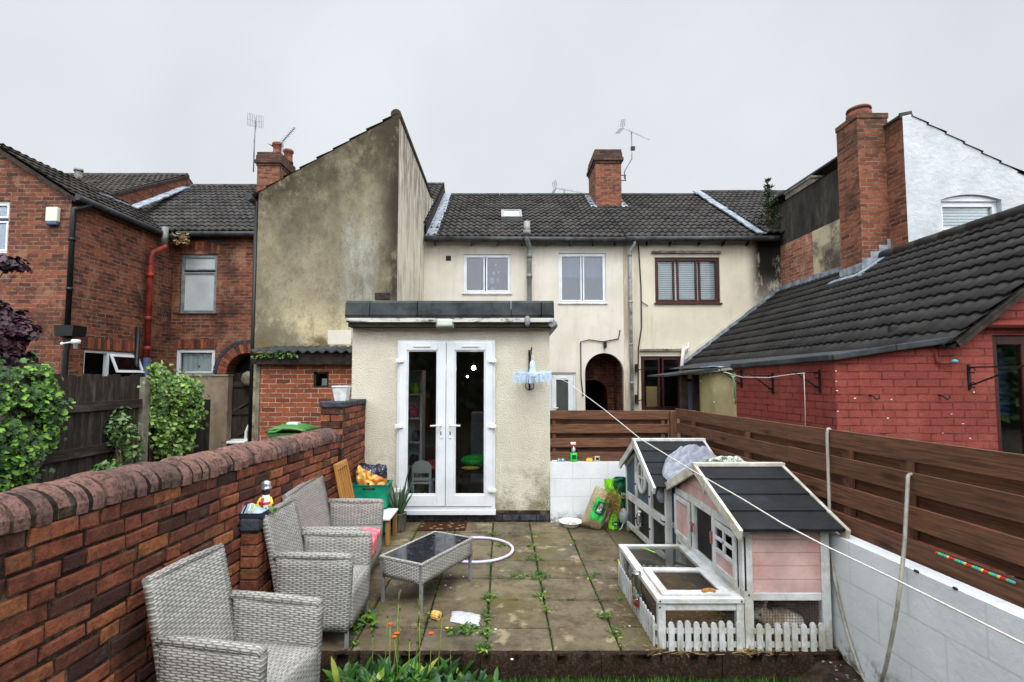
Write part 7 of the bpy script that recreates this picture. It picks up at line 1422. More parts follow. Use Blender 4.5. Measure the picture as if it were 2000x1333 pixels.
for (x, y, z) in ((RX0 + .012, RY0 - .012, RH - .017), (RX1 - .02, RY0 - .012, RH - .017), (RX0 + .012, RY0 - .002, RH - .06), (PX0 + .03, PY0 - .002, RH + .02)): m = MB(); m.ball((x, y, z), .006, 8, 5); m.build('screw', 'black_iron', t_)
# water bottle on the run, twig and green leaf on the mesh
c = Vector((RX0 - .035, 3.93, .12)); b_ = thing('water_bottle', 'clear rabbit water bottle with a red cap hung on the run', 'bottle', c)
m = MB(); m.lathe([(.03, .04), (.036, .06), (.036, .22), (.032, .235), (.001, .24)], c, 16); m.build('bottle', 'bottle', b_); m = MB(); m.lathe([(.02, .005), (.034, .01), (.034, .045), (.03, .05)], c, 16); m.build('collar', 'bottle', b_); m = MB(); m.lathe([(.008, -.02), (.012, -.012), (.026, -.008), (.026, .012), (.022, .02)], c, 14); m.build('cap', 'water_red', b_); m = MB(); m.tube([c + Vector((0, 0, .0)), c + Vector((.012, 0, -.035)), c + Vector((.04, 0, -.07))], .005, 6); m.build('spout', 'alu', b_)
m = MB(uv='wood'); m.tube([at(1318, 1099, 4.15), at(1340, 1105, 4.1), at(1362, 1111, 4.06)], .006, 6); tag(m.build('twig', 'dark_timber'), 'reddish brown twig lying on the far mesh panel of the run', 'twig')
m = MB(); m.r = .9; p, q = at(1254, 1070, 4.5), at(1278, 1080, 4.4); m.prism([p, p + Vector((.02, -.02, 0)), q + Vector((.012, 0, 0)), q], (0, 0, .004)); tag(m.build('leaf_scrap', 'lime'), 'long lime green leaf lying on the run mesh', 'leaf')
# straw bedding inside and scattered outside
def strawpile(name, label, x0, x1, y0, y1, z, h, n, mat='straw', base=True):
    m = MB(); m.r = .25
    if base: m.grid(lambda u, v: (x0 + (x1 - x0) * u, y0 + (y1 - y0) * v, z + h * (.35 + .4 * mnoise.noise(Vector((u * 5, v * 5, x0))) + .25)), 14, 14)
    for _ in range(n):
        p = Vector((U(x0, x1), U(y0, y1), z + U(0, h))); a = U(0, 6.28); d = Vector((math.cos(a), math.sin(a), U(-.25, .35))) * U(.03, .10); s_ = d.cross(Vector((U(-1, 1), U(-1, 1), 1))).normalized() * U(.0012, .0026); m.r = random.random(); q = p + d; q.x = min(max(q.x, x0), x1); q.y = min(max(q.y, y0), y1); m.poly([p - s_, p + s_, q + s_, q - s_])
    return stuff(m.build(name, mat, None, recalc=False), label, 'straw')
strawpile('straw', 'brown straw bedding inside the caged run', RX0 + .06, RX1 - .06, RY0 + .06, RY1 - .08, .004, .17, 1500, 'hay'); strawpile('straw', 'straw on the floor beneath the hutch around the rabbit', PX0 + .03, PX1 - .03, PY0 + .05, PY1 - .1, .004, .03, 500, 'hay')
strawpile('straw', 'loose straw scattered on the edge stones in front of the run', .95, 1.9, 3.44, 3.55, .004, .010, 200, 'straw', False); strawpile('straw', 'stray straw on the slabs left of the run', .80, 1.04, 3.5, 4.6, .004, .006, 60, 'straw', False)
# blue hutch
BX0, BX1, BY0, BY1 = 1.57, 2.13, 4.98, 6.24; BYR = 5.62; BE, BRZ = .775, 1.115
bh = thing('rabbit_hutch', 'blue grey and white rabbit hutch with an oval window behind the pink one', 'hutch', (1.6, 5.6, 0)); t_ = bh
skx = lambda u: .08 * u / (BY1 - BY0)
BF = lambda u, v, w: (BX0 - skx(u) - w, BY0 + u, v); BL = BY1 - BY0
gableroof(t_, BX0 - .12, BX1 + .05, BY0 - .07, BYR, BY1 + .05, BE - .012, BRZ, BE - .01, trim='white_paint', boards=4)
m = MB(uv='wood'); 
for (u, x) in ((0, BX0), (BL - .05, BX0 - .08)): m.box(x, x + .06, BY0 + u, BY0 + u + .05, .003, BE + .02)
for y in (BY0, BY1 - .05): m.box(BX1 - .06, BX1, y, y + .05, .003, BE)
each(m, 'post', 'white_paint', t_, bevel=.004)
m = MB(BF, uv='wood'); m.box(.05, BL - .05, .06, .115, -.02, .012); m.box(.05, BL - .05, .385, .47, -.02, .012); m.box(.38, .45, .115, .385, -.02, .012); m.box(.82, .89, .115, .385, -.02, .012); m.box(.38, .45, .47, 1.0 - .06, -.02, .012); m.box(.82, .89, .47, .96, -.02, .012); each(m, 'gable_frame', 'white_paint', t_, bevel=.004)
m = MB(); zc_ = lambda u: BE + (BRZ - BE) * (u / (BYR - BY0) if u < BYR - BY0 else (BL - u) / (BL - (BYR - BY0))) - .03
def panel_(m, u0, u1, v0, th=.012):
    q = [(u0, v0), (u1, v0), (u1, zc_(u1))] + ([(BYR - BY0, BRZ - .03)] if u0 < BYR - BY0 < u1 else []) + [(u0, zc_(u0))]; m.prism([BF(u, v, -.002) for u, v in q], Vector((th, 0, 0)))
panel_(m, .45, .82, .47); panel_(m, .89, BL - .05, .47); each(m, 'gable_panel', 'hutch_blue', t_)
for (a, b, z0, z1) in ((.05, .38, .115, .385), (.89, BL - .05, .115, .385), (.45, .82, .115, .385), (.05, .38, .47, .78)):
    m = MB(); wiremesh(m, BF(a, z0, -.008), Vector(BF(b, 0, 0)) - Vector(BF(a, 0, 0)), (0, 0, 1), b - a, z1 - z0, .013); m.build('wire_mesh', 'wire', t_)
m = MB(uv='wood'); m.xf = None; m.bar(BF(.05, zc_(.05), .0), BF(BYR - BY0, BRZ - .05, .0), .03, .05, (1, 0, 0)); m.bar(BF(BL - .05, zc_(BL - .05), .0), BF(BYR - BY0, BRZ - .05, .0), .03, .05, (1, 0, 0)); each(m, 'gable_trim', 'white_paint', t_)
oc = (.635, .73); m = MB(); m.tube([BF(oc[0] + .115 * math.cos(a * math.pi / 16), oc[1] + .155 * math.sin(a * math.pi / 16), .012) for a in range(32)], .022, 6, closed=True); m.bar(BF(oc[0] - .115, oc[1], .012), BF(oc[0] + .115, oc[1], .012), .02, .02); m.bar(BF(oc[0], oc[1] - .155, .012), BF(oc[0], oc[1] + .155, .012), .02, .02, (1, 0, 0)); ow = m.build('oval_window', 'white_paint', t_)
m = MB(); m.xf = None; m.prism([BF(oc[0] + .105 * math.cos(a * math.pi / 12), oc[1] + .145 * math.sin(a * math.pi / 12), .001) for a in range(24)], (-.003, 0, 0)); m.build('opening', 'inner_shade', ow)
m = MB(uv='wood'); P_ = lambda u, v, w: (BX0 + u, BY0 - w, v); m.xf = P_; m.box(.06, .5, .38, .43, -.02, .01); m.build('side_rail', 'white_paint', t_); m = MB(P_); m.box(.06, .5, .43, BE, -.02, -.005); m.box(.06, .5, .06, .38, -.02, -.005); each(m, 'side_panel', 'hutch_blue', t_)
m = MB(); m.box(BX1 - .02, BX1 - .01, BY0 + .05, BY1 - .05, .05, BE); m.box(BX0 - .02, BX1 - .02, BY1 - .03, BY1 - .02, .05, BE); m.box(BX0 - .02, BX1 - .02, BY0 + .03, BY1 - .04, .42, .43); m.box(BX0 - .02, BX1 - .02, BY0 + .03, BY1 - .04, .06, .07); each(m, 'back_boards', 'dark_timber', t_)
for (u, v) in ((.40, .58), (.41, .25), (.85, .62), (.86, .24)): m = MB(); m.ball(BF(u, v, .018), .010, 8, 5); m.build('turn_button', 'black_iron', t_)
q = Vector(BF(.68, .27, .03)); m = MB(); m.lathe([(.03, -.06), (.038, -.04), (.038, .05), (.03, .065), (.018, .08)], q, 12); b_ = tag(m.build('water_bottle', 'bottle'), 'clear water bottle hooked on the lower mesh of the blue hutch', 'bottle'); m = MB(); m.lathe([(.02, .08), (.02, .095)], q, 10); m.build('cap', 'white_plastic', b_)
q = Vector(BF(.06, .66, .0)); m = MB(); m.grid(lambda u, v: (q.x + .05 * math.cos(u * 6.28) * math.sin(3.14 * v) * (1 + .3 * mnoise.noise(Vector((u * 4, v * 4, 0)))), q.y + .04 + .05 * math.sin(u * 6.28) * math.sin(3.14 * v), q.z + .075 * math.cos(3.14 * v)), 16, 10); tag(m.build('wadded_cloth', 'grey_cloth'), 'wad of pale cloth poking from the blue hutch corner', 'cloth')
m = MB(); q = Vector((1.72, 5.12, .09)); m.lathe([(.04, 0), (.06, .03), (.062, .035), (.05, .03)], q, 14, cap=False); tag(m.build('food_bowl', 'white_plastic', None, solid=.003), 'small white bowl inside the blue hutch', 'bowl')
# clothes over the hutch roofs
def heap(name, label, cat, mat, cx, cy, rx, ry, h, seed, roof, n=90, fold=9.0, rot=0):
    m = MB()
    def f(u, v):
        a = 2 * math.pi * u; r = v; ed = 1 + .22 * mnoise.noise(Vector((math.cos(a) * 1.6, math.sin(a) * 1.6, seed))); x, y = rx * r * ed * math.cos(a), ry * r * ed * math.sin(a); x, y = cx + x * math.cos(rot) - y * math.sin(rot), cy + x * math.sin(rot) + y * math.cos(rot)
        fo = mnoise.noise(Vector((x * fold, y * fold * .55, seed))) + .5 * mnoise.noise(Vector((x * fold * 2.1, y * fold * 1.2, seed + 4))); sx_ = (x * math.cos(.5) + y * math.sin(.5)); ty_ = (y * math.cos(.5) - x * math.sin(.5)); wp = .06 * mnoise.noise(Vector((sx_ * 3.2, ty_ * 4.5, seed))) + .008 * mnoise.noise(Vector((sx_ * 13, ty_ * 15, seed + 2))); rdg = abs(math.sin((ty_ + wp) * fold * 4.2)) ** .7; z = roof(x, y) + .012 + h * (1 - r ** 4) * (.34 + .30 * abs(fo) + .50 * rdg); return (x, y, z if r < .995 else roof(x, y) + .006)
    m.grid(f, n, 40); return tag(m.build(name, mat, None, weld=True), label, cat)
def broof(x, y): return BE + (BRZ - BE) * max(0, (y - BY0 + .07) / (BYR - BY0 + .07)) + .015 if y < BYR else BRZ
def vroof(x, y):
    a = broof(x, y) if y > BY0 - .07 else 0; b = EZ + (RZ - EZ) * (PY1 + .06 - y) / (PY1 + .06 - PYR) if y < PY1 + .06 else 0; return max(a, b, .80)
heap('grey_hoodie', 'light grey crumpled sweatshirt draped over the blue hutch roof', 'clothing', 'grey_cloth', 1.78, 5.14, .30, .15, .13, 2, vroof, fold=11, rot=R(58))
heap('grey_hoodie_sleeve', 'grey sweatshirt sleeve trailing toward the camouflage cloth', 'clothing', 'grey_cloth', 1.99, 5.30, .22, .09, .12, 5, vroof, fold=10, rot=R(-6))
heap('camouflage_cloth', 'pale green camouflage cloth heaped behind the pink hutch ridge', 'cloth', 'camo_cloth', 1.90, 4.43, .23, .14, .14, 9, vroof, fold=8)
# rabbit under the pink hutch
rb_ = bpy.data.meshes.new('rabbit'); bmr = bmesh.new(); sl_ = bmr.verts.layers.skin.verify()
def chain(pts, prev=None):
    out = []
    for (p, r) in pts:
        v = bmr.verts.new(p); v[sl_].radius = (r, r) if not isinstance(r, tuple) else r
        if prev is not None: bmr.edges.new((prev, v))
        prev = v; out.append(v)
    return out
sp_ = chain([((.075, 0, .085), (.078, .085)), ((.02, 0, .095), (.072, .085)), ((-.04, 0, .088), (.058, .070)), ((-.085, 0, .10), (.045, .052)), ((-.118, 0, .130), (.043, .046)), ((-.150, 0, .122), (.034, .034)), ((-.178, 0, .112), (.021, .022))])
sp_[0][sl_].use_root = True
chain([((.125, 0, .075), (.055, .06)), ((.158, 0, .07), (.022, .022))], sp_[0])
for s_ in (-1, 1):
    chain([((-.105, .018 * s_, .175), .014), ((-.100, .024 * s_, .21), (.017, .010)), ((-.085, .03 * s_, .25), (.006, .005))], sp_[4])
    chain([((-.075, .04 * s_, .045), .022), ((-.085, .042 * s_, .012), .015), ((-.115, .042 * s_, .010), .012)], sp_[2]); chain([((.06, .06 * s_, .045), .038), ((.03, .066 * s_, .018), .022), ((-.02, .066 * s_, .012), .014)], sp_[0])
bmr.to_mesh(rb_); bmr.free(); rb_.materials.append(M['rabbit_fur']); ro = bpy.data.objects.new('rabbit', rb_); C.objects.link(ro); ro.modifiers.new('skin', 'SKIN'); sm = ro.modifiers.new('sub', 'SUBSURF'); sm.levels = 2; sm.render_levels = 2
for p in rb_.polygons: p.use_smooth = True
ro.modifiers['skin'].use_smooth_shade = True; ro.location = (1.925, 3.655, .035); ro.scale = (1.07, 1.07, 1.07); tag(ro, 'brown and white rabbit crouching behind the mesh under the pink hutch', 'rabbit')
for s_ in (-1, 1): m = MB(); m.ball((-.140, .034 * s_, .137), .008, 8, 6); e = m.build('eye', 'eye_black'); e.parent = ro

# ------------------------------------------------------------------ sacks, bowl, things on the low wall
c = atz(1150, 1040, 0); sack('hay_sack', 'clear sack of hay with a green label leaning against the white wall', 'sack', Vector((1.07, 6.30, .0)), .26, .21, .50, 'hay_sack', R(-8), R(22), 22, 8)
m = MB()
for _ in range(420):
    p = Vector((1.31 + random.gauss(0, .045), 6.20 + random.gauss(0, .04), .34 + random.gauss(0, .07))); p.x = min(max(p.x, 1.21), 1.41); p.y = min(max(p.y, 6.11), 6.29); p.z = min(max(p.z, .19), .49); a = Vector((U(-1, 1), U(-1, 1), U(-1, .6))).normalized() * U(.05, .12); s_ = a.cross(Vector((0, -1, .2))).normalized() * .002; m.r = random.random(); m.poly([p - s_, p + s_, p + a + s_, p + a - s_])
tag(m.build('hay_bunch', 'hay', None, recalc=False), 'bunch of loose brown hay spilling from the open sack', 'hay')
def bagsheet(name, label, cat, mat, prof_, y, d, seed):
    """upright crumpled bag: outline list of (x_left, x_right, z)"""
    m = MB(); n = len(prof_) - 1
    for s_ in (-1, 1):
        def f(u, v, s_=s_):
            k = min(n - 1e-6, v * n); i = int(k); t = k - i; xl = prof_[i][0] * (1 - t) + prof_[i + 1][0] * t; xr = prof_[i][1] * (1 - t) + prof_[i + 1][1] * t; z = prof_[i][2] * (1 - t) + prof_[i + 1][2] * t; a = 2 * u - 1; return (xl + (xr - xl) * u, y + s_ * d / 2 * max(0, 1 - a * a) ** .5 * (1 + .5 * mnoise.noise(Vector((u * 4, v * 7, seed)))), z)
        m.grid(f, 16, 24)
    return tag(m.build(name, mat, None, weld=True), label, cat)
gb = bagsheet('lime_bag', 'tall lime green plastic sack, slumped open, beside the hay sack', 'bag', 'lime', [(1.275, 1.40, .01), (1.28, 1.405, .12), (1.33, 1.415, .25), (1.36, 1.44, .33), (1.30, 1.43, .40), (1.245, 1.36, .46), (1.235, 1.34, .52), (1.235, 1.36, .585)], 6.26, .12, 4)
m = MB(); m.ball((1.345, 6.185, .085), (.04, .012, .03)); m.build('emblem', 'deep_green', gb); m = MB(); 
for k in range(3): m.box(1.325 + k * .014, 1.334 + k * .014, 6.166, 6.172, .075, .088)
m.build('print', 'print_white', gb)
dg = bagsheet('green_sack', 'dark green plastic sack propped behind the lime one', 'bag', 'deep_green', [(1.36, 1.52, .01), (1.37, 1.53, .2), (1.36, 1.54, .34), (1.35, 1.55, .45), (1.36, 1.55, .55), (1.40, 1.54, .575)], 6.44, .14, 6)
m = MB(); q = Vector((1.46, 6.355, .38))
for k in range(5): m.tube([(q.x + k * .015, q.y, q.z + .03 - .01 * (k % 2)), (q.x + .006 + k * .015, q.y - .004, q.z), (q.x + .002 + k * .015, q.y, q.z - .035)], .003, 5)
m.build('print', 'print_white', dg)
m = MB(); m.grid(lambda u, v: (1.45 + .06 * math.cos(u * 6.28) * math.sin(3.14 * v), 6.2 + .05 * math.sin(u * 6.28) * math.sin(3.14 * v), .17 + .085 * math.cos(3.14 * v) + .02 * mnoise.noise(Vector((u * 6, v * 6, 2)))), 16, 12); m.tube([(1.44, 6.17, .10), (1.41, 6.15, .04), (1.38, 6.15, .02)], .008, 5); tag(m.build('carrier_bag', 'plastic_bag'), 'small tied white carrier bag beside the blue hutch leg', 'bag')
c = Vector((.845, 6.40, .004)); t_ = thing('washing_up_bowl', 'shallow white plastic bowl with dead leaves lying by the white wall', 'bowl', c); m = MB(); m.lathe([(.10, .0), (.125, .05), (.145, .055), (.148, .05), (.142, .045), (.12, .045), (.098, .008), (.0, .008)], c, 26, cap=False); m.build('bowl', 'white_plastic', t_); m = MB(); leafcloud(m, lambda: ((c.x + U(-.08, .08), c.y + U(-.08, .08), c.z + U(.012, .03)), (0, 0, 1)), 40, .03, shape=3); m.build('dead_leaves', 'hay', t_, recalc=False)
t_ = thing('dark_tray', 'black plastic tray with a yellow rim half under the blue hutch', 'tray', (1.35, 5.1, .004)); m = MB(); m.box(1.14, 1.48, 4.86, 5.12, .006, .03); m.build('body', 'black_plastic', t_, bevel=.012); m = MB(); m.tube([(1.14, 5.12, .033), (1.125, 5.0, .033), (1.14, 4.86, .033)], .007, 6); m.build('rim', 'toy_yellow', t_)
wz_ = .741; c = Vector((.925, 6.66, wz_)); t_ = thing('spray_bottle', 'clear spray bottle of green liquid with a white and red trigger', 'bottle', c)
m = MB(); m.lathe([(.042, 0), (.045, .006), (.045, .11)], c, 16); m.build('liquid', 'label_green', t_); m = MB(); m.lathe([(.045, .111), (.045, .125), (.036, .155), (.018, .185), (.016, .19)], c, 16); m.build('bottle', 'bottle', t_); m = MB(); m.lathe([(.019, .19), (.019, .212)], c, 12); m.box(c.x + .018, c.x + .03, c.y - .012, c.y + .012, c.z + .185, c.z + .23); m.build('collar', 'water_red', t_); m = MB(); m.box(c.x - .04, c.x + .028, c.y - .014, c.y + .014, c.z + .212, c.z + .246); m.build('trigger_head', 'white_plastic', t_, bevel=.006); m = MB(); m.box(c.x - .025, c.x + .025, c.y - .046, c.y - .0445, c.z + .03, c.z + .085); m.build('sticker', 'deep_green', t_)
m = MB(); m.box(1.085, 1.165, 6.64, 6.69, wz_, wz_ + .032); m.box(1.09, 1.16, 6.645, 6.685, wz_ + .033, wz_ + .042); tag(m.build('yellow_sponge', 'sponge', None, bevel=.006), 'yellow sponge lying on the low wall near the spray bottle', 'sponge')
m = MB(); m.lathe([(.03, 0), (.036, .01), (.034, .06), (.036, .065)], (1.225, 6.66, wz_), 14); t2 = tag(m.build('pack', 'cream_pack'), 'small cream packet standing right of the sponge', 'packet'); m = MB(); m.box(1.205, 1.245, 6.622, 6.626, wz_ + .02, wz_ + .05); m.build('print', 'toy_dark', t2)
for k, (x, lb) in enumerate(((.735, 'small teal toy car on the low wall, left of its pair'), (.785, 'small teal toy car on the low wall, next to the spray bottle'))): m = MB(); m.ball((x, 6.65, wz_ + .018), (.022, .018, .018)); o = tag(m.build('toy_car', 'teal_toy'), lb, 'toy'); m = MB(); m.ball((x - .008, 6.634, wz_ + .02), (.007, .004, .007)); m.build('window', 'print_white', o)
m = MB(); m.box(.64, .71, 6.64, 6.67, wz_, wz_ + .014); tag(m.build('white_brush', 'white_plastic', None, bevel=.005), 'small flat white plastic piece at the extension end of the low wall', 'plastic piece')

# ------------------------------------------------------------------ washing line and hose
P0 = Vector((.655, 6.5, 1.80)); P1 = Vector((1.30, .75, 1.38)); p_ = [at(1110, 747, 5.6)]
pix = [(1078, 733, 6.35), (1110, 748, 5.55), (1180, 800, 4.35), (1250, 857, 3.55), (1350, 918, 2.85), (1450, 975, 2.36), (1530, 1024, 2.06), (1610, 1066, 1.84), (1740, 1128, 1.56), (1870, 1193, 1.36), (2000, 1258, 1.2), (2150, 1333, 1.06)]
m = MB(); m.tube([P0] + [at(*q) for q in pix], .0028, 6); tag(m.build('washing_line', 'rope'), 'white rope washing line stretched from the extension corner across the hutches', 'washing line')
hx = lambda y: 2.36 + .0415 * (3.52 - y)
top = at(1615, 843, 3.71); m = MB(); pts = [Vector((top.x + .06, 3.72, top.z - .05)), Vector((top.x + .03, 3.715, top.z + .008)), Vector((top.x + .002, 3.71, top.z - .004))]
for (px, py, Y) in ((1617, 900, 3.69), (1620, 1000, 3.62), (1622, 1060, 3.57), (1632, 1140, 3.50), (1650, 1220, 3.42), (1672, 1290, 3.33), (1692, 1335, 3.27), (1712, 1358, 3.20)): pts.append(at(px, py, Y))
for (px, py, Y) in ((1722, 1330, 3.06), (1733, 1290, 2.98), (1752, 1190, 2.90), (1765, 1080, 2.92), (1771, 980, 2.98), (1773, 945, 3.0)): pts.append(at(px, py, Y))
q = at(1774, 930, 3.012); pts += [q, Vector((q.x + .028, 3.015, q.z + .006)), Vector((q.x + .055, 3.02, q.z - .03))]
def smooth(pts, k=5):
    out = []
    for i in range(len(pts) - 1):
        p0, p1, p2, p3 = pts[max(i - 1, 0)], pts[i], pts[i + 1], pts[min(i + 2, len(pts) - 1)]
        for j in range(k): t = j / k; out.append(.5 * ((2 * p1) + (p2 - p0) * t + (2 * p0 - 5 * p1 + 4 * p2 - p3) * t * t + (3 * p1 - p0 - 3 * p2 + p3) * t ** 3))
    return out + [pts[-1]]
m.tube(smooth(pts), .0105, 10); tag(m.build('garden_hose', 'hose'), 'grey beige garden hose looped over the brown fence down to the soil', 'hose')

# ------------------------------------------------------------------ litter, weeds, lawn edge
c = Vector((-.492, 3.95, .03)); t_ = thing('corn_cob', 'chewed piece of yellow corn cob lying on the slabs', 'corn cob', c); ax = Vector((.82, -.5, 0)); m = MB(); m.tube([c - ax * .035, c - ax * .03, c + ax * .028, c + ax * .033], [.018, .027, .028, .020], 14)
for k in range(12):
    a = k * math.pi / 6; pr_ = ax.cross(Vector((0, 0, 1))) * math.cos(a) + Vector((0, 0, 1)) * math.sin(a)
    for j in range(5): m.ball(c + pr_ * .026 + ax * (-.026 + j * .013), .0078, 6, 4)
m.build('kernels', 'corn', t_); m = MB(); m.tube([c + ax * .033, c + ax * .037], [.014, .008], 10); m.build('core', 'corn_core', t_)
m = MB()
def pb(u, v):
    x = -.385 + .225 * u + .012 * mnoise.noise(Vector((u * 5, v * 5, 1))); y = 3.99 - .07 * u + .11 * (v - .5) * (1 + .2 * math.sin(u * 3)) * 1.5; z = .006 + .022 * math.sin(math.pi * u) ** .7 * math.sin(math.pi * v) ** .7 * (1 + .8 * mnoise.noise(Vector((u * 6, v * 5, 9)))) ; return (x, y, z)
m.grid(pb, 22, 16); tag(m.build('plastic_wrapper', 'plastic_bag', None, solid=.002), 'flattened white plastic bag lying next to the corn cob', 'plastic bag')
def weedclump(m, x, y, r, n, s=.03, hgt=.03):
    for _ in range(n):
        a = U(0, 6.28); d = r * random.random() ** .5; p = Vector((x + d * math.cos(a), y + d * math.sin(a), .004 + U(0, hgt))); nr = Vector((U(-.6, .6), U(-.6, .6), 1)).normalized(); t = nr.cross(Vector((U(-1, 1), U(-1, 1), 0.01))).normalized(); b = nr.cross(t); z = s * U(.5, 1.2); m.r = random.random(); m.poly([p - b * z * .1, p + t * z * .22 + b * z * .4, p + b * z, p - t * z * .22 + b * z * .4])
m = MB(); spots = []
for i in range(-3, 5):
    x = -.105 + .45 * i
    for _ in range(30):
        y = U(3.55, 6.5); k = mnoise.noise(Vector((i * 3.3, y * 1.6, 1)))
        if k > .02: weedclump(m, x + U(-.012, .012), y, U(.015, .04), int(U(5, 14)), .026, .018)
for j in range(0, 6):
    y = 3.83 + .455 * j
    for _ in range(34):
        x = U(-1.6, 1.9); k = mnoise.noise(Vector((x * 1.7, j * 4.1, 7)))
        if k > .08: weedclump(m, x, y + U(-.01, .01), U(.015, .045), int(U(5, 14)), .026, .018)
for (px, py, r, n) in ((1055, 1128, .10, 90), (1010, 1128, .09, 60), (1045, 1092, .09, 80), (1040, 1045, .06, 40), (962, 1054, .05, 50), (985, 1068, .07, 50), (955, 1168, .06, 50), (950, 1240, .06, 50), (1060, 1168, .07, 60), (1180, 1205, .06, 60), (1200, 1240, .06, 40), (920, 1232, .09, 60), (890, 1236, .07, 40), (905, 1234, .08, 60), (945, 1268, .05, 60), (952, 1205, .05, 40), (1150, 1128, .07, 30), (1165, 1125, .06, 30), (840, 1150, .05, 20), (690, 1260, .04, 30), (965, 1045, .06, 40)):
    q = atz(px, py, 0); weedclump(m, q.x, q.y, r, n, .034, .03)
for i in range(-3, 5):
    for _ in range(240): weedclump(m, -.105 + .45 * i + random.gauss(0, .006), U(3.52, 6.55), .004, 1, U(.008, .016), .004)
for j in range(0, 7):
    for _ in range(240): weedclump(m, U(-1.7, 2.2), 3.83 + .455 * j + random.gauss(0, .006), .004, 1, U(.008, .016), .004)
stuff(m.build('joint_weeds', 'weed', None, recalc=False), 'moss and small green weeds growing along the slab joints', 'weeds')
m = MB()
for k in range(40):
    q = atz(U(690, 740), U(1195, 1235), 0); ln = U(.05, .11); a = U(0, 6.28); d = Vector((math.cos(a), math.sin(a), .5)) * ln; s_ = d.cross(Vector((0, 0, 1))).normalized() * ln * .2; p = Vector((q.x, q.y, .005)); m.r = random.random(); m.poly([p, p + d * .5 + s_ + Vector((0, 0, .01)), p + d + Vector((0, 0, -.015)), p + d * .5 - s_ + Vector((0, 0, .01))])
tag(m.build('dandelion_clump', 'weed', None, recalc=False), 'leafy weed clump growing under the middle armchair front leg', 'weeds')
q = atz(873, 1236, 0); t_ = thing('yellow_flower', 'single small yellow flower in the joint below the plastic bag', 'flower', (q.x, q.y, 0)); m = MB(); m.tube([(q.x, q.y, 0), (q.x, q.y, .03)], .0015, 5); m.build('stem', 'stalk', t_); m = MB(); m.lathe([(.001, .028), (.010, .03), (.012, .034), (.004, .036)], q, 10); m.build('petals', 'petal_yellow', t_)
def leafblade(m, b, d, L, w, droop, seg=4):
    side = d.cross(Vector((0, 0, 1))).normalized(); pts = []; m.r = random.random()
    for k in range(seg + 1):
        f = k / seg; c_ = b + d * (L * f) + Vector((0, 0, -droop * L * f * f)); ww = w * (math.sin(math.pi * min(1, f * .92 + .08)) ** .7); pts.append((c_ - side * ww, c_ + Vector((0, 0, -.25 * ww)), c_ + side * ww))
    for k in range(seg):
        for j in range(2): m.poly([pts[k][j], pts[k][j + 1], pts[k + 1][j + 1], pts[k + 1][j]], smooth=True)
def broad(name, label, xs, n, lmin, lmax):
    m = MB(); cs = [(U(*xs), U(3.18, 3.42)) for _ in range(max(4, n // 14))]
    for _ in range(n):
        c_ = random.choice(cs); a = U(0, 6.28); e = U(.5, 1.3); d = Vector((math.cos(a) * math.cos(e), math.sin(a) * math.cos(e), math.sin(e))); leafblade(m, Vector((c_[0] + U(-.04, .04), c_[1] + U(-.04, .04), -.16)), d, U(lmin, lmax), U(.016, .030), U(.2, .6))
    return tag(m.build(name, 'broadleaf', None, recalc=False), label, 'plant')
broad('leafy_plant', 'dark green broad-leaved plant at the bottom edge beside the armchair', (-1.0, -.70), 150, .18, .30); broad('leafy_plant', 'taller middle clump of dark broad leaves below the flower stalks', (-.74, -.40), 190, .22, .36); broad('leafy_plant', 'broad-leaved clump at the bottom centre nearest the kerb stones', (-.44, -.06), 150, .16, .27)
def stalkplant(name, label, items):
    t_ = thing(name, label, 'flower', (items[0][0].x, items[0][0].y, -.16))
    for (q, dx, kind) in items:
        m = MB(); m.r = random.random(); b = Vector((q.x + dx, q.y - .02, -.16)); m.tube([b, b.lerp(q, .5) + Vector((U(-.012, .012), 0, 0)), q], [.0035, .003, .002], 5); m.build('stem', 'stalk', t_)
        if kind == 'flower':
            m = MB(); 
            for a in range(14): an = a * math.pi / 7; d = Vector((math.cos(an), math.sin(an) * .8, .45 + .25 * (a % 2))) * .017; s_ = Vector((-math.sin(an), math.cos(an), 0)) * .004; m.r = random.random(); m.poly([q - s_, q + s_, q + d + s_ * 1.4, q + d - s_ * 1.4])
            m.ball(q + Vector((0, 0, .004)), (.006, .006, .005), 8, 5); m.build('flower_head', 'petal_orange', t_, recalc=False)
        elif kind == 'bud': m = MB(); m.ball(q, (.006, .006, .009), 8, 5); m.build('bud', 'toy_green', t_)
        elif kind == 'seed':
            m = MB()
            for k in range(16): p = b.lerp(q, U(.45, 1)); d = Vector((U(-.3, .3), U(-.2, .2), 1)).normalized() * U(.03, .06); m.r = random.random(); m.tube([p, p + d], [.003, .001], 4)
            m.build('seed_head', 'stalk', t_)
stalkplant('orange_hawkweed', 'orange hawkweed flowers on thin stems in front of the slabs', [(at(762, 1222, 3.36), .02, 'flower'), (at(775, 1240, 3.33), -.01, 'flower'), (at(842, 1240, 3.34), .0, 'flower'), (at(770, 1247, 3.3), .03, 'flower'), (at(757, 1205, 3.4), .0, 'bud'), (at(864, 1203, 3.38), -.03, 'bud'), (at(728, 1242, 3.4), .01, 'bud')])
stalkplant('seeding_stalk', 'tall pale green seeding stalks rising past the coffee table', [(at(779, 1160, 3.38), .01, 'seed'), (at(822, 1155, 3.38), -.04, 'seed'), (at(818, 1195, 3.36), .0, 'seed'), (at(781, 1190, 3.36), .01, 'bud'), (at(800, 1250, 3.36), .0, 'bud'), (at(880, 1275, 3.4), .0, 'bud')])
m = MB()
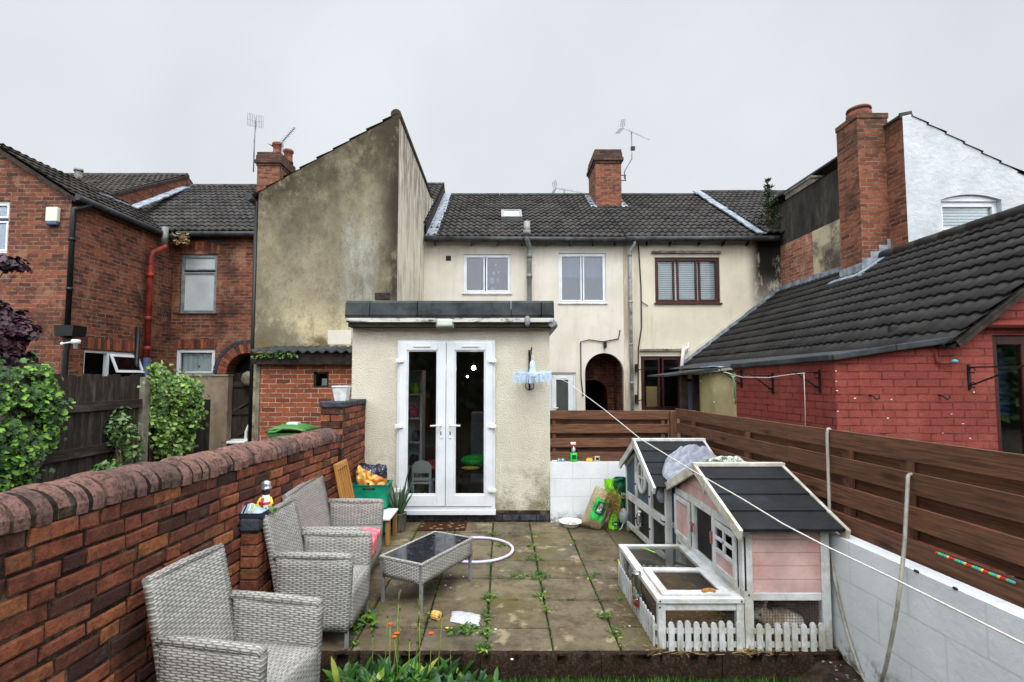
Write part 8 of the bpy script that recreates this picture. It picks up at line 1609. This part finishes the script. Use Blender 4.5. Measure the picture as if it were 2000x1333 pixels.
for _ in range(5200):
    x, y = U(-.92, 2.2), 3.44 - random.random() ** 1.6 * 1.1
    h = U(.02, .055); a = U(0, 6.28); d = Vector((math.cos(a) * .4, math.sin(a) * .4, 1)) * h; s_ = Vector((math.cos(a + 1.57), math.sin(a + 1.57), 0)) * .0022; p = Vector((x, y, -.157)); m.r = random.random(); m.poly([p - s_, p + s_, p + d])
stuff(m.build('grass_blades', 'weed', None, recalc=False), 'short green lawn grass in front of the kerb', 'grass')
# a few pale pebbles and crumbs on the slabs, rubble by the wall
m = MB()
for (px, py) in ((870, 1145), (880, 1150), (968, 1231), (932, 1238), (1115, 1066), (905, 1128), (1000, 1290), (1230, 1225), (880, 1125)): q = atz(px, py, 0); m.ball((q.x, q.y, .006), (U(.006, .012), U(.005, .009), .005), 7, 4)
stuff(m.build('crumbs', 'stone_white'), 'small pale crumbs and pebbles scattered on the slabs', 'crumbs')
m = MB()
for _ in range(40): y = U(3.02, 3.5); x = 2.19 - .28 * random.random() ** 2 + .0; uu_, vv_ = (x - 1.9) / .36, (y - 2.97) / .52; z = -.165 + .14 * max(0, min(1, uu_ * 2.2)) * max(0, min(1, vv_ * .75 + uu_ * .3)) + .006; m.ball((x, y, z), (U(.004, .013), U(.004, .013), U(.003, .006)), 6, 4)
stuff(m.build('rubble', 'concrete'), 'flaked render and stone chips along the foot of the white wall', 'rubble')

# added hedge, unseen behind the camera, keeping bright sky out of the door glass
t_ = thing('added_hedge', 'added unseen hedge behind the camera that darkens the door glass reflections', 'hedge', (0, -11, -.17)); m = MB()
def hf_(): x = U(-26, 26); z = -.1 + 6.2 * random.random() ** .8; return (x, -11 + U(-.2, 1.2) * (1.1 - z / 12) + .5 * mnoise.noise(Vector((x * .6, z * .6, 0))), z), (0, 1, .3)
leafcloud(m, hf_, 8000, .36, .2, 3); m.build('leaves', 'shrub', t_, recalc=False); m = MB()
for k in range(17): m.tube([(-16 + k * 2, -11.2, -.17), (-16 + k * 2 + U(-.2, .2), -11.2, 3), (-16 + k * 2 + U(-.4, .4), -11.1, 5.6)], [.12, .09, .03], 6)
m.build('trunks', 'pine_bark', t_); m = MB(); m.box(-26, 26, -12.2, -11.3, -.17, 5.6); m.build('inner_growth', 'toy_green', t_)

# repeats of one kind share a group
GROUPS = {'tv_aerial': 'tv aerials on the chimneys and ridge', 'rendered_house': 'cream rendered terraced houses', 'white_block_wall': 'white painted block walls', 'slatted_fence': 'brown slatted fences', 'ivy': 'climbers on the old fence', 'shrub': 'shrubs by the old fence', 'ceiling_bulb': 'bulbs glowing indoors', 'shelf_jar': 'pots on the indoor shelf', 'stacking_crate': 'green plastic crates', 'leafy_plant': 'broad-leaved plants at the lawn edge', 'rabbit_hutch': 'rabbit hutches', 'water_bottle': 'water bottles on the hutches', 'wall_hook': 'rusty hooks on the red wall', 'toy_car': 'teal toy cars', 'rattan_armchair': 'grey rattan armchairs'}
for o in list(C.objects):
    if o.parent is None and 'label' in o.keys() and 'group' not in o.keys():
        b = o.name.split('.')[0]
        if b in GROUPS: o['group'] = GROUPS[b]
